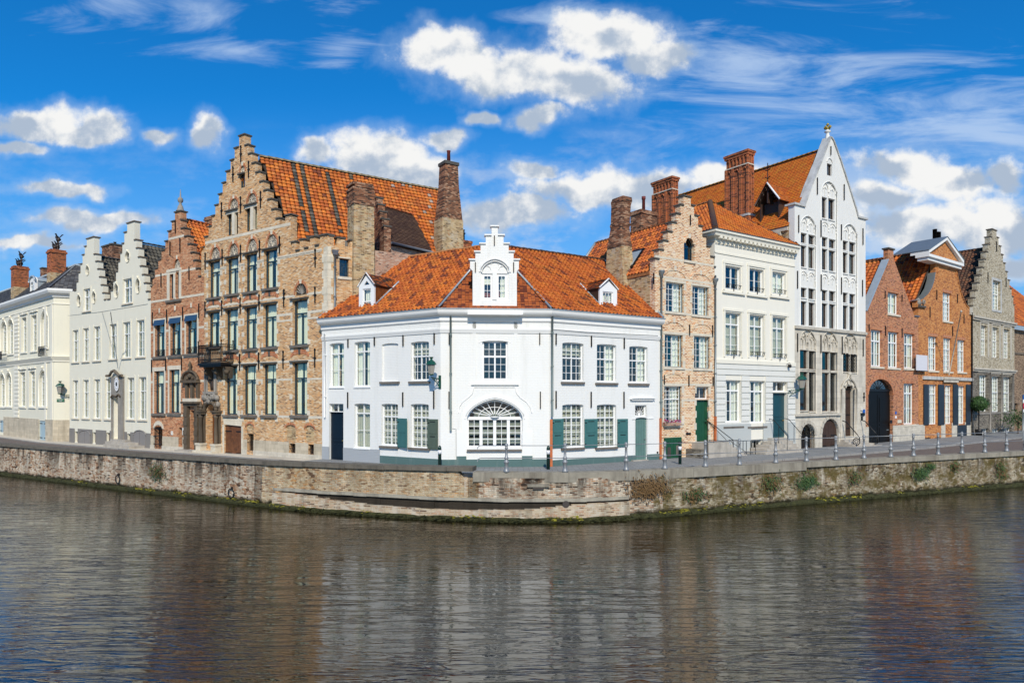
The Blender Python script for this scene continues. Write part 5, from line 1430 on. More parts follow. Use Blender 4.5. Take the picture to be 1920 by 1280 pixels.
    roof(H, None, q, PAL_BROWN, 'flat', .2, .15, 'pantile', name='lean_to_roof'); ridge(H, None, q[3]+Vector((0, 0, .03)), q[2]+Vector((0, 0, .03)), 'terracotta', .08)
    dn = Vector((0, 0, -4.5))
    m = MB(); ins = Vector((-.10, .15, -.12)); m.quad(q[0]+ins, q[1]+ins, q[1]+dn+ins, q[0]+dn+ins).quad(q[1]+ins, q[2]+ins, q[2]+dn, q[1]+dn); m.build('lean_to_wall', 'pink_brick', H)
    MB().tube([q[0]+Vector((.02, -.06, -.04)), q[1]+Vector((.02, -.06, -.04))], .07, 6).build('gutter', 'lead', H)
    n2 = Vector((d2.x, d2.y, 0)); st = Vector((0, 0, 0))
    A = q[0]; Bp = q[3]; dd = (A-Bp); k = 5
    wb = MB(); fb = MB()
    for i in range(k):
        p0 = Bp+dd*(i/k); p1 = Bp+dd*((i+1)/k); zt = p0.z+.28
        b4 = [p0-n2*.42, p1-n2*.42, p1-n2*.01, p0-n2*.01]
        o = MB().hexa([(v.x, v.y, q[0].z-4.5) for v in b4], [(v.x, v.y, zt) for v in b4]); o.build('stepped_parapet', 'dark_chimney_brick', H)
        b5 = [p0-n2*.47-dd.normalized()*.05, p1-n2*.47+dd.normalized()*.05, p1+n2*.04+dd.normalized()*.05, p0+n2*.04-dd.normalized()*.05]
        MB().hexa([(v.x, v.y, zt+.001) for v in b5], [(v.x, v.y, zt+.08) for v in b5]).build('cap_stone', 'dark_cap', H)
    # slender chimney on its rendered base, and the small one beside it
    c = at('d', 1355, 540, 42.3); cx, cy = c.x-H.location.x, c.y-H.location.y
    hz = lambda y: at('d', 1355, y, 42.3).z-zg
    def ringw(z, w, dp=.55): 
        ex, ey = Vector((d2.x, d2.y, 0)), Vector((-d2.y, d2.x, 0)); o = Vector((cx, cy, z))
        return [o-ex*w-ey*dp, o+ex*w-ey*dp, o+ex*w+ey*dp, o-ex*w+ey*dp]
    o = MB().hexa(ringw(hz(760)-4, .78, .6), ringw(hz(545), .72, .55)).build('chimney', 'old_tan_brick', H, None, 'slender brick chimney tapering from a rendered base, one red pot')
    MB().hexa(ringw(hz(545)+.001, .70, .5), ringw(hz(330), .50, .42)).hexa(ringw(hz(330), .50, .42), ringw(hz(185), .44, .40)).build('chimney_shaft', 'dark_chimney_brick', o)
    MB().hexa(ringw(hz(185)+.001, .50, .46), ringw(hz(165), .50, .46)).build('chimney_cap', 'dark_cap', o)
    MB().lathe([(.12, 0), (.10, .7), (.12, .72), (.12, .78)], (cx, cy, hz(165)), 10).build('chimney_pot', 'red_pot', o)
    c = at('d', 1440, 740, 42.8); cx, cy = c.x-H.location.x, c.y-H.location.y
    o = MB().hexa(ringw(hz(760)-3, .52, .4), ringw(hz(690), .52, .4)).hexa(ringw(hz(690)+.001, .56, .44), ringw(hz(672), .56, .44)).build('chimney', 'chimney_brick', H, None, 'low brick chimney with black twin pots')
    for s_ in (-.0, .14): MB().lathe([(.07, 0), (.07, .45), (.12, .47), (.12, .52), (.06, .54), (.06, .70), (.10, .72)], (cx+s_, cy, hz(672)), 8).build('chimney_pot', 'iron', o)
    return H, f
TH, TF = tan_house()

# ================================================================== RED BRICK HOUSE
def red_house():
    zg = 1.62
    H = empty('red_brick_house', (RA[0], RA[1], zg), 0, 'narrow red brick house with stepped gable, ball finial and three blue awnings', 'house')
    f = F(H, RA, TA, zg); L = f.L
    window(f, 'b', 250, 1100, 275, 1275, 'navy_frame', tr=0, cols=1, rb=1, mull=False, rec=.15); window(f, 'b', 297, 1085, 321, 1268, 'navy_frame', tr=0, cols=1, rb=1, mull=False, rec=.15)
    a, b, c, d = f.rect('b', 232, 1085, 332, 1280, 0)
    um = (f.uz('b', 275, 1100, .15)[0]+f.uz('b', 297, 1100, .15)[0])/2; ua, ub = f.uz('b', 250, 1100, .15)[0], f.uz('b', 321, 1100, .15)[0]
    f.box('mullion_post', 'trim_stone', um-.10, um+.10, -.03, .14, c, d); f.box('window_surround', 'trim_stone', ua-.3, ua-.003, -.03, .0, c-.05, d+.1); f.box('window_surround', 'trim_stone', ub+.003, ub+.26, -.03, .0, c-.05, d+.1)
    f.put(MB().box(ua-.32, ub+.28, -.05, .0, d+.101, d+.28), 'lintel', 'trim_stone'); voussoir_sill(f, ua-.35, ub+.3, c-.05, 'sill_stone', .14, .12)
    tympanum(f, 'b', 264, 985, 314, 1058)
    cw = dict(mat='navy_frame', tr=.30, cols=2, rt=1, rb=1, topmull=False, curtain='drawn', fw=.065, rec=.15)
    R = []
    for x0, y0, x1, y1, aw0, aw1 in ((131, 245, 184, 482, 222, 250), (239, 230, 296, 472, 205, 236), (351, 212, 412, 462, 186, 216)):
        o, r = window(f, 'c', x0, y0, x1, y1, **cw); R.append(r)
        balconet(f, 'c', x0-4, y1-46, x1+4, y1-3, .06)
        u0, u1, z0, z1 = r
        f.put(MB().hexa([(u0-.05, -.13, z1-.20), (u1+.05, -.13, z1-.20), (u1+.05, -.11, z1-.20), (u0-.05, -.11, z1-.20)], [(u0-.05, -.03, z1+.16), (u1+.05, -.03, z1+.16), (u1+.05, -.005, z1+.16), (u0-.05, -.005, z1+.16)]), 'awning', 'blue_awning')
        arch_brick(f, u0-.05, u1+.05, z1+.42, .22, .24, 'red_arch_brick', .02)
    for x0, y0, x1, y1 in ((126, 586, 180, 884), (233, 576, 289, 880)):
        o, r = window(f, 'c', x0, y0, x1, y1, **cw); R.append(r)
    for u0, u1, z0, z1 in R:
        for s_ in (0, 1):
            p, q_ = (u0-.17, u0-.003) if s_ == 0 else (u1+.003, u1+.17); f.put(MB().box(p, q_, -.015, .0, z0-.0, z1+.0), 'jamb_stone', 'trim_stone')
        f.put(MB().box(u0-.22, u1+.22, -.02, .0, z1+.003, z1+.26), 'lintel', 'trim_stone'); voussoir_sill(f, u0-.2, u1+.2, z0-.01, 'sill_stone', .14, .12)
    # barred cellar openings
    o, (u0, u1, z0, z1) = window(f, 'c', 114, 975, 168, 1118, 'brown_frame', tr=0, cols=2, rb=1, mull=False, rec=.25, glass='dark_glass', arch=.2, name='cellar_window', r0=0)
    for k in range(5): MB().tube([(u0+(u1-u0)*(k+.5)/5, -.05, z0-.1), (u0+(u1-u0)*(k+.5)/5, -.05, z1)], .018, 5).build('window_bar', 'iron', o)
    for q_ in (.12, .5, .88): MB().box(u0-.05, u1+.05, -.075, -.045, z0+(z1-z0)*q_, z0+(z1-z0)*q_+.04).build('window_bar', 'iron', o)
    arch_brick(f, u0, u1, z1-.15, .25, .26, 'trim_stone', .03, None)
    window(f, 'c', 282, 985, 310, 1108, 'brown_frame', tr=0, cols=1, rb=1, mull=False, rec=.22, glass='dark_glass', name='cellar_window', r0=0)
    a, b, c, d = f.rect('c', 268, 935, 316, 975); arch_brick(f, a, b, c, .2, .14, 'red_arch_brick', .02, None)
    # portal with a little window above
    u0, u1, z0, z1 = f.rect('c', 365, 862, 412, 1140)
    door(f, 'c', 365, 862, 412, 1140, 'dark_wood', rec=.30, r0=0, planks=4, handle='iron')
    zt = f.uz('c', 380, 800)[1]; ze = f.uz('c', 380, 832)[1]
    for a, b in ((u0-.40, u0-.04), (u1+.04, u1+.36)):
        f.put(MB().box(a, b, -.22, -.002, .15, ze).box(a-.04, b+.04, -.26, -.003, -.1, .15), 'pilaster', 'dark_portal_stone')
        for k in range(4): f.put(MB().box(a-.02, b+.02, -.25, -.221, .5+k*(ze-.6)/4, .5+k*(ze-.6)/4+.28), 'rusticated_block', 'dark_portal_stone')
    f.put(MB().box(u0-.45, u1+.40, -.24, -.003, ze+.001, ze+.16).box(u0-.52, u1+.46, -.36, -.0025, ze+.161, zt), 'entablature', 'dark_portal_stone')
    f.put(MB().box(u0-.5, u1+.42, -.24, -.002, zt+.001, f.uz('c', 380, 775)[1]-.02), 'window_apron', 'trim_stone')
    a, b, c, d = f.rect('c', 352, 660, 428, 775, -.15)
    for x0, x1 in ((358, 378), (398, 418)):
        window(f, 'c', x0, 670, x1, 770, 'brown_frame', tr=0, cols=1, rb=2, mull=False, rec=.08, r0=0, fw=.04)
    for x0, x1 in ((344, 357), (379, 396), (419, 434)):
        p, _ = f.uz('c', x0, 700); q_, _ = f.uz('c', x1, 700); f.put(MB().box(p, q_, -.16, -.002, c, d), 'window_post', 'dark_portal_stone')
    p, q_ = f.uz('c', 322, 650)[0], f.uz('c', 437, 650)[0]; zb = f.uz('c', 380, 655)[1]; za = f.uz('c', 380, 580)[1]
    f.put(MB().box(p, q_, -.30, -.003, zb-.12, zb+.05), 'entablature', 'dark_portal_stone')
    f.put(MB().prism([(p+.1, zb+.051), (q_-.1, zb+.051)]+list(reversed(arc(p+.1, q_-.1, zb+.06, za-zb-.2, 12))), -.12, -.003).tube([(x, -.18, z) for x, z in arc(p+.04, q_-.04, zb+.06, za-zb-.12, 14)], .09, 6), 'segmental_pediment', 'dark_portal_stone')
    lm = MB(); polar_lump(lm, ((p+q_)/2, -.14, (zb+za)/2), .18, seed=4); polar_lump(lm, ((p+q_)/2-.3, -.14, zb+.15), .12, seed=5); polar_lump(lm, ((p+q_)/2+.3, -.14, zb+.15), .12, seed=6); lm.lathe([(.12, 0), (.14, .12), (.06, .2), (.13, .36), (.02, .62)], ((p+q_)/2, -.16, za-.05), 8)
    f.put(lm, 'carved_ornament', 'dark_portal_stone')
    f.put(MB().box(u0-.6, u1+.5, -.7, -.001, -.15, .16), 'door_step', 'step_stone')
    for x, y0, y1 in ((100, 170, 262), (201, 152, 248), (314, 133, 232), (428, 112, 212), (95, 505, 595), (194, 495, 582), (306, 487, 582)): f.anchor('c', x, y0, y1, False)
    for x, y0, y1 in ((239, 852, 958), (314, 828, 935), (172, 1088, 1190), (382, 1040, 1140), (279, 690, 790)): f.anchor('b', x, y0, y1, False)
    left = [(248, 697), (222, 770), (200, 845), (172, 915), (147, 985), (122, 1050), (105, 1118), (94, 1182)]
    right = [(318, 682), (344, 742), (370, 802), (392, 862), (412, 925), (432, 985), (450, 1045), (468, 1105)]
    pts, caps = stepgable(f, 'b', (272, 316, 628), left, right)
    pts = [(0.005, -.3), (L-.005, -.3), (L-.005, pts[2][1])]+pts[2:]
    pts[-1] = (pts[-1][0], pts[-1][1]); pts = [p for p in pts]+[(0.005, pts[-1][1])]
    pts = [(min(max(p[0], .005), L-.005), p[1]) for p in pts]
    f.wall(pts, 'red_brick', 'front_wall', .38); capstones(f, [(max(a, .0), min(b, L), z) for a, b, z in caps])
    f.band('plinth', 'plinth_stone', 0, u0-.5, .25, f.uz('c', 200, 1045)[1], .02); f.band('plinth', 'base_stone', 0, u0-.5, -.3, .25, .06)
    for t_, x, y in (('b', 180, 1100), ('c', 330, 62), ('c', 210, 300), ('c', 200, 492), ('c', 205, 660), ('c', 200, 895), ('b', 250, 828)):
        z = f.uz(t_, x, y)[1]; zz = [c for c in caps if c[2] > z+.1]
        lo = max(0.01, min([c[0] for c in zz])+.05) if t_ == 'b' else .01; hi = min(L-.01, max([c[1] for c in zz])-.05) if t_ == 'b' else L-.01
        f.band('stone_course', 'trim_stone', lo, hi, z-.07, z+.07, .010)
    c0 = caps[0]; cu = (c0[0]+c0[1])/2
    f.put(MB().lathe([(.26, 0), (.26, .06), (.20, .12), (.14, .36), (.08, .42), (.10, .46), (.05, .52), (.14, .60), (.17, .72), (.14, .84), (.05, .92), (.045, 1.0), (.015, 1.4)], (cu, .17, c0[2]), 12), 'ball_finial', 'grey_carved_stone')
    uc = cu; rz = f.uz('b', 362, 716, 1.0)[1]; ez = caps[8][2]-.5
    D = 9
    roof(H, f.xf, [(L, .4, ez), (L, D, ez), (uc, D, rz), (uc, .4, rz)], PAL_ORANGE, 'pan', .26, .30, 'pantile')
    roof(H, f.xf, [(0, D, ez), (0, .4, ez), (uc, .4, rz), (uc, D, rz)], PAL_ORANGE, 'pan', .3, .35, 'pantile')
    ridge(H, f.xf, (uc, .4, rz+.05), (uc, D, rz+.05), 'terracotta')
    shell(f, D, ez, ez, 'red_brick', (uc, rz-.1)); room(f, ztop=9)
    a = f.loc(at('b', 395, 740, 46.5)); b = f.loc(at('b', 550, 740, 46.5)); zt = at('b', 470, 648, 46.5).z-zg
    chimney(f, a.x, a.x+1.6, 3.2, 4.1, ez, zt-.25, 'dark_chimney_brick', [(.1, .05), (.15, .02)], 'dark_chimney_brick')
    # notice plates by the doors
    for x0, y0, x1, y1 in ((310, 985, 334, 1035), (230, 1008, 244, 1036)):
        a, b, c, d = f.rect('c', x0, y0, x1, y1); f.put(MB().box(a, b, -.03, -.002, c, d), 'wall_plate', 'stone_white_paint')
    return H, f
RH, RF = red_house()

# ================================================================== WHITE TWIN GABLE HOUSE
def twin_house():
    zg = 1.5
    H = empty('ivory_twin_gable_house', (SA[0], SA[1], zg), 0, 'ivory house with two stepped gables, oval windows and grey carved doorway', 'house')
    f = F(H, SA, RA, zg); L = f.L
    up = dict(mat='stone_white_paint', tr=.33, cols=2, rt=1, rb=3, fw=.05, rec=.12, curtain='full', cmat='fabric_dim')
    up['mat'] = 'white_paint'
    R = []
    for x0, y0, x1, y1 in ((371, 531, 393, 688), (423, 522, 445, 684), (477, 513, 502, 680), (557, 501, 584, 672), (623, 491, 652, 666), (692, 481, 723, 661)):
        R.append(window(f, 'a', x0, y0, x1, y1, **up)[1])
    for x0, y0, x1, y1 in ((372, 781, 392, 968), (423, 779, 445, 968), (478, 776, 502, 970), (535, 773, 560, 972), (645, 768, 672, 973), (703, 765, 732, 975)):
        R.append(window(f, 'a', x0, y0, x1, y1, **up)[1])
    for x0, y0, x1, y1 in ((426, 325, 452, 432), (625, 275, 660, 393)):
        R.append(window(f, 'a', x0, y0, x1, y1, 'white_paint', tr=.36, cols=2, rt=1, rb=2, fw=.07, curtain='split', cmat='fabric_dim')[1])
    for u0, u1, z0, z1 in R:
        f.put(MB().box(u0-.16, u1+.16, -.10, -.002, z0-.12, z0-.03), 'window_sill', 'trim_stone')
        for p, q_ in ((u0-.15, u0-.002), (u1+.002, u1+.15)): f.put(MB().box(p, q_, -.03, .0, z0-.025, z1+.15), 'window_surround', 'ivory_wall')
    for x, y, rx, ry in ((438, 233, 7.5, 21), (395, 385, 8.5, 26), (470, 368, 8.5, 27), (638, 165, 10, 24), (582, 335, 10, 32), (690, 310, 10, 34)):
        u, z = f.uz('a', x, y); ru = abs(f.uz('a', x+rx, y)[0]-u)*1.12; rzz = abs(f.uz('a', x, y-ry)[1]-z)*1.0
        ring = [(u+ru*cos(2*pi*k/16), z+rzz*sin(2*pi*k/16)) for k in range(16)]; f.holes.append(ring)
        o = f.put(MB().tube([(u+ru*1.12*cos(2*pi*k/16), -.02, z+rzz*1.12*sin(2*pi*k/16)) for k in range(16)], .03, 5, True), 'oval_window', 'ivory_wall')
        m = MB(); m.v = [(p[0], .12, p[1]) for p in ring]; m.f = [tuple(range(16))]; m.build('pane', 'dark_glass', o)
        MB().box(u-.012, u+.012, .09, .119, z-rzz, z+rzz).box(u-ru, u+ru, .09, .118, z-.012, z+.012).build('glazing_bar', 'white_paint', o)
        f.put(polar_lump(MB(), (u, -.03, z+rzz*1.3), .09, seed=int(x)), 'carved_key', 'ivory_wall')
    for x0, y0, x1, y1 in ((374, 1036, 390, 1088), (463, 1040, 480, 1094), (532, 1042, 550, 1086), (636, 1048, 653, 1102)):
        window(f, 'a', x0, y0, x1, y1, 'brown_frame', tr=0, cols=1, rb=1, mull=False, rec=.18, r0=0, glass='dark_glass', name='cellar_window')
    for x0, y0, x1, y1 in ((397, 1035, 450, 1102), (671, 1035, 727, 1124)):
        u0, u1, z0, z1 = f.rect('a', x0, y0, x1, y1, -.04)
        o = f.put(MB().prism([(u0, z0), (u1, z0)]+list(reversed(arc(u0, u1, z1-.22, .22, 8))), -.05, -.026), 'cellar_hatch', 'taupe_door')
        MB().box((u0+u1)/2-.008, (u0+u1)/2+.008, -.054, -.0505, z0, z1-.02).build('hatch_seam', 'brown_frame', o)
        f.put(MB().tube([(p[0], -.05, p[1]) for p in arc(u0-.06, u1+.06, z1-.24, .3, 10)], .04, 5), 'hatch_moulding', 'taupe_door')
    # doorway
    door(f, 'v', 165, 488, 262, 1078, 'white_door', rec=.35, r0=.2, name='door', handle='iron')
    t = 'v'; a, b = f.uz(t, 128, 600)[0], f.uz(t, 290, 600)[0]; z0 = 0; z1 = f.uz(t, 200, 200)[1]
    u0, u1, dz0, dz1 = f.rect(t, 165, 488, 262, 1078, .2)
    f.put(MB().box(a, u0-.003, -.12, .0, -.1, z1).box(u1+.003, b, -.12, .0, -.1, z1).box(u0-.004, u1+.004, -.119, .0, dz1+.003, z1-.001), 'door_surround', 'grey_carved_stone')
    cu, cz = f.uz(t, 212, 300); ru = abs(f.uz(t, 245, 300)[0]-cu); rzz = abs(f.uz(t, 212, 200)[1]-cz)
    o = f.put(MB().prism([(cu+ru*cos(2*pi*k/20), cz+rzz*sin(2*pi*k/20)) for k in range(20)], -.17, -.121), 'carved_roundel', 'sign_white')
    MB().prism([(cu+ru*.3*cos(2*pi*k/12), cz+rzz*.3*sin(2*pi*k/12)) for k in range(12)], -.19, -.171).build('roundel_centre', 'iron', o)
    MB().tube([(cu+ru*1.02*cos(2*pi*k/20), -.15, cz+rzz*1.02*sin(2*pi*k/20)) for k in range(20)], .04, 5, True).build('roundel_frame', 'grey_carved_stone', o)
    for k in range(12): MB().box(cu+ru*.68*cos(k*pi/6)-.02, cu+ru*.68*cos(k*pi/6)+.02, -.18, -.1705, cz+rzz*.68*sin(k*pi/6)-.03, cz+rzz*.68*sin(k*pi/6)+.03).build('roundel_stud', 'dark_portal_stone', o)
    hp = [f.uz(t, x, y) for x, y in ((80, 185), (125, 180), (150, 130), (190, 110), (230, 150), (262, 185), (300, 178))]
    f.put(MB().tube([(p[0], -.22, p[1]) for p in hp], .10, 6), 'door_pediment', 'brown_cap')
    hp = [f.uz(t, x, y) for x, y in ((130, 490), (150, 455), (180, 470), (200, 480), (235, 445), (262, 480))]
    f.put(MB().tube([(p[0], -.16, p[1]) for p in hp], .06, 6), 'carved_scroll', 'dark_portal_stone')
    for k, (x0, x1, y0, y1, d_) in enumerate(((-10, 350, 1165, 1180, 1.05), (15, 335, 1120, 1140, .72), (90, 295, 1085, 1100, .38))):
        p, q_ = f.uz(t, x0, y0, -d_)[0], f.uz(t, x1, y0, -d_)[0]; zt = f.uz(t, 200, y0, -d_)[1]
        f.put(MB().box(p, q_, -d_, -.001-.001*k, -.2, zt), 'step', 'step_stone')
    pole = [f.uz('a', x, y, -o_)[0:1]+(-o_,)+f.uz('a', x, y, -o_)[1:2] for x, y, o_ in ((590, 722, .1), (553, 440, 1.6))]
    f.put(MB().tube(pole, .025, 5), 'flagpole', 'zinc')
    w2 = [f.uz('a', x, y, -o_)[0:1]+(-o_,)+f.uz('a', x, y, -o_)[1:2] for x, y, o_ in ((580, 690, .1), (510, 440, .1), (615, 445, .1))]
    f.put(MB().tube(w2[:2], .012, 4), 'pole_stay', 'zinc')
    # two gables in one wall
    l1 = [(424, 110), (413, 152), (403, 198), (393, 240), (383, 286), (373, 330)]; r1 = [(479, 146), (489, 182), (498, 220), (506, 260), (514, 300), (522, 340), (530, 374)]
    l2 = [(622, 40), (612, 95), (602, 142), (592, 185), (580, 235), (567, 282), (554, 330), (540, 374)]; r2 = [(682, 74), (692, 115), (702, 160), (712, 205), (722, 248), (732, 290), (742, 332), (752, 372)]
    pa, ca = stepgable(f, 'a', (434, 470, 72), l1, r1); pb, cb = stepgable(f, 'a', (636, 672, -6), l2, r2)
    A = pa[2:]; B = pb[2:]
    pts = [(0.0, -.3), (L-.01, -.3), (L-.01, B[0][1])]+B+A
    pts = [(min(max(p[0], .0), L-.01), p[1]) for p in pts]+[(0.0, A[-1][1])]
    f.wall(pts, 'ivory_wall', 'front_wall', .38); capstones(f, [(max(a, .0), min(b, L), z) for a, b, z in ca+cb], 'brown_cap')
    zp = f.uz('a', 600, 1036)[1]; f.band('plinth', 'taupe_plinth', .0, L-.01, -.3, zp, .025)
    z = f.uz('a', 520, 452)[1]
    f.put(MB().tube([f.uz('a', x, y)[0:1]+(-.015,)+f.uz('a', x, y)[1:2] for x, y in ((340, 458), (500, 440), (740, 400))], .01, 4), 'cable', 'zinc')
    D = 9.5
    for caps, u0, u1, y_, ez_ in ((ca, 0, (ca[-1][1]+cb[8][0])/2, 187, 0), (cb, (ca[-1][1]+cb[8][0])/2, L, 107, 0)):
        uc = (caps[0][0]+caps[0][1])/2; rz = caps[0][2]-1.4; e_ = caps[-1][2]-.25
        roof(H, f.xf, [(u1, .4, e_), (u1, D, e_), (uc, D, rz), (uc, .4, rz)], PAL_DARK, 'pan', .26, .30, 'pantile')
        roof(H, f.xf, [(u0, D, e_), (u0, .4, e_), (uc, .4, rz), (uc, D, rz)], PAL_DARK, 'pan', .3, .35, 'pantile')
        ridge(H, f.xf, (uc, .4, rz+.05), (uc, D, rz+.05), 'dark_ridge')
        f.put(MB().prism([(u0+.01, 8), (u1-.01, 8), (u1-.01, e_), (uc, rz-.1), (u0+.01, e_)], D-.2, D), 'back_wall', 'ivory_wall')
    ez = ca[-1][2]-.25
    shell(f, D, ez, cb[-1][2]-.3, 'ivory_wall', None); room(f, ztop=9.5)
    a = f.loc(at('a', 475, 180, 56)); zt = at('a', 508, 103, 56).z-zg
    chimney(f, a.x, a.x+1.9, 3.0, 3.9, 9, zt-.15, 'dark_chimney_brick', [(.12, .06)], 'dark_cap', pots=2, poth=.25, potmat='dark_cap')
    return H, f
SH, SF = twin_house()

# ================================================================== CREAM MANSION AT THE LEFT END
def mansion():
    zg = 1.5
    H = empty('cream_mansion', (MC[0], MC[1], zg), 0, 'cream classical mansion with slate mansard roof and two red brick chimneys at the left edge', 'house')
    f = F(H, MA, MC, zg); S = F(H, MC, MD, zg); L = f.L
    W_ = dict(mat='white_paint', fw=.06, rec=.18, curtain='full', cmat='fabric_dim', bar=.03)
    R = []
    for x0, y0, x1, y1, ar in ((-20, 510, -6, 648, .5), (18, 492, 33, 642, .5), (52, 482, 67, 647, .5), (119, 470, 133, 638, 0), (168, 458, 184, 632, 0), (219, 442, 240, 618, .5)):
        R.append((window(f, 'a', x0, y0, x1, y1, tr=.25 if not ar else .3, cols=2, rt=2, rb=4, arch=ar, mull=False, **W_)[1], ar))
    for x0, y0, x1, y1, ar in ((-22, 762, -6, 912, .5), (10, 752, 25, 912, .5), (43, 747, 58, 911, .5), (110, 742, 127, 911, 0), (159, 738, 175, 912, 0), (210, 734, 233, 912, .5)):
        R.append((window(f, 'a', x0, y0, x1, y1, tr=.25 if not ar else .3, cols=2, rt=2, rb=4, arch=ar, mull=False, **W_)[1], ar))
    for k in range(1, 4):
        for row in ((R[0][0], R[6][0])):
            pass
    for (u0, u1, z0, z1), ar in R:
        f.put(MB().box(u0-.2, u1+.2, -.10, -.002, z0-.14, z0-.02), 'window_sill', 'cream_trim')
        if ar: f.put(MB().tube([(u0-.12, -.01, z0)]+[(p[0], -.01, p[1]) for p in arc(u0-.12, u1+.12, z1-(u1-u0)*.5, (u1-u0)*.5+.12, 10)]+[(u1+.12, -.01, z0)], .06, 5), 'window_surround', 'cream_trim')
        else:
            f.put(MB().box(u0-.18, u0-.003, -.03, .0, z0, z1+.15).box(u1+.003, u1+.18, -.03, .0, z0, z1+.15), 'window_surround', 'cream_trim'); f.put(MB().box(u0-.3, u1+.3, -.12, .0, z1+.25, z1+.36), 'hood_mould', 'cream_trim')
        f.put(polar_lump(MB(), ((u0+u1)/2, -.05, z1+.28), .12, seed=int(u0*9) % 97), 'carved_key', 'cream_trim')
    balconet(f, 'a', 208, 612, 240, 660, .25); balconet(f, 'a', -2, 640, 42, 683, .5)
    for x0, y0, x1, y1 in ((196, 983, 230, 1080), (-2, 980, 20, 1040)): door(f, 'a', x0, y0, x1, y1, 'pale_blue_door', rec=.08, planks=5, handle='iron', hinges=True, name='cellar_door', r0=0)
    zc = f.uz('a', 250, 348)[1]; zr = f.uz('a', 270, 222)[1]
    for g in (f, S): g.wall([(0, -.3), (g.L, -.3), (g.L, zc), (0, zc)], 'cream_mansion', 'front_wall' if g is f else 'side_wall', .4)
    zb = f.uz('a', 250, 978)[1]
    f.band('plinth', 'plinth_stone', 0, L, -.3, zb, .05); S.band('plinth', 'plinth_stone', -.05, S.L, -.3, zb, .05)
    Lp = lambda p: (p[0]-H.location.x, p[1]-H.location.y); path = [Lp(MA), Lp(MC), Lp(MD)]
    zm0, zm1 = f.uz('a', 250, 690)[1], f.uz('a', 250, 664)[1]
    MB().sweep(path, [(-.02, zm0), (.06, zm0), (.08, zm0+.12), (.2, zm1-.1), (.26, zm1), (-.02, zm1)]).build('string_course', 'cream_trim', H)
    MB().sweep(path, [(-.02, zc-.9), (.05, zc-.9), (.05, zc-.8), (-.02, zc-.8)]).build('architrave', 'cream_trim', H)
    MB().sweep(path, [(-.05, zc-.35), (.10, zc-.35), (.16, zc-.2), (.4, zc-.05), (.5, zc+.12), (.5, zc+.28), (-.05, zc+.28)]).build('cornice', 'white_trim', H)
    for x0, x1 in ((74, 96), (-60, -40)):
        p, _ = f.uz('a', x0, 600); q_, _ = f.uz('a', x1, 600)
        for z_a, z_b in ((zb, zm0-.01), (zm1+.01, zc-.95)):
            k = int((z_b-z_a)/.34)
            for i in range(k): f.put(MB().box(p, q_, -.09, .0, z_a+(z_b-z_a)*i/k+.03, z_a+(z_b-z_a)*(i+1)/k-.03), 'rusticated_block', 'cream_trim')
    for u in (L-.55, L-2.1): f.box('pilaster', 'cream_trim', u, u+.4, -.06, .0, zb+.01, zm0-.01); f.box('pilaster', 'cream_trim', u, u+.4, -.06, .0, zm1+.01, zc-.92)
    # mansard: steep slate below, flat top behind a lead roll
    ez = zc+.28; h1 = 2.3; d1 = 1.9
    P0 = lambda g, u, d, z: Vector(((g.A+g.ex*u+g.ey*d).x-H.location.x, (g.A+g.ex*u+g.ey*d).y-H.location.y, z))
    c1 = Vector((0, 0, ez)); n1, n2 = f.ey, S.ey; v = (n1+n2)/(1+n1.dot(n2))
    cT = Vector((v.x*d1, v.y*d1, ez+h1)); cE = Vector((-v.x*.35, -v.y*.35, ez))
    roof(H, None, [P0(f, 0, -.35, ez), cE, cT, P0(f, 0, d1, ez+h1)], PAL_SLATE, 'flat', .3, .18, 'pantile', name='mansard_slope')
    roof(H, None, [cE, P0(S, 6, -.35, ez), P0(S, 6, d1, ez+h1), cT], PAL_SLATE, 'flat', .3, .18, 'pantile', name='mansard_slope')
    top = Vector((cT.x+n1.x*3, cT.y+n1.y*3+1, ez+h1+1.1))
    roof(H, None, [P0(f, 0, d1, ez+h1), cT, Vector((cT.x-.8, cT.y+4.5, ez+h1+1.4)), P0(f, 0, d1+4.5, ez+h1+1.4)], PAL_SLATE, 'flat', .3, .18, 'pantile', name='upper_slope')
    roof(H, None, [cT, P0(S, 6, d1, ez+h1), P0(S, 6, d1+3.2, ez+h1+1.4), Vector((cT.x-.8, cT.y+4.5, ez+h1+1.4))], PAL_SLATE, 'flat', .3, .18, 'pantile', name='upper_slope')
    MB().tube([P0(f, 0, d1-.05, ez+h1+.02), Vector((cT.x, cT.y, cT.z+.02)), P0(S, 6, d1-.05, ez+h1+.02)], .11, 6).build('lead_roll', 'bright_zinc', H)
    MB().tube([cE+Vector((0, 0, .1)), cT+Vector((0, 0, .03))], .06, 6).build('hip_roll', 'lead', H)
    # dormer
    g = f.layer(.05); t = 'x'
    window(g, t, 372, 568, 404, 718, 'white_paint', tr=.3, cols=2, rt=1, rb=2, mull=False, rec=.05, arch=.3, curtain='full', cmat='fabric_dim')
    u0, _ = g.uz(t, 360, 700); u1, _ = g.uz(t, 420, 700); z0 = g.uz(t, 390, 760)[1]; z1 = g.uz(t, 390, 545)[1]
    g.wall([(u0, z0), (u1, z0)]+list(reversed(arc(u0, u1, z1-.1, .4, 8))), 'white_trim', 'dormer_front', .2)
    g.put(MB().tube([(p[0], g.y0-.04, p[1]) for p in arc(u0-.1, u1+.1, z1-.12, .45, 10)], .09, 6), 'dormer_pediment', 'bright_zinc')
    g.put(MB().box(u0+.03, u1-.03, .25, 2.6, z0, z1-.1), 'dormer_body', 'bright_zinc')
    g.put(MB().prism([(u0-.05, z1-.1), (u1+.05, z1-.1)]+list(reversed(arc(u0-.05, u1+.05, z1-.09, .38, 8))), .255, 3.0), 'dormer_roof', 'bright_zinc')
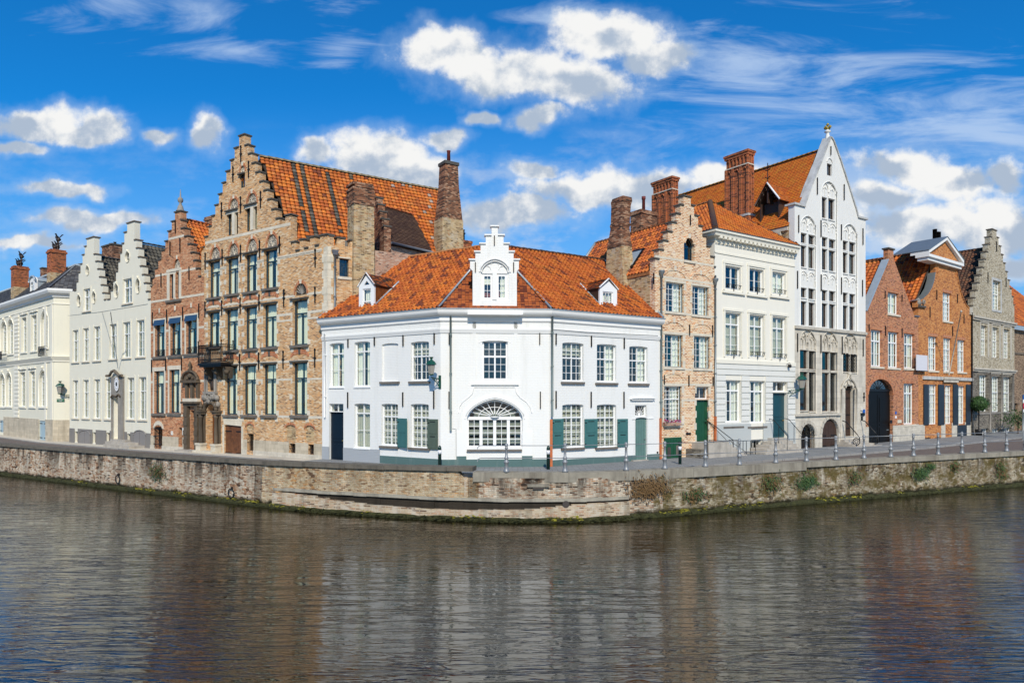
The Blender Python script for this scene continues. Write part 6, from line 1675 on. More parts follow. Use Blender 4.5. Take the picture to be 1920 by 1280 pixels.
    # chimneys with bronze beasts
    for x0, x1, y0, yb, Y in ((180, 358, 380, 640, 61.5), (613, 812, 185, 470, 57.0)):
        a = at(t, x0, y0, Y); b = at(t, x1, y0, Y); zt = a.z-zg; zb_ = at(t, x0, yb, Y).z-zg-1.5
        pa_ = f.loc(a); w = (b.x-a.x); 
        ux = pa_.x; uy = pa_.y; ww = w*.80
        o = f.put(MB().box(ux, ux+ww*.95, uy-.3, uy+.8, zb_+1.5, zt-.35), 'chimney', 'chimney_brick', None, 'red brick chimney topped by dark winged ornaments')
        MB().box(ux-.01, ux+ww*.95+.01, uy-.31, uy+.81, zb_, zb_+1.5).build('chimney_base', 'old_tan_brick', o)
        MB().box(ux-.07, ux+ww*.95+.07, uy-.37, uy+.87, zt-.349, zt-.2).box(ux, ux+ww*.95, uy-.3, uy+.8, zt-.2, zt-.06).build('chimney_cap', 'chimney_brick', o)
        for k, (q_, dz, s_) in enumerate(((.2, 0, 1), (.55, .55, 1.15), (.85, 0, .95), (.5, 0, .9))):
            m = MB(); cx = ux+ww*.9*q_; cy = uy+.2+.15*(k % 2); z = zt-.06+dz
            polar_lump(m, (cx, cy, z+.32*s_), .20*s_, sq=(1.3, .8, .8), seed=k); polar_lump(m, (cx-.22*s_, cy, z+.52*s_), .12*s_, seed=k+9)
            m.tube([(cx-.15, cy, z), (cx-.12, cy, z+.3*s_)], .05, 5).tube([(cx+.16, cy, z), (cx+.13, cy, z+.3*s_)], .05, 5)
            for w_ in (-1, 1): m.hexa([(cx-.05, cy, z+.4*s_), (cx+.15, cy, z+.4*s_), (cx+.15, cy+.05*w_, z+.4*s_), (cx-.05, cy+.05*w_, z+.4*s_)], [(cx+.1, cy+.25*w_, z+.72*s_), (cx+.42*s_, cy+.25*w_, z+.66*s_), (cx+.42*s_, cy+.28*w_, z+.66*s_), (cx+.1, cy+.28*w_, z+.72*s_)])
            m.tube([(cx+.2, cy, z+.3*s_), (cx+.34, cy, z+.2), (cx+.42, cy, z+.4*s_)], [.05, .04, .02], 5)
            m.build('winged_ornament', 'bronze', o)
    a = f.loc(at(t, 482, 400, 62)); chimney(f, a.x, a.x+.7, a.y, a.y+.6, a.z-2.5, a.z-.1, 'dark_chimney_brick', [(.1, .05)], 'dark_cap')
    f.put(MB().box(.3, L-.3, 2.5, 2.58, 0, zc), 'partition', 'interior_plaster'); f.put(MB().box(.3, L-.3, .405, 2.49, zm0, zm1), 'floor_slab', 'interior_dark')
    f.put(MB().box(.1, L, 9, 9.2, -.3, ez), 'back_wall', 'cream_mansion'); f.put(MB().box(0, .2, .4, 9, -.3, ez), 'end_wall', 'cream_mansion')
    return H, f, S
MH, MF, MS = mansion()
# ================================================================== PALE BRICK STEP GABLE HOUSE
def ogive(u0, u1, z0, zt, n=6):
    """pointed arch points"""
    c = (u0+u1)/2; w = (u1-u0)/2; h = zt-z0; L = []
    for k in range(n+1):
        a = k/n; L.append((u0+w*(1-cos(a*pi/2)*1.0), z0+h*sin(a*pi/2)**.9))
    return L+[(2*c-x, z) for x, z in reversed(L[:-1])]
def gothic_panel(f, u0, u1, z0, z1, mat, y=0.0, n=2, r=.022, base=True):
    mb = MB(); w = (u1-u0)/n
    for k in range(n):
        a = u0+w*k+.02; b = a+w-.04
        mb.tube([(p[0], y, p[1]) for p in ogive(a, b, z0+(z1-z0)*.35, z1-.03)], r, 4).tube([(a, y, z0), (a, y, z0+(z1-z0)*.36)], r, 4).tube([(b, y, z0), (b, y, z0+(z1-z0)*.36)], r, 4)
        c = (a+b)/2; q = (b-a)*.20; zc = z0+(z1-z0)*.55
        mb.tube([(c-q*1.1, y, zc-.02), (c-q*.2, y, zc+.06), (c, y, zc+.16), (c+q*.2, y, zc+.06), (c+q*1.1, y, zc-.02)], r*.9, 4)
        mb.box(c-.015, c+.015, y-.01, y+.01, z0, zc-.05)
    f.put(mb, 'tracery', mat)
def pale_house():
    zg = 1.75
    H = empty('pale_brick_step_gable_house', (BA[0], BA[1], zg), 0, 'narrow pale brick house with stepped gable, green door and green cellar hatch', 'house')
    f = F(H, BA, CA, zg); L = f.L
    R = []
    fz = dict(mat='white_paint', tr=0, fw=.04, rec=.14, bar=.017)
    R.append(window(f, 'j', 720, 1156, 846, 1384, cols=4, rb=5, mull=True, curtain='right', cmat='fabric_white', **fz)[1])
    R.append(window(f, 'j', 931, 1186, 1046, 1410, cols=4, rb=5, mull=True, curtain='right', cmat='fabric_white', **fz)[1])
    R.append(window(f, 'k', 99, 330, 212, 556, cols=4, rb=5, mull=True, curtain='right', cmat='fabric_white', **fz)[1])
    R.append(window(f, 'k', 306, 342, 404, 566, cols=4, rb=5, mull=True, curtain='right', cmat='fabric_white', **fz)[1])
    R.append(window(f, 'k', 96, 692, 204, 944, mat='white_paint', tr=.36, cols=5, rt=3, rb=5, mull=False, fw=.05, rec=.14, curtain='right', cmat='fabric_white')[1])
    for u0, u1, z0, z1 in R:
        # dark sash edges, stone sills and heads
        f.put(MB().box(u1-.035, u1-.001, .10, .139, z0, z1).box(u0, u1-.04, .10, .139, z0, z0+.03), 'sash_edge', 'teal_door')
        f.put(MB().box(u0-.12, u1+.14, -.03, -.001, z1+.003, z1+.13), 'lintel', 'trim_stone')
        if u0 < 99: voussoir_sill(f, u0-.1, u1+.14, z0-.01, 'trim_stone', .12, .06)
        jambs(f, u0, u1, z0, z1, 'trim_stone', 3, .34, .010, .13)
        arch_brick(f, u0-.05, u1+.05, z1+.34, .30, .20, 'pale_tan_brick', .03, 'trim_stone', n=9)
    window(f, 'j', 864, 797, 925, 978, 'navy_frame', tr=.42, cols=1, rt=1, rb=1, mull=False, rec=.2, arch=.5, glass='dark_glass', curtain=None, fw=.04)
    a, b, c, d = f.rect('j', 864, 797, 925, 978, .1); arch_brick(f, a, b, d-(b-a)*.5, (b-a)*.5, .18, 'pale_tan_brick', .03, 'trim_stone'); voussoir_sill(f, a-.15, b+.15, c-.01, 'trim_stone', .12, .07)
    door(f, 'k', 316, 788, 397, 1080, 'green_door', rec=.16, planks=5, handle='iron'); window(f, 'k', 313, 697, 393, 782, 'white_paint', tr=0, cols=2, rb=1, mull=False, rec=.16, name='transom_window')
    u0, u1, z0, z1 = f.rect('k', 313, 697, 397, 1080, .1)
    f.put(MB().box(u0-.12, u1+.14, -.04, -.001, z1+.02, z1+.14), 'lintel', 'trim_stone'); jambs(f, u0, u1, z0, z1, 'trim_stone', 5, .36, .015, .12)
    # green cellar hatch and its post, letter slot, vent, flower box
    hu0, hu1, hz0, hz1 = f.rect('k', 98, 1053, 217, 1232, -.05)
    o = f.put(MB().box(hu0, hu1, -.06, -.002, .0, hz1), 'cellar_hatch', 'green_door')
    for k in range(6): MB().box(hu0+(hu1-hu0)*k/6+.006, hu0+(hu1-hu0)*(k+1)/6-.006, -.078, -.0605, .03, hz1-.03).build('plank', 'green_door', o)
    MB().box(hu0-.02, hu0+.3, -.10, -.0785, hz1-.3, hz1-.24).box(hu1-.3, hu1+.02, -.10, -.0785, hz1-.3, hz1-.24).build('hinge', 'iron', o)
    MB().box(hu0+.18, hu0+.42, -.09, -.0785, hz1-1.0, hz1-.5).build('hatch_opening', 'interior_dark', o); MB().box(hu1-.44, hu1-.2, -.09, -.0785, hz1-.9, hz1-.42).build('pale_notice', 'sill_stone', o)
    a, b, c, d = f.rect('k', 248, 1020, 283, 1035); f.put(MB().box(a, b, -.012, .0, c, d), 'letter_slot', 'iron')
    a, b, c, d = f.rect('k', 248, 1137, 282, 1200, 0); f.holes.append([(a, c), (b, c), (b, d), (a, d)]); o = f.put(MB().box(a+.12, a+.18, .05, .1, c, d), 'vent_bar', 'white_paint')
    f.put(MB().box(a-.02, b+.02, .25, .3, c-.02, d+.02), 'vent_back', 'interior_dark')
    a, b, c, d = f.rect('k', 98, 948, 212, 962, -.15); o = f.put(MB().box(a, b, -.22, -.035, c-.06, d), 'flower_box', 'pink_brick')
    fl = [MB(), MB(), MB()]
    for k in range(150):
        m = fl[k % 3]; x = random.uniform(a, b); y = random.uniform(-.2, -.05); z = d+random.uniform(0, .16); s_ = random.uniform(.015, .035); an = random.uniform(0, pi)
        m.quad((x-s_*cos(an), y-s_*sin(an), z-s_), (x+s_*cos(an), y+s_*sin(an), z-s_*.3), (x+s_*cos(an), y+s_*sin(an), z+s_), (x-s_*cos(an), y-s_*sin(an), z+s_*.5))
    for m, mt in zip(fl, ('flower_purple', 'leaf_green', 'flower_red')): m.build('flowers', mt, o, None, None, 'stuff')
    a, b, c, d = f.rect('k', 98, 965, 218, 1045); f.put(MB().box(a-.05, b+.1, -.02, .0, d-.14, d), 'stone_course', 'trim_stone'); 
    left = [(835, 520), (803, 590), (770, 660), (735, 733), (700, 806), (664, 878), (630, 950)]
    right = [(945, 530), (977, 612), (1010, 695), (1042, 776), (1072, 858), (1102, 940), (1112, 1020)]
    pts, caps = stepgable(f, 'j', (860, 918, 448), left, right)
    pts = [(0.0, -.3), (L, -.3), (L, min(p[1] for p in pts[2:9]))]+pts[2:]+[(0, pts[-1][1])]
    pts = [(min(max(p[0], .0), L-.003), p[1]) for p in pts]
    f.wall(pts, 'pale_tan_brick', 'front_wall', .36); capstones(f, [(max(a, .0), min(b, L), z) for a, b, z in caps])
    for t_, x, y in (('j', 800, 968), ('j', 880, 1130), ('k', 260, 185), ('k', 260, 325), ('k', 250, 575), ('k', 270, 680), ('k', 260, 790)):
        z = f.uz(t_, x, y)[1]; f.band('stone_course', 'trim_stone', .02, L-.02, z-.06, z+.06, .008)
    for t_, x, y0, y1 in (('j', 911, 612, 692), ('k', 271, 258, 332), ('k', 266, 615, 690), ('k', 433, 262, 345), ('k', 437, 625, 690), ('j', 617, 1075, 1165), ('k', 92, 612, 680)): f.anchor(t_, x, y0, y1, False)
    # roof, side wall, chimneys, roof window
    uc = (caps[0][0]+caps[0][1])/2; D = 7.4; rz = 12.75; ez = 9.75
    roof(H, f.xf, [(0, D, ez), (0, .36, ez), (uc, .36, rz), (uc, D, rz)], PAL_DEEP, 'pan', .24, .28, 'pantile')
    roof(H, f.xf, [(L, .36, ez), (L, D, ez), (uc, D, rz), (uc, .36, rz)], PAL_DEEP, 'pan', .3, .35, 'pantile')
    ridge(H, f.xf, (uc, .4, rz+.05), (uc, D, rz+.05), 'ridge_tile')
    f.put(MB().tube([(0, D-.05, ez+.1), (uc, D-.05, rz+.12)], .09, 5), 'verge_flashing', 'bright_zinc')
    shell(f, D, ez, ez, 'old_tan_brick', (uc, rz-.1)); room(f, ztop=10)
    f.put(MB().box(-.04, .3, .36, 2.4, ez-.15, ez+.05), 'eave_course', 'ridge_tile')
    y_, z_ = f.side('j', 335, 870, 0); yt, zt = f.side('j', 345, 478, 0)
    o = f.put(MB().hexa([(-.35, y_-.9, z_-3.0), (.55, y_-.9, z_-3), (.55, y_+.75, z_-3), (-.35, y_+.75, z_-3)], [(-.25, y_-.55, z_), (.5, y_-.55, z_), (.5, y_+.6, z_), (-.25, y_+.6, z_)]), 'chimney', 'old_tan_brick', None, 'leaning old brick chimney on a battered base')
    h = zt-z_
    prof = [(0, .56, .0), (.12, .50, .0), (.40, .42, .04), (.45, .46, .05), (.50, .42, .06), (.85, .43, .12), (.93, .47, .16), (1.0, .42, .20)]
    mb = MB(); rings = []
    for t_, hw, sh in prof:
        z = z_+h*t_; yy = y_-sh; xx = .12
        rings.append([(xx-hw*.75, yy-hw, z), (xx+hw*.75, yy-hw, z), (xx+hw*.75, yy+hw, z), (xx-hw*.75, yy+hw, z)])
    for A, B in zip(rings, rings[1:]): mb.hexa(A, B)
    mb.build('chimney_shaft', 'dark_chimney_brick', o)
    a = f.side('j', 568, 640, uc); 
    w = f.loc(at('j', 565, 710, 41.0)); zt = at('j', 565, 618, 41.0).z-zg
    chimney(f, w.x-.75, w.x+.55, w.y-.3, w.y+.6, rz-2, zt, 'dark_chimney_brick', [(.12, .06), (.12, .02)], 'dark_chimney_brick', pots=1, poth=.95)
    # roof window
    sl = (rz-ez)/uc
    ya, za = f.side('j', 418, 930, .35); yb, zb = f.side('j', 478, 930, .35)
    n_ = Vector((-sl, 0, 1)).normalized(); P = lambda u, y, o_: (u+n_.x*o_, y, ez+sl*u+n_.z*o_)
    yA, yB = sorted((f.side('j', 448, 930, .6)[0]-.4, f.side('j', 448, 930, .6)[0]+.5))
    o = f.put(MB().hexa([P(.35, yA, .0), P(1.25, yA, .0), P(1.25, yB, .0), P(.35, yB, .0)], [P(.35, yA, .16), P(1.25, yA, .16), P(1.25, yB, .16), P(.35, yB, .16)]), 'roof_window', 'iron')
    MB().quad(P(.45, yA+.1, .165), P(1.15, yA+.1, .165), P(1.15, yB-.1, .165), P(.45, yB-.1, .165)).build('pane', 'bright_zinc', o)
    f.pipe('j', 684, 1075, 2300, .05, 'zinc')
    f.pipe('k', 457, -90, 898, .05, 'zinc')
    for tt, x, y in (('j', 684, 1085), ('j', 1114, 1148)):
        u, z = f.uz(tt, x, y, -.1); f.put(MB().lathe([(.06, -.3), (.08, -.12), (.15, -.02), (.16, .08), (.16, .1)], (u, -.12, z+.1), 8), 'rainwater_head', 'zinc')
    u, z1 = f.uz('k', 456, 905, -.05); _, z0 = f.uz('k', 456, 1098, -.05)
    for q_ in range(6): f.put(MB().box(u-.055, u+.055, -.11, -.001, z0+(z1-z0)*q_/6+.01, z0+(z1-z0)*(q_+1)/6), 'pipe_guard_brick', 'terracotta')
    # stoop
    a, _ = f.uz('k', 300, 1100, -.1); b, _ = f.uz('k', 460, 1100, -.1); zt = f.uz('k', 360, 1083, -.1)[1]
    f.put(MB().box(a, b-.2, -1.15, -.001, -.2, zt), 'landing', 'step_stone')
    for k in range(5):
        f.put(MB().box(b-.2+.30*k+.001, b+.10+.30*k, -1.15, -.001, -.2, zt*(5-k)/6), 'step', 'step_stone')
    f.put(MB().box(a-.45, a-.003, -1.0, -.001, -.2, zt*.62), 'rubble_block', 'grey_house_stone')
    rl = MB(); 
    rl.tube([(a-.05, -1.1, zt+1.15), (a+.4, -1.1, zt+.95), (b+.2, -1.1, .95), (b+.2, -1.1, 0)], .022, 5).tube([(a+.45, -1.1, zt+.92), (a+.45, -1.1, .4)], .018, 5).tube([(a-.05, -1.1, zt+1.15), (a-.05, -1.1, 0)], .018, 5)
    f.put(rl, 'stair_railing', 'iron')
    f.put(MB().tube([(a+1.0, -.06, zt+1.25), (b+.9, -.06, .9), (b+.9, -.06, 0)], .022, 5).tube([(b+.2, -.06, zt+.5), (b+.2, -.06, .3)], .018, 5), 'stair_railing', 'iron')
    return H, f
PH, PF = pale_house()

# ================================================================== CREAM HOUSE
def cream_house():
    zg = 1.75
    H = empty('cream_hipped_house', (CA[0], CA[1], zg), 0, 'cream rendered house with hipped orange roof, bracketed cornice and rusticated grey ground floor', 'house')
    f = F(H, CA, GA, zg); L = f.L
    for x0, y0, x1, y1, t in ((481, 1042, 578, 1206, 'l'), (662, 1062, 750, 1230, 'l'), (834, 1086, 916, 1242, 'l')):
        o, (u0, u1, z0, z1) = window(f, t, x0, y0, x1, y1, 'white_paint', tr=0, cols=2, rb=2, mull=True, rec=.16, fw=.07, curtain=None if x0 < 800 else 'full', cmat='fabric_white')
        f.put(MB().box(u0-.22, u0-.08, -.04, .0, z0-.1, z1+.1).box(u1+.08, u1+.22, -.04, .0, z0-.1, z1+.1).box(u0-.24, u1+.24, -.05, .0, z1+.101, z1+.24), 'window_surround', 'cream_trim')
        f.put(MB().box(u0-.3, u1+.3, -.12, -.002, z0-.28, z0-.16), 'window_sill', 'cream_trim')
        a, b = u0+.02, u1-.0; m = MB()
        m.box(a, b, -.06, -.03, z0+.22, z0+.25)
        for k in range(4):
            c = a+(b-a)*(k+.5)/4; m.tube([(c+.09*cos(q*pi/4), -.05, z0+.12+.08*sin(q*pi/4)) for q in range(8)], .014, 4, True)
        m.box((a+b)/2-.02, (a+b)/2+.02, -.06, -.03, z0-.12, z0+.3); f.put(m, 'iron_guard', 'iron')
    for x0, y0, x1, y1 in ((526, 177, 620, 476), (697, 193, 785, 482), (858, 208, 940, 496)):
        o, (u0, u1, z0, z1) = window(f, 'k', x0, y0, x1, y1, 'white_paint', tr=.27, cols=2, rt=1, rb=3, rec=.16, fw=.07, curtain='full', cmat='blind')
        f.put(MB().box(u0-.16, u0-.02, -.04, .0, z0-.1, z1+.08).box(u1+.02, u1+.16, -.04, .0, z0-.1, z1+.08).box(u0-.2, u1+.2, -.06, .0, z1+.081, z1+.2), 'window_surround', 'cream_trim')
        m = MB(); a, b = u0, u1; m.box(a, b, -.08, -.05, z0+.24, z0+.27)
        for k in range(4):
            c = a+(b-a)*(k+.5)/4; m.tube([(c+.10*cos(q*pi/4), -.07, z0+.13+.09*sin(q*pi/4)) for q in range(8)], .015, 4, True)
        m.box((a+b)/2-.02, (a+b)/2+.02, -.08, -.05, z0-.15, z0+.3); f.put(m, 'iron_guard', 'iron')
    for x0, y0, x1, y1 in ((525, 650, 620, 945), (694, 655, 790, 950)):
        window(f, 'k', x0, y0, x1, y1, 'white_paint', tr=.25, cols=4, rt=1, rb=3, rec=.18, fw=.08, curtain='split', cmat='fabric_white')
    door(f, 'k', 857, 738, 942, 1053, 'teal_door', rec=.22); window(f, 'k', 857, 661, 942, 728, 'white_paint', tr=0, cols=2, rb=1, rec=.2, name='transom_window')
    for x0, x1 in ((512, 656), (683, 820)):
        a, b, c, d = f.rect('k', x0, 975, x1, 988, -.05); f.put(MB().box(a, b, -.09, -.002, c, d), 'window_sill', 'sill_stone')
    o, (u0, u1, z0, z1) = window(f, 'k', 702, 1067, 790, 1165, 'stone_white_paint', tr=0, cols=4, rb=1, mull=False, rec=.22, r0=0, fw=.06, bar=.05, glass='dark_glass', name='cellar_window')
    a, b, c, d = f.rect('k', 515, 990, 645, 1200, -.02); o = f.put(MB().box(a, b, -.035, -.002, -.1, d), 'cellar_door', 'pale_blue_door'); MB().box((a+b)/2-.006, (a+b)/2+.006, -.038, -.0352, 0, d-.05).build('door_seam', 'zinc', o)
    zc = f.uz('l', 430, 800)[1]; zbot = f.uz('l', 430, 935)[1]
    zb = f.uz('k', 500, 503)[1]; zp = f.uz('k', 500, 962)[1]
    f.wall([(0, -.3), (L, -.3), (L, zc-.05), (0, zc-.05)], 'cream_wall', 'front_wall', .4)
    # rusticated courses of the ground floor
    z = zb-.26; step = (zb-zp)/11.0
    f.band('string_course', 'cream_trim', 0, L, zb-.22, zb, .10)
    k = 0; z = zb-.225
    while z > zp+.05:
        f.band('rusticated_course', 'pale_rustic', .0, L, max(zp+.002, z-step+.045), z, .055); z -= step; k += 1
    f.band('plinth', 'bluish_plinth', .0, L, -.3, zp-.002, .07)
    f.band('frieze_moulding', 'cream_trim', 0, L, zbot-.04, zbot+.06, .04)
    Lp = lambda P: (P.x-H.location.x, P.y-H.location.y); path = [Lp(f.A+f.ey*7), Lp(f.A), Lp(f.B)]
    MB().sweep(path, [(-.04, zc-.40), (.04, zc-.40), (.06, zc-.22), (.30, zc-.14), (.34, zc-.0), (.42, zc+.05), (.42, zc+.16), (-.04, zc+.16)]).build('cornice', 'cream_trim', H)
    MB().sweep(path, [(.26, zc+.161), (.44, zc+.161), (.46, zc+.20), (.26, zc+.20)]).build('gutter', 'lead', H)
    n = 20
    for k in range(n):
        u = L*(k+.5)/n; f.put(MB().box(u-.10, u+.10, -.32, -.061, zc-.27, zc-.141), 'modillion', 'cream_trim')
    mb = MB()
    for k in range(44): u = L*(k+.5)/44; mb.box(u-.05, u+.03, -.09, -.0, zc-.50, zc-.41)
    f.put(mb, 'dentils', 'cream_trim', None, None, 'stuff')
    D = 7.2; ez = zc+.18; rz = 17.06-zg; o_ = .25
    p0, p1, p2, p3 = (-o_, -o_, ez), (L+.1, -o_, ez), (L+.1, D+.2, ez), (-o_, D+.2, ez); r0, r1 = (L/2-.1, 3.3, rz), (L/2-.1, D-2.8, rz)
    roof(H, f.xf, [p0, p1, r0], PAL_ORANGE+PAL_MELLOW, 'pan', .22, .26, 'mossy_pantile'); roof(H, f.xf, [p3, p0, r0, r1], PAL_DEEP+PAL_ORANGE, 'pan', .22, .26, 'mossy_pantile')
    roof(H, f.xf, [p1, p2, r1, r0], PAL_ORANGE, 'pan', .3, .34, 'pantile'); roof(H, f.xf, [p2, p3, r1], PAL_ORANGE, 'pan', .3, .34, 'pantile')
    f.put(MB().tube([(p0[0], p0[1], p0[2]+.05), (r0[0], r0[1], r0[2]+.06)], .17, 6), 'hip_roll', 'brown_ridge')
    f.put(MB().tube([(p1[0], p1[1], p1[2]+.05), (r0[0], r0[1], r0[2]+.06)], .08, 6), 'hip_roll', 'brown_ridge'); ridge(H, f.xf, (r0[0], r0[1], r0[2]+.05), (r1[0], r1[1], r1[2]+.05), 'ridge_tile')
    shell(f, D, zc, zc, 'cream_wall'); room(f, ztop=11.5)
    # round steps before the door, with rails
    for k, (x0, x1, y) in enumerate(((812, 1075, 1155), (822, 1050, 1130), (838, 1030, 1104), (852, 1005, 1085), (857, 962, 1062))):
        d_ = 1.5-.28*k; a, _ = f.uz('k', x0, y, -d_); b, _ = f.uz('k', x1, y, -d_); b = min(b, L+1.4-.3*k); zt = .17*(k+1)+.02
        f.put(MB().box(a, b, -d_, -.051-.001*k, -.2, zt), 'step', 'step_stone')
    a, b = u1+1.5, L-.25
    a, _ = f.uz('k', 860, 1000, -.2); b, _ = f.uz('k', 948, 1000, -.2)
    for x in (a-.12, b+.15):
        f.put(MB().tube([(x, -.06, 2.0), (x, -.35, 1.95), (x, -1.25, 1.05), (x, -1.25, .2)], .02, 5).tube([(x, -.7, 1.6), (x, -.7, .6)], .016, 5), 'stair_railing', 'iron')
    for x0, x1, xs in ((510, 612, (512, 540, 580, 610)), (650, 740, (652, 675, 705, 740))):
        m = MB(); zt = f.uz('k', x0, 1078, -1.0)[1]; a, _ = f.uz('k', x0, 1078, -1.0); b, _ = f.uz('k', x1, 1078, -1.0); m.tube([(a, -1, zt), (b, -1, zt)], .018, 5)
        for x in xs: u, _ = f.uz('k', x, 1100, -1.0); m.tube([(u, -1, zt), (u, -1, 0)], .018, 5)
        m.tube([(a, -1, zt), (a, -.06, zt)], .018, 5).tube([(a, -.06, zt), (a+.4, -1, .2)], .012, 5)
        f.put(m, 'area_railing', 'iron')
    return H, f
CH, CF = cream_house()

# ================================================================== GOTHIC HOUSE
def gothic_house():
    zg = 1.75
    H = empty('white_gothic_gable_house', (GA[0], GA[1], zg), 0, 'tall house with pointed white gable, finial, grey stone Gothic lower floors and steep orange roof', 'house')
    f = F(H, GA, HA, zg); L = f.L
    zs_ = f.uz('n', 185, 272)[1]        # string course between the white gable and the stone floors
    bays = []
    dark = dict(mat='brown_frame', tr=0, cols=1, rb=1, mull=False, rec=.12, fw=.05, glass='dark_glass')
    B = f.layer(.09)
    def bay(t, x0, x1, yap, xap, zlow, wins, arch=.9, m='gothic_white'):
        u0, _ = f.uz(t, x0, yap+80); u1, _ = f.uz(t, x1, yap+80); _, za = f.uz(t, xap, yap)
        rise = (u1-u0)*.5*arch; ap = arc(u0, u1, za-rise, rise, 12, .15)
        f.holes.append([(u0, zlow), (u1, zlow)]+list(reversed(ap)))
        g = B.layer(0.0)
        R = []
        for (tt, a, b, c, d, kw) in wins:
            q = dict(dark); q.update(kw); R.append(window(g, tt, a, b, c, d, **q)[1])
        lo = min([u0]+[r[0] for r in R])-.06; hi = max([u1]+[r[1] for r in R])+.06
        g.wall([(lo, zlow-.06), (hi, zlow-.06)]+list(reversed(arc(lo, hi, za-rise, rise+.12, 12, .15))), m, 'bay_wall', .28)
        f.put(MB().tube([(u0, .02, zlow)]+[(p[0], .02, p[1]) for p in ap]+[(u1, .02, zlow)], .05, 5), 'bay_moulding', m)
        for u_0, u_1, z_0, z_1 in R:
            g.put(MB().box(u_0-.04, u_1+.04, g.y0-.05, g.y0+.0, z_1+.003, z_1+.07), 'window_moulding', m); g.put(MB().box(u_0-.04, u_1+.04, g.y0-.06, g.y0, z_0-.07, z_0-.003), 'window_moulding', m)
        return g, u0, u1, za-rise, za, R
    k = dict(rb=1)
    c_w = dict(curtain='right', cmat='fabric')
    g1 = bay('m', 222, 332, 712, 280, zs_+.02, [('m', 223, 836, 249, 899, k), ('m', 278, 850, 307, 910, k), ('m', 223, 921, 248, 1062, k), ('m', 277, 933, 304, 1072, c_w),
         ('n', 230, 2, 257, 66, k), ('n', 285, 8, 315, 78, k), ('n', 230, 97, 257, 262, k), ('n', 287, 106, 315, 266, k)])
    g2 = bay('m', 366, 478, 475, 420, zs_+.02, [('m', 368, 592, 389, 728, k), ('m', 414, 603, 443, 738, k), ('m', 370, 864, 393, 925, k), ('m', 419, 879, 448, 935, k), ('m', 370, 944, 392, 1083, k), ('m', 418, 956, 446, 1092, c_w),
         ('n', 380, 18, 403, 90, k), ('n', 432, 26, 460, 93, k), ('n', 380, 111, 404, 275, k), ('n', 432, 117, 460, 285, c_w)])
    g3 = bay('m', 510, 616, 767, 562, zs_+.02, [('m', 511, 889, 533, 948, k), ('m', 558, 899, 585, 960, k), ('m', 511, 969, 532, 1105, k), ('m', 557, 981, 583, 1112, c_w),
         ('n', 527, 36, 548, 103, k), ('n', 575, 46, 600, 112, k), ('n', 527, 126, 550, 290, k), ('n', 575, 134, 599, 298, k)])
    for g, za_, zb_ in ((g1, ('m', 275, 1155), ('m', 275, 1092)), (g2, ('m', 420, 820), ('m', 420, 755)), (g2, ('m', 420, 1180), ('m', 420, 1112)), (g3, ('m', 560, 1200), ('m', 560, 1132))):
        z0 = f.uz(*za_)[1]; z1 = f.uz(*zb_)[1]; gothic_panel(f, g[1]+.05, g[2]-.05, z0, z1, 'gothic_white', .065, 2, .032)
    for g in (g1, g2, g3):
        um = (g[1]+g[2])/2; gothic_panel(f, g[1]+.12, g[2]-.12, g[3]-.15, g[4]-.12, 'gothic_white', .065, 2, .036)
    # top light
    window(f, 'm', 405, 362, 428, 436, **dark)
    a, b, c, d = f.rect('m', 405, 318, 440, 345); f.put(MB().tube([(p[0], -.02, p[1]) for p in arc(a-.02, b, c, (d-c), 8, .2)], .04, 5), 'blind_arch', 'gothic_white')
    # stone storeys
    low = []
    gs = 'gothic_stone'
    zsill = f.uz('n', 300, 886)[1]
    iron = dict(curtain=None)
    cur = dict(curtain='left', cmat='orange_wood')
    w1 = bay('n', 222, 342, 293, 280, zsill+.01, [('n', 223, 438, 268, 568, k), ('n', 288, 446, 334, 572, k), ('n', 223, 590, 268, 862, cur), ('n', 288, 594, 330, 868, cur)], .95, gs)
    w2 = bay('n', 378, 494, 305, 435, zsill+.01, [('n', 379, 450, 420, 578, k), ('n', 438, 456, 483, 582, k), ('n', 379, 597, 418, 868, cur), ('n', 439, 598, 476, 868, cur)], .95, gs)
    zdt = f.uz('n', 580, 606)[1]
    w3 = bay('n', 526, 634, 318, 575, zdt, [('n', 527, 461, 568, 590, k), ('n', 583, 469, 625, 595, k)], .95, gs)
    for g, yb in ((w1, 437), (w2, 448), (w3, 458)):
        z0 = f.uz('n', 430, yb)[1]; m = MB(); u0, u1 = g[1], g[2]; c = (u0+u1)/2; y = .06
        for s_ in (0, 1):
            a = u0+.08+s_*(c-u0); b = a+(c-u0)-.14; zz = z0+(g[4]-z0)*.50
            m.tube([(p[0], y, p[1]) for p in ogive(a, b, zz-.2, zz+.45)], .05, 5).tube([(a, y, z0), (a, y, zz-.2)], .045, 5).tube([(b, y, z0), (b, y, zz-.2)], .045, 5)
            for q_ in (0, 1):
                aa = a+q_*(b-a)/2+.03; bb = aa+(b-a)/2-.06; m.tube([(p[0], y, p[1]) for p in arc(aa, bb, z0+.45, .18, 6)], .03, 4)
            mc = (a+b)/2; m.tube([(mc, y, z0), (mc, y, zz-.05)], .03, 4).tube([(mc+.12*cos(q*pi/4), y, zz+.05+.12*sin(q*pi/4)) for q in range(8)], .03, 4, True)
        m.tube([(c+.16*cos(q*pi/5), y, g[3]+.35+.16*sin(q*pi/5)) for q in range(10)], .04, 5, True).tube([(c, y, z0), (c-.25, y, g[4]-.35)], .035, 4).tube([(c, y, z0+.6), (c+.25, y, g[4]-.35)], .035, 4)
        f.put(m, 'tracery', 'gothic_trim')
    grm = MB(); u0, z1 = f.uz('n', 527, 465, .05); u1, _ = f.uz('n', 625, 465, .05); z0 = f.uz('n', 575, 592, .05)[1]
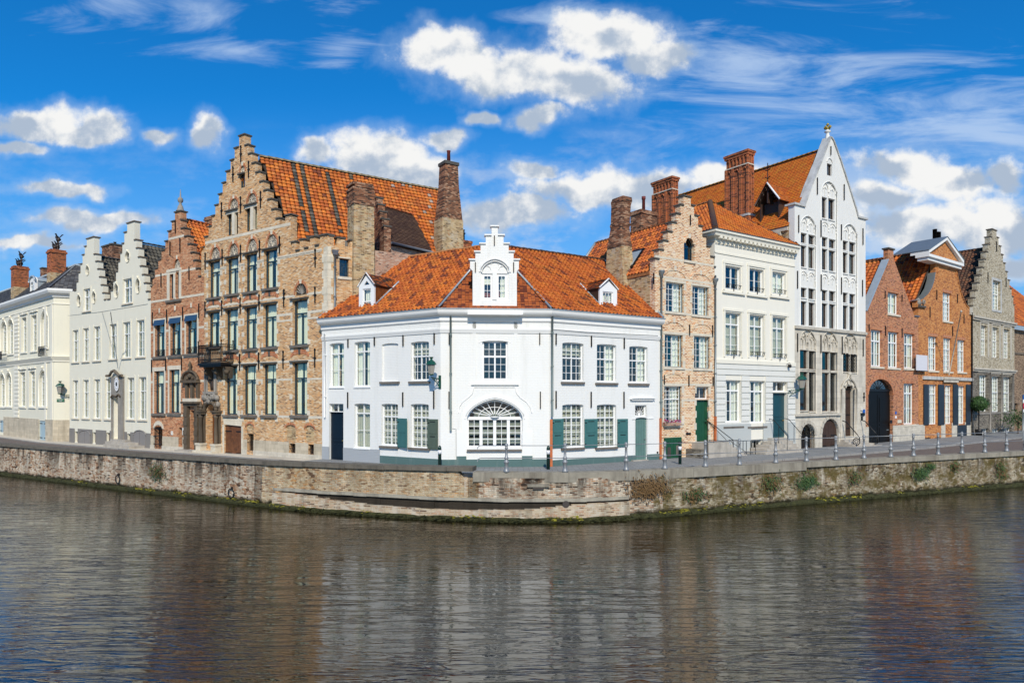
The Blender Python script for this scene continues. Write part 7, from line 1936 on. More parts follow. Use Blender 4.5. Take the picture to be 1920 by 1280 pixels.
    for i in range(6):
        for j in range(5): 
            c = (u0+(u1-u0)*(i+.5)/6, .06, z0+(z1-z0)*(j+.5)/5); grm.tube([(c[0]+.10*cos(q*pi/3), .06, c[2]+.09*sin(q*pi/3)) for q in range(6)], .014, 4, True)
    f.put(grm, 'window_grille', 'iron')
    # door under an ogee head
    door(f, 'n', 527, 690, 597, 1045, 'dark_wood', rec=.35, r0=.18, planks=4, handle=None)
    u0, u1, z0, z1 = f.rect('n', 527, 690, 597, 1045, .18); dz = z1
    for zz in (z0+.5, z0+1.4, z0+2.5): f.put(MB().box(u0+.05, u1-.1, .29, .327, zz, zz+.05).tube([(u0+.4+.1*cos(q*pi/4), .31, zz+.12+.1*sin(q*pi/4)) for q in range(8)], .018, 4, True), 'door_strap', 'iron')
    a, _ = f.uz('n', 515, 720); b, _ = f.uz('n', 622, 720); zt = f.uz('n', 568, 612)[1]; zb_ = f.uz('n', 570, 715)[1]; c = (a+b)/2
    m = MB(); og = [(a, zb_), (a+.12, zb_+.28), (a+.4*(c-a)+.0, zb_+.52), (c-.16, zb_+.72), (c-.04, zt)]
    m.tube([(x, -.05, z) for x, z in og]+[(2*c-x, -.05, z) for x, z in reversed(og)], .07, 6)
    m.tube([(c+.2*cos(q*pi/4), -.02, zb_+.5+.2*sin(q*pi/4)) for q in range(8)], .05, 5, True).tube([(c, -.02, zb_+.68), (c, -.02, zt)], .05, 5)
    for s_ in (-1, 1): m.tube([(c+s_*.25, -.02, zb_+.3), (c+s_*.4, -.02, zb_+.08), (c+s_*.62, -.02, zb_+.25)], .045, 5)
    polar_lump(m, (c, -.06, zt+.05), .14, seed=3); f.put(m, 'ogee_head', 'gothic_trim')
    for s_, x in ((0, a), (1, b)): f.put(MB().tube([(x, -.03, .5), (x, -.03, zb_)], .055, 6).tube([(x+(.14 if s_ == 0 else -.14), .04, .5), (x+(.14 if s_ == 0 else -.14), .04, zb_)], .045, 6), 'door_shaft', 'gothic_trim')
    # cellar arches
    u0, u1, z0, z1 = f.rect('n', 232, 955, 335, 1130, 0)
    o, r = window(f, 'n', 234, 957, 333, 1130, 'brown_frame', tr=0, cols=2, rb=1, mull=False, rec=.3, r0=0, arch=.5, glass='dark_glass', name='cellar_window')
    m = MB()
    for q_ in range(7): x = r[0]+(r[1]-r[0])*(q_+.5)/7; m.tube([(x, .03, r[2]), (x, .03, r[3]-.12-abs(q_-3)*.10)], .018, 5)
    for q_ in range(5): m.tube([(r[0]+(r[1]-r[0])*(q_+.5)/5+.09*cos(a_*pi/4), .02, r[3]-.55+.09*sin(a_*pi/4)) for a_ in range(8)], .014, 4, True)
    m.box(r[0], r[1], .015, .045, r[3]-.75, r[3]-.71); m.build('window_grille', 'iron', o)
    o, r2 = door(f, 'n', 383, 922, 500, 1125, 'dark_wood', rec=.18, r0=0, arch=.5, planks=6, handle=None, hinges=True, name='cellar_gate')
    for rr in (r, r2):
        cc = (rr[0]+rr[1])/2; w = (rr[1]-rr[0])/2
        for q_ in range(9):
            a0 = pi*q_/9+.02; a1 = pi*(q_+1)/9-.02; zc = rr[3]-w
            f.put(MB().hexa([(cc+w*1.02*cos(a0), -.03, zc+w*1.02*sin(a0)), (cc+w*1.02*cos(a1), -.03, zc+w*1.02*sin(a1)), (cc+w*1.02*cos(a1), .0, zc+w*1.02*sin(a1)), (cc+w*1.02*cos(a0), .0, zc+w*1.02*sin(a0))],
                            [(cc+w*1.28*cos(a0), -.03, zc+w*1.28*sin(a0)), (cc+w*1.28*cos(a1), -.03, zc+w*1.28*sin(a1)), (cc+w*1.28*cos(a1), .0, zc+w*1.28*sin(a1)), (cc+w*1.28*cos(a0), .0, zc+w*1.28*sin(a0))]), 'arch_stone', 'gothic_trim')
    sa, _ = f.uz('n', 195, 885, -.1); sb, _ = f.uz('n', 517, 885, -.1); f.put(MB().box(sa, sb, -.14, -.002, zsill-.14, zsill-.0), 'sill_course', 'gothic_trim')
    # walls: stone below, white gable above
    P = lambda x, y: f.uz('m', x, y)
    apx = P(430, 182); 
    zl = P(200, 640)[1]; zr = P(650, 735)[1]
    hs = f.holes
    f.holes = [h for h in hs if min(p[1] for p in h) < zs_]
    f.wall([(0, -.3), (L, -.3), (L, zs_), (0, zs_)], gs, 'stone_front', .40)
    f.holes = [h for h in hs if min(p[1] for p in h) >= zs_]
    ul, ur = P(247, 640)[0], P(618, 722)[0]
    gl = [(0.0, zs_+.001), (L, zs_+.001), (L, zr), (ur, zr), P(600, 655), P(545, 480), P(492, 318), P(445, 190), (apx[0]+.06, apx[1]), (apx[0]-.10, apx[1]), P(413, 205), P(360, 345), P(300, 490), P(262, 600), (ul, zl), (0.0, zl)]
    f.wall(gl, 'gothic_white', 'gable_wall', .42)
    f.holes = hs
    f.put(MB().box(-.02, L+.02, -.12, .0, zs_-.10, zs_+.08), 'string_course', 'gothic_trim')
    # copings of the gable slopes and shoulders
    for seq in ((P(247, 640), P(262, 600), P(300, 490), P(360, 345), P(413, 205), (apx[0]-.06, apx[1]+.1)), (P(618, 722), P(600, 655), P(545, 480), P(492, 318), P(445, 190), (apx[0]+.04, apx[1]+.1))):
        for A_, B_ in zip(seq, seq[1:]):
            f.put(MB().hexa([(A_[0]-.06, -.08, A_[1]-.03), (A_[0]+.06, -.08, A_[1]-.03), (A_[0]+.06, .50, A_[1]-.03), (A_[0]-.06, .50, A_[1]-.03)], [(B_[0]-.06, -.08, B_[1]), (B_[0]+.06, -.08, B_[1]), (B_[0]+.06, .50, B_[1]), (B_[0]-.06, .50, B_[1])]), 'coping_stone', 'white_cap')
    f.put(MB().box(-.12, ul+.05, -.1, .6, zl, zl+.12), 'shoulder_stone', 'white_cap'); f.put(MB().box(ur-.05, L+.16, -.1, .6, zr, zr+.12), 'shoulder_stone', 'white_cap')
    f.put(MB().lathe([(.20, -.3), (.15, .02), (.10, .24), (.11, .32), (.21, .38), (.17, .45), (.08, .48), (.07, .58)], (apx[0]-.02, .2, apx[1]+.1), 8), 'finial', 'gothic_white')
    m = MB()
    for k_ in range(4): polar_lump(m, (apx[0]-.02+.17*cos(k_*pi/2), .2+.17*sin(k_*pi/2), apx[1]+.76), .09, seed=k_)
    polar_lump(m, (apx[0]-.02, .2, apx[1]+.70), .11, seed=8); polar_lump(m, (apx[0]-.02, .2, apx[1]+.95), .09, seed=9); f.put(m, 'finial_flower', 'lichen')
    for t_, x, y0, y1 in (('m', 428, 237, 298), ('m', 335, 452, 568), ('m', 519, 497, 606), ('m', 207, 708, 828), ('m', 360, 742, 858), ('m', 500, 772, 880), ('m', 648, 798, 912), ('m', 199, 1090, 1212), ('m', 361, 1115, 1228), ('m', 501, 1135, 1250), ('m', 645, 1152, 1265), ('n', 205, 320, 450), ('n', 370, 330, 458), ('n', 520, 342, 468), ('n', 668, 362, 482)): f.anchor(t_, x, y0, y1, False)
    # roof
    ez, rz, D = 13.9, 21.2-zg-.15, 14.0; uc = apx[0]-.02
    def mellow(i, j, ni, nj): 
        r = random.random(); t_ = j/nj
        return random.choice(PAL_MELLOW) if r < .75+.2*t_ else random.choice(PAL_ORANGE[:3])
    roof(H, f.xf, [(-.15, D, ez-.1), (-.15, .42, ez-.1), (uc, .42, rz), (uc, D, rz)], None, 'flat', .24, .17, 'plain_tile', mellow)
    roof(H, f.xf, [(L+.1, .42, ez-.1), (L+.1, D, ez-.1), (uc, D, rz), (uc, .42, rz)], PAL_MELLOW, 'flat', .4, .4, 'plain_tile')
    ridge(H, f.xf, (uc, .42, rz+.04), (uc, D, rz+.04), 'mellow_ridge')
    shell(f, D, ez, ez, 'old_tan_brick', (uc, rz-.15)); room(f, ztop=13)
    f.put(MB().box(-.12, .05, .42, D*.5, ez-.35, ez-.12), 'eave_course', 'gothic_trim')
    for k_ in range(4): f.put(MB().box(-.16, -.001, .9+k_*1.1, 1.2+k_*1.1, ez-.62, ez-.352), 'corbel_stone', 'gothic_trim')
    # tall panelled chimneys of moulded brick
    for (y0, y1) in ((3.6, 5.5), (10.2, 12.3)):
        zt = 21.35-zg; u0, u1 = .30, 1.05; zb = 15.2
        o = f.put(MB().box(u0+.10, u1-.08, y0+.10, y1-.10, zb, zt-.3), 'chimney', 'chimney_brick', None, 'tall oblong chimney with arched brick panels')
        MB().box(u0-.10, u1+.05, y0-.10, y1+.10, 12.0, zb).build('chimney_base', 'chimney_brick', o); MB().box(u0-.14, u1+.09, y0-.14, y1+.14, zb+.001, zb+.14).build('chimney_ledge', 'white_cap', o)
        zsr = zt-.95
        MB().box(u0+.03, u1-.03, y0+.03, y1-.03, zsr, zsr+.07).build('chimney_ledge', 'trim_stone', o)
        n = 3
        for q_ in range(n+1):
            yy = y0+(y1-y0)*q_/n; yy = min(max(yy, y0+.09), y1-.09)
            MB().box(u0+.02, u0+.0995, yy-.09, yy+.09, zb+.141, zsr-.001).build('chimney_rib', 'chimney_brick', o)
        for q_ in range(n):
            ya = y0+(y1-y0)*q_/n+.08; yb = y0+(y1-y0)*(q_+1)/n-.08
            m = MB().tube([(u0+.06, p[0], p[1]) for p in ogive(ya, yb, zsr-.75, zsr-.16)], .05, 5); m.build('panel_arch', 'chimney_brick', o)
        for q_ in range(6):
            ya = y0+.1+(y1-y0-.2)*q_/6; yb = ya+(y1-y0-.2)/6
            MB().box(u0+.02, u0+.0995, ya-.035, ya+.035, zsr+.071, zt-.301).tube([(u0+.06, p[0], p[1]) for p in arc(ya+.03, yb-.03, zt-.52, .12, 5)], .035, 4).build('chimney_rib', 'chimney_brick', o)
        for x in (u0+.13, u1-.11, (u0+u1)/2): MB().box(x-.05, x+.05, y0+.03, y0+.0995, zb+.141, zsr-.001).box(x-.04, x+.04, y0+.03, y0+.0995, zsr+.071, zt-.301).build('chimney_rib', 'chimney_brick', o)
        MB().tube([(p[0], y0+.06, p[1]) for p in ogive(u0+.2, u1-.18, zsr-.6, zsr-.16)], .045, 5).build('panel_arch', 'chimney_brick', o)
        MB().box(u0, u1+.0, y0, y1, zt-.30, zt-.14).box(u0-.05, u1+.05, y0-.05, y1+.05, zt-.139, zt).build('chimney_cap', 'chimney_brick', o)
    # hoist dormer on the left slope, with its vane
    y0, y1 = 1.35, 2.75; u_ = .42; zb, zk, zp = 14.5, 15.75, 16.9; ym = (y0+y1)/2
    o = f.put(MB().box(u_, u_+1.9, y0, y0+.08, zb, zk).box(u_, u_+1.9, y1-.08, y1, zb, zk), 'dormer_cheek', 'dark_wood')
    MB().box(u_+.35, u_+.4, y0+.08, y1-.08, zb, zk).build('dormer_back', 'interior_dark', o)
    MB().box(u_-.05, u_+.1, y0-.1, y1+.1, zb-.15, zb-.0).build('dormer_sill', 'white_cap', o)
    for s_ in (0, 1):
        ya, yb = (y0-.22, ym) if s_ == 0 else (y1+.22, ym)
        P4 = [(u_-.25, ya, zk-.1), (u_+2.6, ya, zk-.1), (u_+2.6, yb, zp), (u_-.25, yb, zp)]
        if s_ == 1: P4 = [(u_+2.6, ya, zk-.1), (u_-.25, ya, zk-.1), (u_-.25, yb, zp), (u_+2.6, yb, zp)]
        roof(H, f.xf, P4, PAL_ORANGE, 'flat', .2, .15, 'plain_tile', name='dormer_roof', th=.05)
        m = MB().tube([(u_-.28, ya, zk-.08), (u_-.28, yb, zp+.03)], .06, 4); m.build('bargeboard', 'dark_wood' if s_ else 'white_paint', H, f.xf)
        for q_ in range(4): 
            t_ = (q_+.5)/4; MB().tube([(u_-.26, ya+(yb-ya)*t_+.10*cos(w*pi/3), zk-.22+(zp-zk)*t_+.10*sin(w*pi/3)) for w in range(6)], .03, 4, True).build('bargeboard_scroll', 'dark_wood', H, f.xf)
    MB().hexa([(u_-.2, ym-.05, zk-.1), (u_+.3, ym-.05, zk-.1), (u_+.3, ym+.05, zk-.1), (u_-.2, ym+.05, zk-.1)], [(u_-.2, ym-.05, zp-.3), (u_+.3, ym-.05, zp-.3), (u_+.3, ym+.05, zp-.3), (u_-.2, ym+.05, zp-.3)]).build('hoist_post', 'dark_wood', H, f.xf)
    m = MB().tube([(u_-.2, ym, zp), (u_-.2, ym, zp+1.3)], .025, 5)
    for dz, w in ((.35, .16), (.85, .22), (1.0, .14)): m.tube([(u_-.2, ym-w, zp+dz+.06), (u_-.2, ym, zp+dz-.05), (u_-.2, ym+w, zp+dz+.06)], .035, 5)
    m.build('weather_vane', 'iron', H, f.xf)
    a, b, c, d = f.rect('n', 515, 1050, 660, 1062); zt = .42
    for k_ in range(4): f.put(MB().box(a-.1-.12*k_, b-.5+.22*k_, -.32*(k_+1), -.001-.001*k_, -.2, .50-.125*k_), 'step', 'step_stone')
    for x, s_ in ((a+.05, 1), (b-.15, 1)):
        m = MB().tube([(x, -.05, 1.75), (x, -.35, 1.65), (x, -1.0, .95), (x, -1.2, .7), (x, -1.2, .45)], .035, 5).tube([(x, -1.0+.22*cos(q*pi/6), .42+.22*sin(q*pi/6)) for q in range(12)], .03, 5, True).tube([(x, -1.0+.11*cos(q*pi/5), .42+.11*sin(q*pi/5)) for q in range(10)], .02, 5, True)
        f.put(m, 'stair_railing', 'iron')
    for x0, y0, x1, y1, mt in ((656, 840, 668, 862, 'stone_white_paint'), (672, 855, 684, 880, 'sign_blue'), (657, 880, 683, 900, 'iron'), (660, 905, 668, 930, 'iron')):
        a, b, c, d = f.rect('n', x0, y0, x1, y1, -.05); f.put(MB().box(a, b, -.07, -.002, c, d), 'door_bell_plate', mt)
    f.anchor('n', 674, 735, 800); 
    return H, f
GH, GF = gothic_house()
# ================================================================== RIGHT END OF THE ROW
def gable_roof(H, f, uc, rz, el, er, D, pal, w=.26, h=.3, rm='ridge_tile', y0=.38, mat='pantile'):
    roof(H, f.xf, [(0, D, el), (0, y0, el), (uc, y0, rz), (uc, D, rz)], pal, 'pan', w, h, mat)
    roof(H, f.xf, [(f.L, y0, er), (f.L, D, er), (uc, D, rz), (uc, y0, rz)], pal, 'pan', .34, .38, mat)
    ridge(H, f.xf, (uc, y0+.02, rz+.05), (uc, D, rz+.05), rm)
def flat_arch(f, u0, u1, z, h=.24, mat='red_arch_brick', over=.12):
    n = 9
    for k in range(n):
        a = u0-over+(u1-u0+2*over)*k/n; b = u0-over+(u1-u0+2*over)*(k+1)/n; c = (u0+u1)/2
        f.put(MB().hexa([(c+(a-c)*.92+.004, -.016, z), (c+(b-c)*.92-.004, -.016, z), (c+(b-c)*.92, .02, z), (c+(a-c)*.92, .02, z)], [(a+.004, -.016, z+h), (b-.004, -.016, z+h), (b, .02, z+h), (a, .02, z+h)]), 'arch_brick', mat)
def brown_house():
    H = empty('brown_red_brick_house', (HA[0], HA[1], 1.75), 0, 'brown-red brick house with plain pointed gable, zinc verge and black arched carriage gate', 'house')
    f = F(H, HA, OA, 1.75); L = f.L; W_ = dict(mat='white_paint', fw=.09, rec=.15, bar=.035)
    for t, x0, y0, x1, y1, tr, c, rt, rb in (('o', 345, 800, 430, 1005, 0, 2, 1, 2), ('p', 140, 82, 212, 370, .30, 2, 1, 2), ('p', 277, 98, 346, 380, .30, 2, 1, 2), ('p', 405, 112, 470, 385, .30, 2, 1, 2), ('p', 403, 508, 468, 832, .24, 2, 1, 2)):
        o, (u0, u1, z0, z1) = window(f, t, x0, y0, x1, y1, tr=tr, cols=4 if t == 'p' else 2, rt=rt, rb=rb, curtain='full' if x0 in (345,) else 'split', cmat='fabric', **W_)
        flat_arch(f, u0, u1, z1+.01); voussoir_sill(f, u0-.08, u1+.22, z0-.01, 'trim_stone', .13, .07)
    o, (u0, u1, z0, z1) = door(f, 'p', 120, 472, 290, 998, 'black_door', rec=.22, arch=.30, leaf=2, handle='zinc', name='carriage_gate')
    zt = f.uz('p', 200, 560)[1]; m = MB().box(u0, u1, .16, .2195, zt-.08, zt+.08)
    cx = (u0+u1)/2
    for k in range(1, 8): an = pi*k/8; m.tube([(cx, .19, zt+.1), (cx+(u1-u0)*.47*cos(an), .19, zt+.1+(z1-zt-.14)*sin(an))], .02, 4)
    m.build('fanlight_bars', 'iron', o)
    m = MB(); m.quad((u0+.08, .2, zt+.1), (u1-.08, .2, zt+.1), (u1-.3, .2, z1-.35), (cx, .2, z1-.08), (u0+.3, .2, z1-.35)); m.build('pane', 'glass', o)
    arch_brick(f, u0, u1, z1-(u1-u0)*.30, (u1-u0)*.30, .26, 'red_arch_brick', .03, None, n=14)
    P = lambda x, y: f.uz('o', x, y)
    zl = P(145, 975)[1]; zr = P(640, 1035)[1]; uc = P(378, 455)[0]; zp = P(378, 455)[1]
    ua, ub = P(350, 365)[0], P(402, 365)[0]; zt = P(376, 362)[1]
    f.wall([(0, -.3), (L, -.3), (L, zr), (P(612, 1040)[0], zr), (ub, zp+.1), (ub, zt), (ua, zt), (ua, zp-.1), (.12, zl), (0, zl)], 'brown_red_brick', 'front_wall', .34)
    f.put(MB().box(ua-.08, ub+.08, -.08, .42, zt, zt+.1), 'cap_stone', 'dark_cap')
    for A, B in (((.10, zl), (ua, zp-.1)),): f.put(MB().hexa([(A[0]-.12, -.04, A[1]+.0), (A[0]+.10, -.04, A[1]), (A[0]+.10, .42, A[1]), (A[0]-.12, .42, A[1])], [(B[0]-.10, -.04, B[1]+.03), (B[0]+.04, -.04, B[1]+.03), (B[0]+.04, .42, B[1]+.03), (B[0]-.10, .42, B[1]+.03)]), 'verge_flashing', 'bright_zinc')
    f.put(MB().box(P(612, 1040)[0]-.05, L+.02, -.08, .4, zr, zr+.09), 'cap_stone', 'lead')
    zp_ = f.uz('p', 400, 838)[1]; f.band('plinth', 'base_stone', 0, L, -.3, zp_, .035)
    for t_, x, y0, y1 in (('o', 313, 775, 850), ('o', 482, 812, 885), ('p', 122, 32, 88), ('p', 254, 46, 126), ('p', 386, 64, 140), ('p', 330, 1200, 1201)): 
        if y1 < 1100: f.anchor(t_, x, y0, y1, False)
    for x0, y0, x1, y1, mt in ((333, 730, 344, 752, 'sign_blue'), (333, 765, 344, 785, 'sign_white'), (352, 796, 382, 822, 'trim_stone'), (293, 798, 308, 826, 'iron')):
        a, b, c, d = f.rect('p', x0, y0, x1, y1); f.put(MB().box(a, b, -.03, -.002, c, d), 'wall_plate', mt)
    D = 9; rz = zp-.05; gable_roof(H, f, uc, rz, zl-.15, zr-.1, D, PAL_DEEP+PAL_ORANGE, .3, .33)
    shell(f, D, zl-.15, zr-.1, 'brown_red_brick', (uc, rz-.1), y0=.34); room(f, ztop=8.5)
    return H, f
NH, NF = brown_house()
def orange_house():
    H = empty('orange_brick_house', (OA[0], OA[1], 1.75), 0, 'orange brick house with curved neck gable, white pediment and dark shutters on the ground floor', 'house')
    f = F(H, OA, YA, 1.75); L = f.L
    up = dict(mat='white_paint', fw=.07, rec=.13, bar=.035, tr=.33, cols=4, rt=2, rb=4, curtain='full', cmat='fabric_white')
    for t, x0, y0, x1, y1 in (('o', 895, 800, 960, 1075), ('p', 600, 133, 655, 402), ('p', 720, 147, 770, 410), ('p', 833, 162, 880, 414)):
        o, (u0, u1, z0, z1) = window(f, t, x0, y0, x1, y1, **up); flat_arch(f, u0, u1, z1+.01); voussoir_sill(f, u0-.06, u1+.25, z0-.01, 'trim_stone', .13, .07)
    W = []
    for x0, y0, x1, y1 in ((606, 515, 655, 832), (733, 522, 772, 830), (838, 527, 878, 828)):
        o, r = window(f, 'p', x0, y0, x1, y1, **dict(up, tr=.24)); W.append(r)
    for x0, x1 in ((563, 604), (680, 727), (798, 838), (902, 938)):
        a, b, c, d = f.rect('p', x0, 515, x1, 838, -.05); o = f.put(MB().box(a, b, -.07, -.03, c, d), 'shutter', 'dark_shutter')
        for q_ in (.03, .36, .69): MB().box(a+.06, b-.06, -.082, -.0702, c+(d-c)*q_+.02, c+(d-c)*(q_+.27)).build('shutter_panel', 'dark_shutter', o)
    a, b, c, d = f.rect('p', 830, 838, 905, 948, -.03); o = f.put(MB().box(a, b, -.06, -.002, .0, d), 'cellar_hatch', 'dark_shutter'); MB().box((a+b)/2-.01, (a+b)/2+.01, -.066, -.0605, .1, d-.05).build('hatch_seam', 'iron', o); MB().box((a+b)/2-.08, (a+b)/2+.0, -.075, -.0665, d*.45, d*.45+.08).build('handle', 'zinc', o)
    for x0, x1 in ((568, 606), (650, 684)):
        window(f, 'p', x0, 940, x1, 970, 'stone_white_paint', tr=0, cols=4, rb=1, mull=False, rec=.15, glass='dark_glass', name='cellar_window', fw=.03)
    a, b, c, d = f.rect('p', 552, 455, 948, 480); f.band('cornice_strip', 'white_cap', a, b, c, d, .12); a, b, c, d = f.rect('p', 705, 455, 830, 498); f.put(MB().box(a, b, -.22, -.121, d-.2, d).box(a+.1, b-.1, -.16, -.121, c, d-.201), 'stone_bracket', 'gothic_trim')
    a, b, c, d = f.rect('p', 727, 498, 800, 835)
    P = lambda x, y: f.uz('o', x, y)
    body = [(0.0, -.3), (L, -.3)]
    zR = P(1180, 1015)[1]; uR = P(1160, 950)[0]
    rc = [P(1160, 950), P(1130, 915), P(1098, 850), P(1072, 770), P(1052, 680), P(1040, 600), P(1038, 500)]
    lc = [P(820, 500), P(818, 590), P(808, 660), P(785, 740), P(750, 800), P(700, 850), P(640, 868)]
    zL = P(640, 935)[1]
    pts = body+[(L, zR)]+[(max(rc[0][0], 0), zR)]+rc+lc+[(lc[-1][0], zL), (0.0, zL)]
    f.wall(pts, 'orange_brick', 'front_wall', .36)
    for A, B in zip(lc[1:], lc[2:]): f.put(MB().hexa([(A[0]-.10, -.03, A[1]-.02), (A[0]+.02, -.03, A[1]+.02), (A[0]+.02, .5, A[1]+.02), (A[0]-.10, .5, A[1]-.02)], [(B[0]-.10, -.03, B[1]-.02), (B[0]+.02, -.03, B[1]+.03), (B[0]+.02, .5, B[1]+.03), (B[0]-.10, .5, B[1]-.02)]), 'gable_flashing', 'zinc')
    f.put(MB().tube([(p[0]-.08, -.03, p[1]-.0) for p in rc], .04, 5), 'gable_moulding', 'orange_brick')
    s0 = P(615, 935)[0]; s1 = P(710, 935)[0]; o = f.put(MB().box(max(s0, -.1), s1, -.14, .5, zL-.0, zL+.14), 'shoulder_stone', 'dark_cap'); m = MB(); polar_lump(m, ((s0+s1)/2, .1, zL+.40), .32, sq=(1.2, .7, .9), seed=2); m.tube([(s1-.25+.18*cos(q*.8)*(1-q*.08), -.05, zL+.4+.2*sin(q*.8)*(1-q*.08)) for q in range(9)], .08, 6); m.build('carved_scroll', 'grey_carved_stone', o)
    o = f.put(MB().box(rc[0][0]-.02, L+.05, -.12, .5, zR, zR+.12), 'shoulder_stone', 'gothic_trim'); MB().box(rc[0][0]+.03, L-.04, -.06, .4, zR+.121, zR+.62).build('shoulder_block', 'gothic_trim', o)
    # pediment
    a, _ = f.uz('o', 755, 430, -.4); b, _ = f.uz('o', 1105, 480, -.4); z0 = f.uz('o', 930, 470, -.4)[1]; z1 = f.uz('o', 992, 285, -.4)[1]; c = (a+b)/2; zb = z0+.15
    o = f.put(MB().box(a, b, -.42, .55, zb-.22, zb-.0).box(a+.12, b-.12, -.28, .45, zb-.45, zb-.221), 'pediment', 'white_trim')
    for A, B in (((a, zb), (c, z1)), ((c, z1), (b, zb))): MB().hexa([(A[0], -.42, A[1]+.001), (A[0], .9, A[1]+.001), (A[0], .9, A[1]+.24), (A[0], -.42, A[1]+.24)], [(B[0], -.42, B[1]+.001), (B[0], .9, B[1]+.001), (B[0], .9, B[1]+.24), (B[0], -.42, B[1]+.24)]).build('raking_cornice', 'white_trim', o)
    MB().prism([(a+.3, zb+.002), (b-.3, zb+.002), (c, z1)], -.2, .3).build('tympanum', 'orange_brick', o)
    for A, B in (((a-.05, zb+.25), (c, z1+.25)), ((c, z1+.25), (b+.05, zb+.25))): MB().hexa([(A[0], -.46, A[1]), (A[0], 2.2, A[1]), (A[0], 2.2, A[1]+.04), (A[0], -.46, A[1]+.04)], [(B[0], -.46, B[1]), (B[0], 2.2, B[1]), (B[0], 2.2, B[1]+.04), (B[0], -.46, B[1]+.04)]).build('pediment_roof', 'zinc', o)
    zn = P(930, 495)[1]; na, nb = P(838, 500)[0], P(1030, 540)[0]
    f.put(MB().box(na, nb, -.05, .0, zn-.15, zn).box(na-.0, na+.12, -.05, .0, zn-1.0, zn-.151).box(nb-.12, nb, -.05, .0, zn-1.0, zn-.151), 'neck_frame', 'orange_brick')
    zp_ = f.uz('p', 500, 838)[1]; f.band('plinth', 'base_stone', 0, L, -.3, zp_, .035)
    f.put(MB().tube([f.uz('p', 765, 440, -.15)[0:1]+(-.15,)+f.uz('p', 765, 440, -.15)[1:2], f.uz('o', 1078, 985, -2.2)[0:1]+(-2.2,)+f.uz('o', 1078, 985, -2.2)[1:2]], [.05, .035], 6).lathe([(.05, -.05), (.09, .05), (.02, .14)], (f.uz('o', 1078, 985, -2.2)[0], -2.2, f.uz('o', 1078, 985, -2.2)[1]), 6), 'flagpole', 'gothic_trim')
    for t_, x, y0, y1 in (('o', 830, 765, 862), ('o', 1037, 808, 895), ('o', 762, 935, 1040), ('o', 1102, 1012, 1100), ('p', 790, 50, 130)): f.anchor(t_, x, y0, y1, False)
    uc = c; rz = f.uz('o', 760, 440, 1.2)[1]-.0; D = 10; el = P(620, 880)[1]-.4
    gable_roof(H, f, uc, rz+.3, el, el, D, PAL_DEEP+PAL_ORANGE[:3], .3, .33)
    shell(f, D, el, el, 'brown_red_brick', (uc, rz+.1), y0=.36); room(f, ztop=9)
    w = f.loc(at('o', 820, 330, 58.5)); zt = at('o', 820, 185, 58.5).z-1.75
    for du, r, h in ((-.1, .17, .2), (.42, .16, .05), (.72, .16, .08)):
        m = MB().lathe([(r, 0), (r, zt-rz+1.2+h), (r*1.1, zt-rz+1.2+h)], (w.x+du, w.y, rz-1.2), 10)
        if du == 0: m.lathe([(r*.9, 0), (r*.9, .1), (r*2, .12), (r*1.9, .18), (.02, .34)], (w.x, w.y, zt+.0), 10)
        f.put(m, 'flue', 'iron')
    return H, f
OH, OF = orange_house()
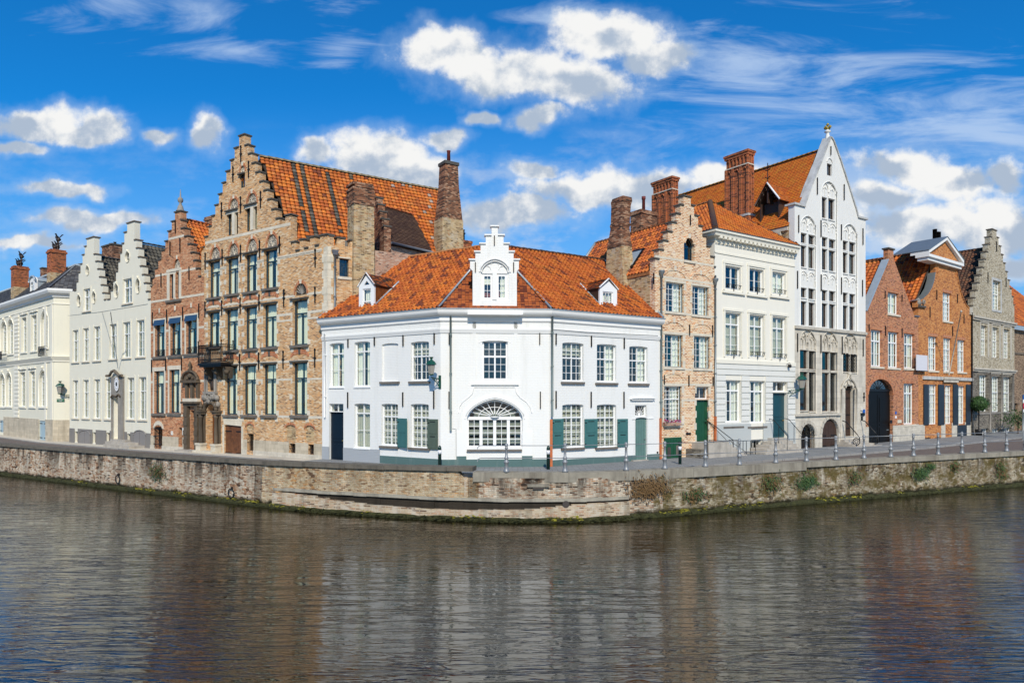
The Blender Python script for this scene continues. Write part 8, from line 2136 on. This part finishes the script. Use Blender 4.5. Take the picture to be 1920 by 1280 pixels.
def grey_house():
    H = empty('grey_stone_step_gable_house', (YA[0], YA[1], 1.75), 0, 'weathered grey stone house with stepped gable and tall white lattice windows', 'house')
    f = F(H, YA, ZA, 1.75); L = f.L
    up = dict(mat='white_paint', fw=.07, rec=.2, bar=.035, tr=.45, cols=4, rt=4, rb=4, curtain='full', cmat='fabric_white', mull=False)
    window(f, 'o', 1391, 682, 1445, 962, **dict(up, cols=3))
    a, b, c, d = f.rect('o', 1382, 650, 1478, 975); f.put(MB().prism([(a-.02, c-.1), (b, c-.1), (b, d), (a-.02, d)], -.05, .0, [f.holes[-1]]), 'window_surround', 'white_cap')
    R = []
    for x0, y0, x1, y1 in ((1018, 46, 1050, 284), (1109, 62, 1143, 297), (1198, 77, 1232, 305), (1005, 440, 1055, 730), (1104, 450, 1153, 733), (1197, 456, 1242, 733)):
        o, r = window(f, 'p', x0, y0, x1, y1, **up); R.append(r)
        mt = 'gothic_trim'
        f.put(MB().box(r[0]-.25, r[0]-.02, -.05, .0, r[2]-.1, r[3]+.2), 'window_post', mt if y0 < 400 else 'grey_house_stone'); f.put(MB().box(r[1]+.02, r[1]+.3, -.05, .0, r[2]-.1, r[3]+.2), 'window_post', mt if y0 < 400 else 'grey_house_stone')
        f.put(MB().box(r[0]-.25, r[1]+.3, -.06, .0, r[3]+.21, r[3]+.36), 'lintel', mt)
    for x0, y0, x1, y1 in ((1015, 868, 1060, 922), (1111, 868, 1152, 914), (1205, 862, 1245, 906)): window(f, 'p', x0, y0, x1, y1, 'sign_white', tr=0, cols=3, rb=1, mull=False, rec=.2, name='cellar_window', glass='glass', curtain='full', cmat='sign_white', fw=.05)
    left = [(1366, 226), (1346, 300), (1326, 375), (1305, 450), (1283, 530), (1262, 608), (1241, 685), (1219, 760), (1198, 835), (1178, 912)]
    right = [(1452, 240), (1475, 325), (1497, 410), (1520, 495), (1541, 580), (1563, 665), (1583, 748), (1600, 828), (1616, 912)]
    pts, caps = stepgable(f, 'o', (1385, 1432, 150), left, right)
    zsx = f.uz('o', 1400, 1068)[1]
    up_ = [(0.01, zsx+.001), (L-.01, zsx+.001), (L-.01, pts[2][1])]+[(min(max(p[0], .01), L-.01), p[1]) for p in pts[2:]]+[(.01, pts[-1][1])]
    hs = f.holes; f.holes = [h for h in hs if min(p[1] for p in h) > zsx]; f.wall(up_, 'grey_gable_stone', 'gable_wall', .4)
    zm = f.uz('p', 1130, 395)[1]
    f.holes = [h for h in hs if min(p[1] for p in h) < zm]; f.wall([(0, -.3), (L, -.3), (L, zm), (0, zm)], 'grey_house_stone', 'lower_wall', .4); f.holes = [h for h in hs if zm < min(p[1] for p in h) < zsx]; f.wall([(0, zm+.001), (L, zm+.001), (L, zsx), (0, zsx)], 'grey_gable_stone', 'middle_wall', .4); f.holes = hs
    capstones(f, [(max(a, .0), min(b, L), z) for a, b, z in caps], 'brown_cap')
    f.put(MB().box(-.03, L+.06, -.22, .0, zsx-.08, zsx+.08).box(-.01, L+.03, -.12, .0, zsx-.25, zsx-.081), 'string_course', 'gothic_trim'); f.put(MB().box(-.03, L+.06, -.22, .0, zm-.1, zm+.05).box(-.01, L+.03, -.12, .0, zm-.25, zm-.101), 'string_course', 'gothic_trim')
    for u in [r[1]+.5 for r in R[:3]]: f.put(MB().tube([(u, -.05, .4), (u, -.05, zm-.3)], .08, 6), 'slender_shaft', 'grey_carved_stone')
    z_ = f.uz('p', 1130, 745)[1]; f.put(MB().box(0, L, -.07, .0, z_-.05, z_+.08), 'sill_course', 'grey_carved_stone')
    for t_, x, y0, y1 in (('o', 1428, 280, 380), ('o', 1342, 592, 700), ('o', 1523, 640, 738)): f.anchor(t_, x, y0, y1, False)
    uc = (caps[0][0]+caps[0][1])/2; D = 10; rz = 18.3-1.75; el = min(p[1] for p in pts[3:])-.3
    gable_roof(H, f, uc, rz, el, el, D, PAL_BROWN+[(.16, .07, .035), (.13, .055, .03)], .28, .30, 'brown_ridge', .42); shell(f, D, el, el, 'grey_gable_stone', (uc, rz-.1)); room(f, ztop=9)
    f.pipe('p', 950, -60, 935, .06, 'iron')
    a, b, c, d = f.rect('p', 1266, 632, 1278, 652); f.put(MB().box(a, b, -.03, -.002, c, d), 'wall_plate', 'sign_white')
    return H, f
YH, YF = grey_house()
def far_house():
    H = empty('old_brown_brick_house', (ZA[0], ZA[1], 1.75), 0, 'low old brown brick house with orange tiled roof at the right edge', 'house')
    f = F(H, (ZA[0]-.2, ZA[1]+.6), (62, 75.5), 1.75)
    window(f, 'p', 1283, 665, 1296, 728, 'navy_frame', tr=0, cols=2, rb=3, mull=False, rec=.2, glass='dark_glass')
    z = f.uz('y', 200, 335)[1]
    f.wall([(0, -.3), (f.L, -.3), (f.L, z), (0, z)], 'far_brick', 'front_wall', .4)
    zb = f.uz('y', 200, 520)[1]; f.put(MB().box(0, f.L, -.08, .0, zb-.1, zb+.08), 'string_course', 'brown_cap')
    f.put(MB().box(-.05, f.L, -.35, -.001, z-.05, z+.35), 'eave_board', 'bright_zinc')
    roof(H, f.xf, [(0, -.2, z+.35), (f.L, -.2, z+.35), (f.L, 6.5, z+7.2), (0, 6.5, z+7.2)], PAL_DEEP, 'pan', .32, .36, 'pantile')
    f.put(MB().box(0, f.L, 6.5, 6.7, -.3, z+7.1).prism([(0, 0)], 0, 0) if False else MB().box(0, f.L, 6.5, 6.7, -.3, z+7.1), 'back_wall', 'far_brick')
    f.put(MB().hexa([(0, .4, -.3), (.2, .4, -.3), (.2, 6.5, -.3), (0, 6.5, -.3)], [(0, .4, z+.7), (.2, .4, z+.7), (.2, 6.5, z+7), (0, 6.5, z+7)]), 'side_wall', 'far_brick')
    f.box('garden_wall', 'plinth_stone', .6, 4.2, -2.2, -1.8, -.2, 1.5)
    return f
ZF = far_house()

# ================================================================== QUAY WALL
def quay():
    Q = empty('quay_wall', (0, 27.5, 0), 0, 'long weathered brick quay wall of the canal with stone coping, patched and mossy', 'wall')
    off = Vector((0, -27.5, 0))
    # dense path with arc length
    path = []; s = 0.0; last = None
    X = -100.0
    while X < 110:
        p = Vector((X, qy(X)))
        if last is not None: s += (p-last).length
        path.append((p, s)); last = p; X += .22 if -40 < X < 35 else .8
    def nrm(i):
        a = path[max(0, i-1)][0]; b = path[min(len(path)-1, i+1)][0]; t = (b-a).normalized(); return Vector((t.y, -t.x))
    def ztop(X): return 1.86 if X < -20 else (1.86+(X+20)*.008 if X < -2.2 else (1.74 if X < 6 else 1.72))
    def gap(X):
        t = (X+10.9)/15.8; return .72-.30*max(0, sin(pi*min(1, max(0, (t-.12)/.75))))**.7
    zr = [-.4, .0, .15, .3, .42, .5, .58, .66, .72, .77, .83, .95, 1.2, 1.5, 1.8, 2.0, 2.2]
    secs = [(-101, -11.75, 'quay_brick'), (-11.75, -1.5, 'quay_brick_warm'), (-1.5, 6.2, 'quay_brick'), (6.2, 111, 'quay_rubble')]
    for xa, xb, mt in secs:
        mb = MB(); idx = [i for i, (p, s_) in enumerate(path) if xa-.3 <= p.x <= xb+.3]; rows = []
        for i in idx:
            p, s_ = path[i]; n = nrm(i); r = []; zt = ztop(p.x)
            for z in zr:
                zz = min(z, zt); q = noise.noise(Vector((s_*1.3, z*1.6, 3)))*.05+noise.noise(Vector((s_*5, z*7, 9)))*.022
                if mt == 'quay_rubble': q *= 1.7
                bat = (1.2-z)*.03
                if -10.4 < p.x < 4.9 and gap(p.x)-.02 <= z <= .80: bat -= .40
                o = n*(q+bat)
                r.append(len(mb.v)); mb.v.append((p.x+o.x, p.y+o.y-27.5, zz)); mb.uv.append((s_, zz))
            r.append(len(mb.v)); mb.v.append((p.x-n.x*.45, p.y-n.y*.45-27.5, zt)); mb.uv.append((s_, zt)); r.append(len(mb.v)); mb.v.append((p.x-n.x*.45, p.y-n.y*.45-27.5, -.4)); mb.uv.append((s_, -.4)); rows.append(r)
        for A, B in zip(rows, rows[1:]):
            for a, b, c, d in zip(A, B, B[1:], A[1:]): mb.f.append((a, b, c, d)); mb.sm.add(len(mb.f)-1)
        mb.build('brick_facing', mt, Q)
    # pieces along the wall
    def pos(s_):
        for (p, a), (q, b) in zip(path, path[1:]):
            if b >= s_: t = (s_-a)/(b-a); v = (q-p).normalized(); return p.lerp(q, t), Vector((v.y, -v.x))
    def s_at(X): return min(path, key=lambda e: abs(e[0].x-X))[1]
    def block(name, mt, s0, s1, o0, o1, z0, z1, parent=Q, label=None):
        a, na = pos(s0); b, nb = pos(s1); 
        B = [a+na*o1, b+nb*o1, b+nb*o0, a+na*o0]
        return MB().hexa([(v.x, v.y-27.5, z0) for v in B], [(v.x, v.y-27.5, z1) for v in B]).build(name, mt, parent, None, label)
    s_ = s_at(-60); se = s_at(-1.5); 
    while s_ < se-.2:
        w = min(random.uniform(1.2, 2.3), se-s_); zt = ztop(pos(s_)[0].x); j = random.uniform(-.012, .012)
        hh = .15 if pos(s_)[0].x < -11.8 else .17
        block('coping_stone', 'coping_stone', s_+.008, s_+w-.008, -.62, .10+j, zt+.001, zt+hh+j); s_ += w
    s_ = s_at(-1.5); se = s_at(13.8)
    while s_ < se-.1:
        w = min(random.choice((2.6, 3.2, 3.9)), se-s_); block('concrete_coping', 'concrete', s_+.006, s_+w-.006, -.5, .07, 1.58, 1.97); s_ += w
    se = s_at(100)
    while s_ < se-.1:
        w = min(random.choice((3.0, 4.0)), se-s_); block('concrete_coping', 'concrete', s_+.006, s_+w-.006, -.5, .09, 1.72, 1.97); s_ += w
    # projecting footing; near-black slot fill above paints in shade and blackened brick
    X0, X1 = -10.9, 4.9; a, b = s_at(X0), s_at(X1); n = 26
    for k in range(n):
        t0, t1 = k/n, (k+1)/n; s0, s1 = a+(b-a)*t0, a+(b-a)*t1; o = .10+.10*sin(pi*(t0+t1)/2)
        block('footing_course', 'quay_footing', s0, s1, -.40, .06+o*.6, -.3, gap(X0+(X1-X0)*(t0+t1)/2)+random.uniform(-.015, .015))
        if .04 < t0 < .97: block('shaded_slot_fill', 'shaded_slot_brick', s0, s1, -.39, -.03+random.uniform(-.02, .02), gap(X0+(X1-X0)*(t0+t1)/2)-.05, .80)
        if t0 < .97: block('ledge_course', 'concrete_light', s0, s1, -.02, .06+.03*sin(pi*t0), .80+random.uniform(-.01, .01), .93+random.uniform(-.02, .02))
    a2, b2 = s_at(-7.2), s_at(1.8); n = 20
    # drain slot, round outlet, mooring rings
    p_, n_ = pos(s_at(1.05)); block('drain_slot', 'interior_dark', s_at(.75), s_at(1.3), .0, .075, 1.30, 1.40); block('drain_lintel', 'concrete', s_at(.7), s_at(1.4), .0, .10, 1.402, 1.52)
    p_, n_ = pos(s_at(2.25)); MB().lathe([(.14, 0), (.14, .02)], (0, 0, 0), 12).build('drain_outlet', 'interior_dark', Q, Matrix.Translation((p_.x+n_.x*.16, p_.y+n_.y*.16-27.5, .72)) @ n_.to_3d().to_track_quat('Z', 'Y').to_matrix().to_4x4())
    for px, py in ((225.5, 898), (438, 924)):
        X = min(range(-400, 0), key=lambda k: abs((k/10)/qy(k/10)-(px-960)/1280))/10; Y = qy(X); z = 5+(745-py)/1280*Y; p_, n_ = pos(s_at(X)); t_ = Vector((-n_.y, n_.x))
        MB().tube([(p_.x+n_.x*.10+t_.x*.2*cos(k*pi/6), p_.y+n_.y*.10+t_.y*.2*cos(k*pi/6)-27.5, z+.22*sin(k*pi/6)) for k in range(12)], .028, 5, True).box(p_.x-.04, p_.x+.04, p_.y-27.5-.15, p_.y-27.5, z+.18, z+.30).build('mooring_ring', 'iron', Q)
    # moss along the water line: a continuous ragged band and loose tufts on it
    mb = MB(); rows = []
    for i, (p, s_) in enumerate(path):
        if not -60 < p.x < 50: continue
        n = nrm(i); base = .26 if -10.9 < p.x < 4.9 else .12; r = []
        for z, dz in ((-.3, 0), (.0, .0), (.08, .01), (.17+.07*noise.noise(Vector((s_*1.1, 5, 0)))+.04*noise.noise(Vector((s_*5, 1, 0))), -.05)):
            q = base+dz+.05*noise.noise(Vector((s_*3, z*9, 2))); r.append(len(mb.v)); mb.v.append((p.x+n.x*q, p.y+n.y*q-27.5, z))
        r.append(len(mb.v)); mb.v.append((p.x+n.x*.0, p.y+n.y*.0-27.5, mb.v[-1][2]+.03)); rows.append(r)
    for A, B in zip(rows, rows[1:]):
        for a_, b_, c_, d_ in zip(A, B, B[1:], A[1:]): mb.f.append((a_, b_, c_, d_))
    mb.build('moss_band', 'moss_dark', Q)
    for mt, lo, hi, cnt in (('moss_dark', -.05, .16, 5200), ('moss_yellow', .10, .26, 1500)):
        mb = MB(); sa, sb = s_at(-42), s_at(36)
        for k in range(cnt):
            ss = random.uniform(sa, sb); p, n = pos(ss) if k % 8 == 0 or k == 0 else (p0 + t0*(random.uniform(-.5, .5)), n0)
            if k % 8 == 0: p0, n0 = p, n; t0 = Vector((-n.y, n.x))
            if mt == 'moss_yellow' and noise.noise(Vector((p.x*.35, 4, 0))) < .02: continue
            z = random.uniform(lo, hi)+.05*noise.noise(Vector((p.x, 0, 0))); o = random.uniform(.03, .12) if not (-10.9 < p.x < 4.9) else random.uniform(.22, .34)
            c = Vector((p.x+n.x*o, p.y+n.y*o-27.5, z)); r = random.uniform(.04, .11); v = [Vector((random.uniform(-1.6, 1.6), random.uniform(-.6, .6), random.uniform(-.6, .6)))*r for _ in range(4)]
            mb.quad(*(c+q for q in v[:3])); mb.quad(c+v[1], c+v[3], c+v[2])
        mb.build('moss', mt, Q, None, None, 'stuff')
    return Q, pos, s_at
stone('shaded_slot_brick', (.035, .028, .02), .5, .22, .07, (.008, .007, .005)); brick('quay_footing', [(.12, .07, .045), (.34, .22, .13), (.44, .34, .22), (.52, .44, .32), (.38, .19, .10)], (.44, .38, .29), .22, .075, .6, (.52, .47, .38), .4, .014, (.10, .085, .06)); stone('concrete_light', (.40, .37, .30), .55, blocks=False, stcol=(.12, .10, .08))  # slot fill is near-black: recess shade painted together with blackened brick
QW, qpos, qs = quay()
def qpx(px):
    """world X where the line of sight at photograph column px meets the quay edge"""
    lo, hi = -60.0, 60.0; g = lambda X: X/qy(X)-(px-960)/1280
    for _ in range(40):
        m = (lo+hi)/2
        if g(m) > 0: hi = m
        else: lo = m
    return (lo+hi)/2
def weed(px, py, rx, rz, cnt, mats, label, seed, out=.22):
    X = qpx(px); Y = qy(X); z = 5+(745-py)/1280*Y; p, n = qpos(qs(X)); t = Vector((-n.y, n.x)); rnd = random.Random(seed)
    root = empty('wall_plant', (p.x, p.y, z), 0, label, 'plant')
    for mi, mt in enumerate(mats):
        mb = MB()
        for k in range(cnt//len(mats)):
            a = rnd.gauss(0, .42); b = rnd.gauss(0, .42); d = rnd.uniform(.05, out)*(1-min(1, hypot(a, b))*.5)
            c = Vector((t.x*a*rx+n.x*d, t.y*a*rx+n.y*d, b*rz)); L = rnd.uniform(.05, .12); an = rnd.uniform(-2.6, -.5); dx = Vector((t.x*cos(an)+n.x*.5, t.y*cos(an)+n.y*.5, sin(an)))*L; w = Vector((t.x*sin(an), t.y*sin(an), -cos(an)))*L*.22
            mb.quad(c-w, c+w, c+dx+w*.3, c+dx-w*.3)
        mb.build('leaves' if mi == 0 else 'dry_fronds', mt, root, None, None, 'stuff')
for q in ((299, 884, .9, .55, 420, ('leaf_green', 'fern_brown'), 'green and brown ivy tuft high on the quay wall, left of centre', 1), (1216, 913, 1.1, .55, 900, ('fern_brown', 'fern_brown'), 'large brown withered fern patch hanging below the concrete coping', 2), (1305, 925, .8, .3, 240, ('fern_brown', 'leaf_green'), 'small brown weeds right beside the large withered fern patch', 3),
          (1445, 905, .7, .45, 420, ('fern_brown', 'fern_green'), 'brown fern clump left of the green clumps on the right wall', 4), (1508, 902, .8, .4, 420, ('fern_green', 'leaf_green'), 'wide green weed clump just below the end of the thick coping', 5), (1602, 893, .5, .4, 240, ('fern_brown', 'fern_green'), 'sparse brown weed between two green clumps on the right wall', 6),
          (1727, 886, .7, .42, 520, ('leaf_green', 'fern_green'), 'dense dark green fern below the right-hand railing', 7), (1745, 872, .4, .2, 120, ('leaf_green', 'fern_green'), 'tiny bright green tuft just under the right coping', 8), (1790, 872, .45, .4, 200, ('fern_brown', 'fern_green'), 'brown tuft under the coping right of the dense green fern', 9), (1872, 880, .6, .7, 420, ('fern_brown', 'fern_green'), 'tall trailing brown weed near the right end of the wall', 10)): weed(*q)

# ================================================================== RAILING
def railing():
    px = [944.7, 1062.4, 1173.9, 1247.3, 1324, 1392.6, 1456.5, 1515, 1571, 1624, 1673.4, 1721.6, 1767, 1810.6, 1851.8, 1891.4, 1930, 1968]
    P = []
    for q_ in px:
        X = qpx(q_); p, n = qpos(qs(X)); P.append(p-n*.18)
    R = empty('quay_railing', (P[0].x, P[0].y, 1.97), 0, 'silver cast-iron railing with two thin rails along the quay edge', 'railing')
    post = MB().lathe([(.125, 0), (.125, .06), (.10, .10), (.085, .14), (.075, .34), (.10, .37), (.115, .41), (.10, .45), (.075, .48), (.065, .52), (.085, .55), (.085, .60), (.055, .63), (.048, .95), (.07, .97), (.07, 1.0), (.05, 1.02), (.075, 1.07), (.075, 1.12), (.05, 1.16), (.02, 1.18)], (0, 0, 0), 12).mesh('post', 'silver_paint')
    for p in P: o = link('post', post, R); o.location = (p.x-P[0].x, p.y-P[0].y, 0)
    for z in (1.08, .57):
        for a, b in zip(P, P[1:]):
            MB().tube([(a.x-P[0].x, a.y-P[0].y, z), (b.x-P[0].x, b.y-P[0].y, z)], .017, 6).build('rail', 'silver_paint', R)
        e = P[0]; MB().tube([(0, 0, z), (-1.05, .02, z), (-1.16, .02, z-.05), (-1.18, .02, z-.14)], .022, 6).build('rail_end', 'silver_paint', R)
railing()
# ================================================================== LAMPS, BOLLARDS, SIGNS, SMALL THINGS
wall_lamp(WFL, 'e', 903, 455, 'green lantern on the left face of the white corner house, beside an upper window', .95, out=.62)
wall_lamp(CF, 'n', 238, 668, 'green lantern between the cream house and the grey stone Gothic front', 1.15, side=-.55, out=.55)
wall_lamp(MS, 'a', 300, 825, 'green lantern above the small street sign at the left of the row', 1.2, side=.9, out=.35)
def bollard(x, y, label, h=1.05):
    o = MB().lathe([(.075, -.1), (.075, h*.62), (.085, h*.63)], (0, 0, 0), 10)
    r = empty('bollard', (x, y, zs(x)+.09), 0, label, 'bollard', 'dark green bollards with a white band')
    o.build('bollard_post', 'bollard_green', r); MB().lathe([(.077, h*.64), (.077, h*.80)], (0, 0, 0), 10).build('white_band', 'sign_white', r); MB().lathe([(.078, h*.801), (.078, h*.88), (.06, h*.95), (.015, h)], (0, 0, 0), 10).build('bollard_cap', 'bollard_green', r)
for px, py, l in ((824.5, 873, 'dark green bollard left of the arched gate window'), (1028, 882, 'dark green bollard at the foot of the terracotta pipe guard'), (1275, 872, 'dark green bollard before the green cellar hatch')):
    Y = 30.2 if px < 900 else 3.22*1280/(py-745); bollard((px-960)/1280*Y, Y, l)
def strsign():
    u0, u1, z0, z1 = MS.rect('a', 284, 873, 322, 888, -.03)
    r = empty('street_name_sign', MS.M @ Vector((u0, -.03, z0)), atan2(MS.ex.y, MS.ex.x), 'small green street name sign with pale letters under the left lantern', 'sign')
    MB().box(0, u1-u0, -.02, .0, 0, z1-z0).build('sign_plate', 'sign_green', r)
    # two lines of letters too small to read in the photograph
    for row, (a, b, k) in enumerate(((.06, .88, 9), (.32, .70, 5))):
        for i in range(k):
            w = (u1-u0)*(b-a)/k; x = (u1-u0)*a+w*i; z = (z1-z0)*(.56 if row == 0 else .14); h = (z1-z0)*.28
            m = MB().box(x+w*.1, x+w*.28, -.026, -.0205, z, z+h)
            if i % 3 != 1: m.box(x+w*.281, x+w*.8, -.026, -.0205, z+h*(.4 if i % 2 else .75), z+h*(.65 if i % 2 else 1))
            if i % 2: m.box(x+w*.6, x+w*.8, -.026, -.0205, z, z+h*.39)
            m.build('letter', 'sign_white', r)
strsign()
def boards():
    a, b, c, d = NF.rect('p', 503, 280, 592, 403, -.25)
    r = empty('blank_white_banner', NF.M @ Vector((a, -.25, c)), atan2(NF.ex.y, NF.ex.x), 'blank white square board hung between the brown and the orange brick houses', 'board')
    MB().box(0, b-a, -.02, .02, 0, d-c).build('board', 'banner', r); MB().box(-.02, b-a+.02, -.03, .03, -.05, -.001).build('board_rail', 'iron', r); MB().box(.1, .14, .021, .25, .2, .25).box(b-a-.14, b-a-.1, .021, .25, .2, .25).build('board_bracket', 'iron', r)
    # clipped round plant on a dark pot by the grey house
    p = at('p', 1004, 668, 57.0); r = empty('clipped_bush', (p.x, p.y, 1.84), 0, 'round clipped dark green bush on a slim stem before the grey house', 'bush')
    hb = p.z-1.84; MB().tube([(0, 0, .3), (0, 0, hb)], .05, 6).lathe([(.22, 0), (.3, .5), (.26, .52)], (0, 0, 0), 10).build('stem_and_pot', 'iron', r)
    mb = MB()
    for k in range(1400):
        v = Vector((random.gauss(0, 1), random.gauss(0, 1), random.gauss(0, 1))).normalized()*random.uniform(.8, 1.0); c = Vector((v.x*.80, v.y*.80, hb+v.z*.66)); s_ = .07; w = [Vector((random.uniform(-s_, s_), random.uniform(-s_, s_), random.uniform(-s_, s_))) for _ in range(3)]
        mb.quad(*(c+q for q in w))
    polar_lump(mb, (0, 0, hb), .66, 10, 8, (1, 1, .85), 1); mb.build('foliage', 'leaf_green', r, None, None, 'stuff')
    # traffic signs at the right edge
    p = at('p', 1357, 800, 52.0); r = empty('traffic_sign_pole', (p.x, p.y, 1.84), radians(28), 'pole with blue, white and red traffic signs at the right edge', 'sign')
    zz = lambda y: at('p', 1357, y, 52.0).z-1.84
    MB().tube([(0, 0, -.1), (0, 0, zz(595))], .05, 8).build('pole', 'zinc', r); MB().box(-.14, .62, -.08, -.05, zz(632), zz(598)).build('blue_plate', 'sign_blue', r); MB().box(-.14, .62, -.08, -.05, zz(662), zz(634)).build('white_plate', 'sign_white', r)
    o = MB().lathe([(.36, 0), (.36, .03)], (0, 0, 0), 20); M = Matrix.Translation((.22, -.05, zz(685))) @ Matrix.Rotation(pi/2, 4, 'X'); o.build('red_ring', 'sign_red', r, M); MB().lathe([(.25, .031), (.25, .036)], (0, 0, 0), 20).build('blue_disc', 'sign_blue', r, M); MB().box(-.1, .5, -.08, -.05, zz(735), zz(712)).build('white_plate', 'sign_white', r)
    p = at('p', 1318, 785, 60.0); r = empty('garden_bush', (p.x, p.y, 1.84), 0, 'green bush over the low garden wall at the right edge', 'bush')
    MB().tube([(0, 0, -.1), (0, 0, 1.0)], .06, 6).build('stem', 'dark_wood', r); mb = MB()
    for k in range(900):
        c = Vector((random.gauss(0, .75), random.gauss(0, .4), p.z-1.84+random.gauss(0, .42))); w = [Vector((random.uniform(-.1, .1), random.uniform(-.1, .1), random.uniform(-.1, .1))) for _ in range(3)]; mb.quad(*(c+q for q in w))
    mb.build('foliage', 'leaf_green', r, None, None, 'stuff')
    p = at('p', 1340, 870, 58.0); 
boards()
def camera_box():
    u, z = CF.uz('k', 982, 550, -.2)
    r = empty('wall_fixture', CF.M @ Vector((u, -.2, z)), atan2(CF.ex.y, CF.ex.x), 'small dark cable fixture above the teal door of the cream house', 'fixture')
    MB().lathe([(.05, -.1), (.10, -.06), (.10, .06), (.04, .10)], (0, 0, 0), 8).tube([(0, 0, .05), (.0, .2, .15)], .015, 4).build('fixture_body', 'iron', r); MB().tube([(-.25, .05, .1), (0, 0, .2), (.25, .1, .05)], .014, 4).build('fixture_wire', 'iron', r)
camera_box()
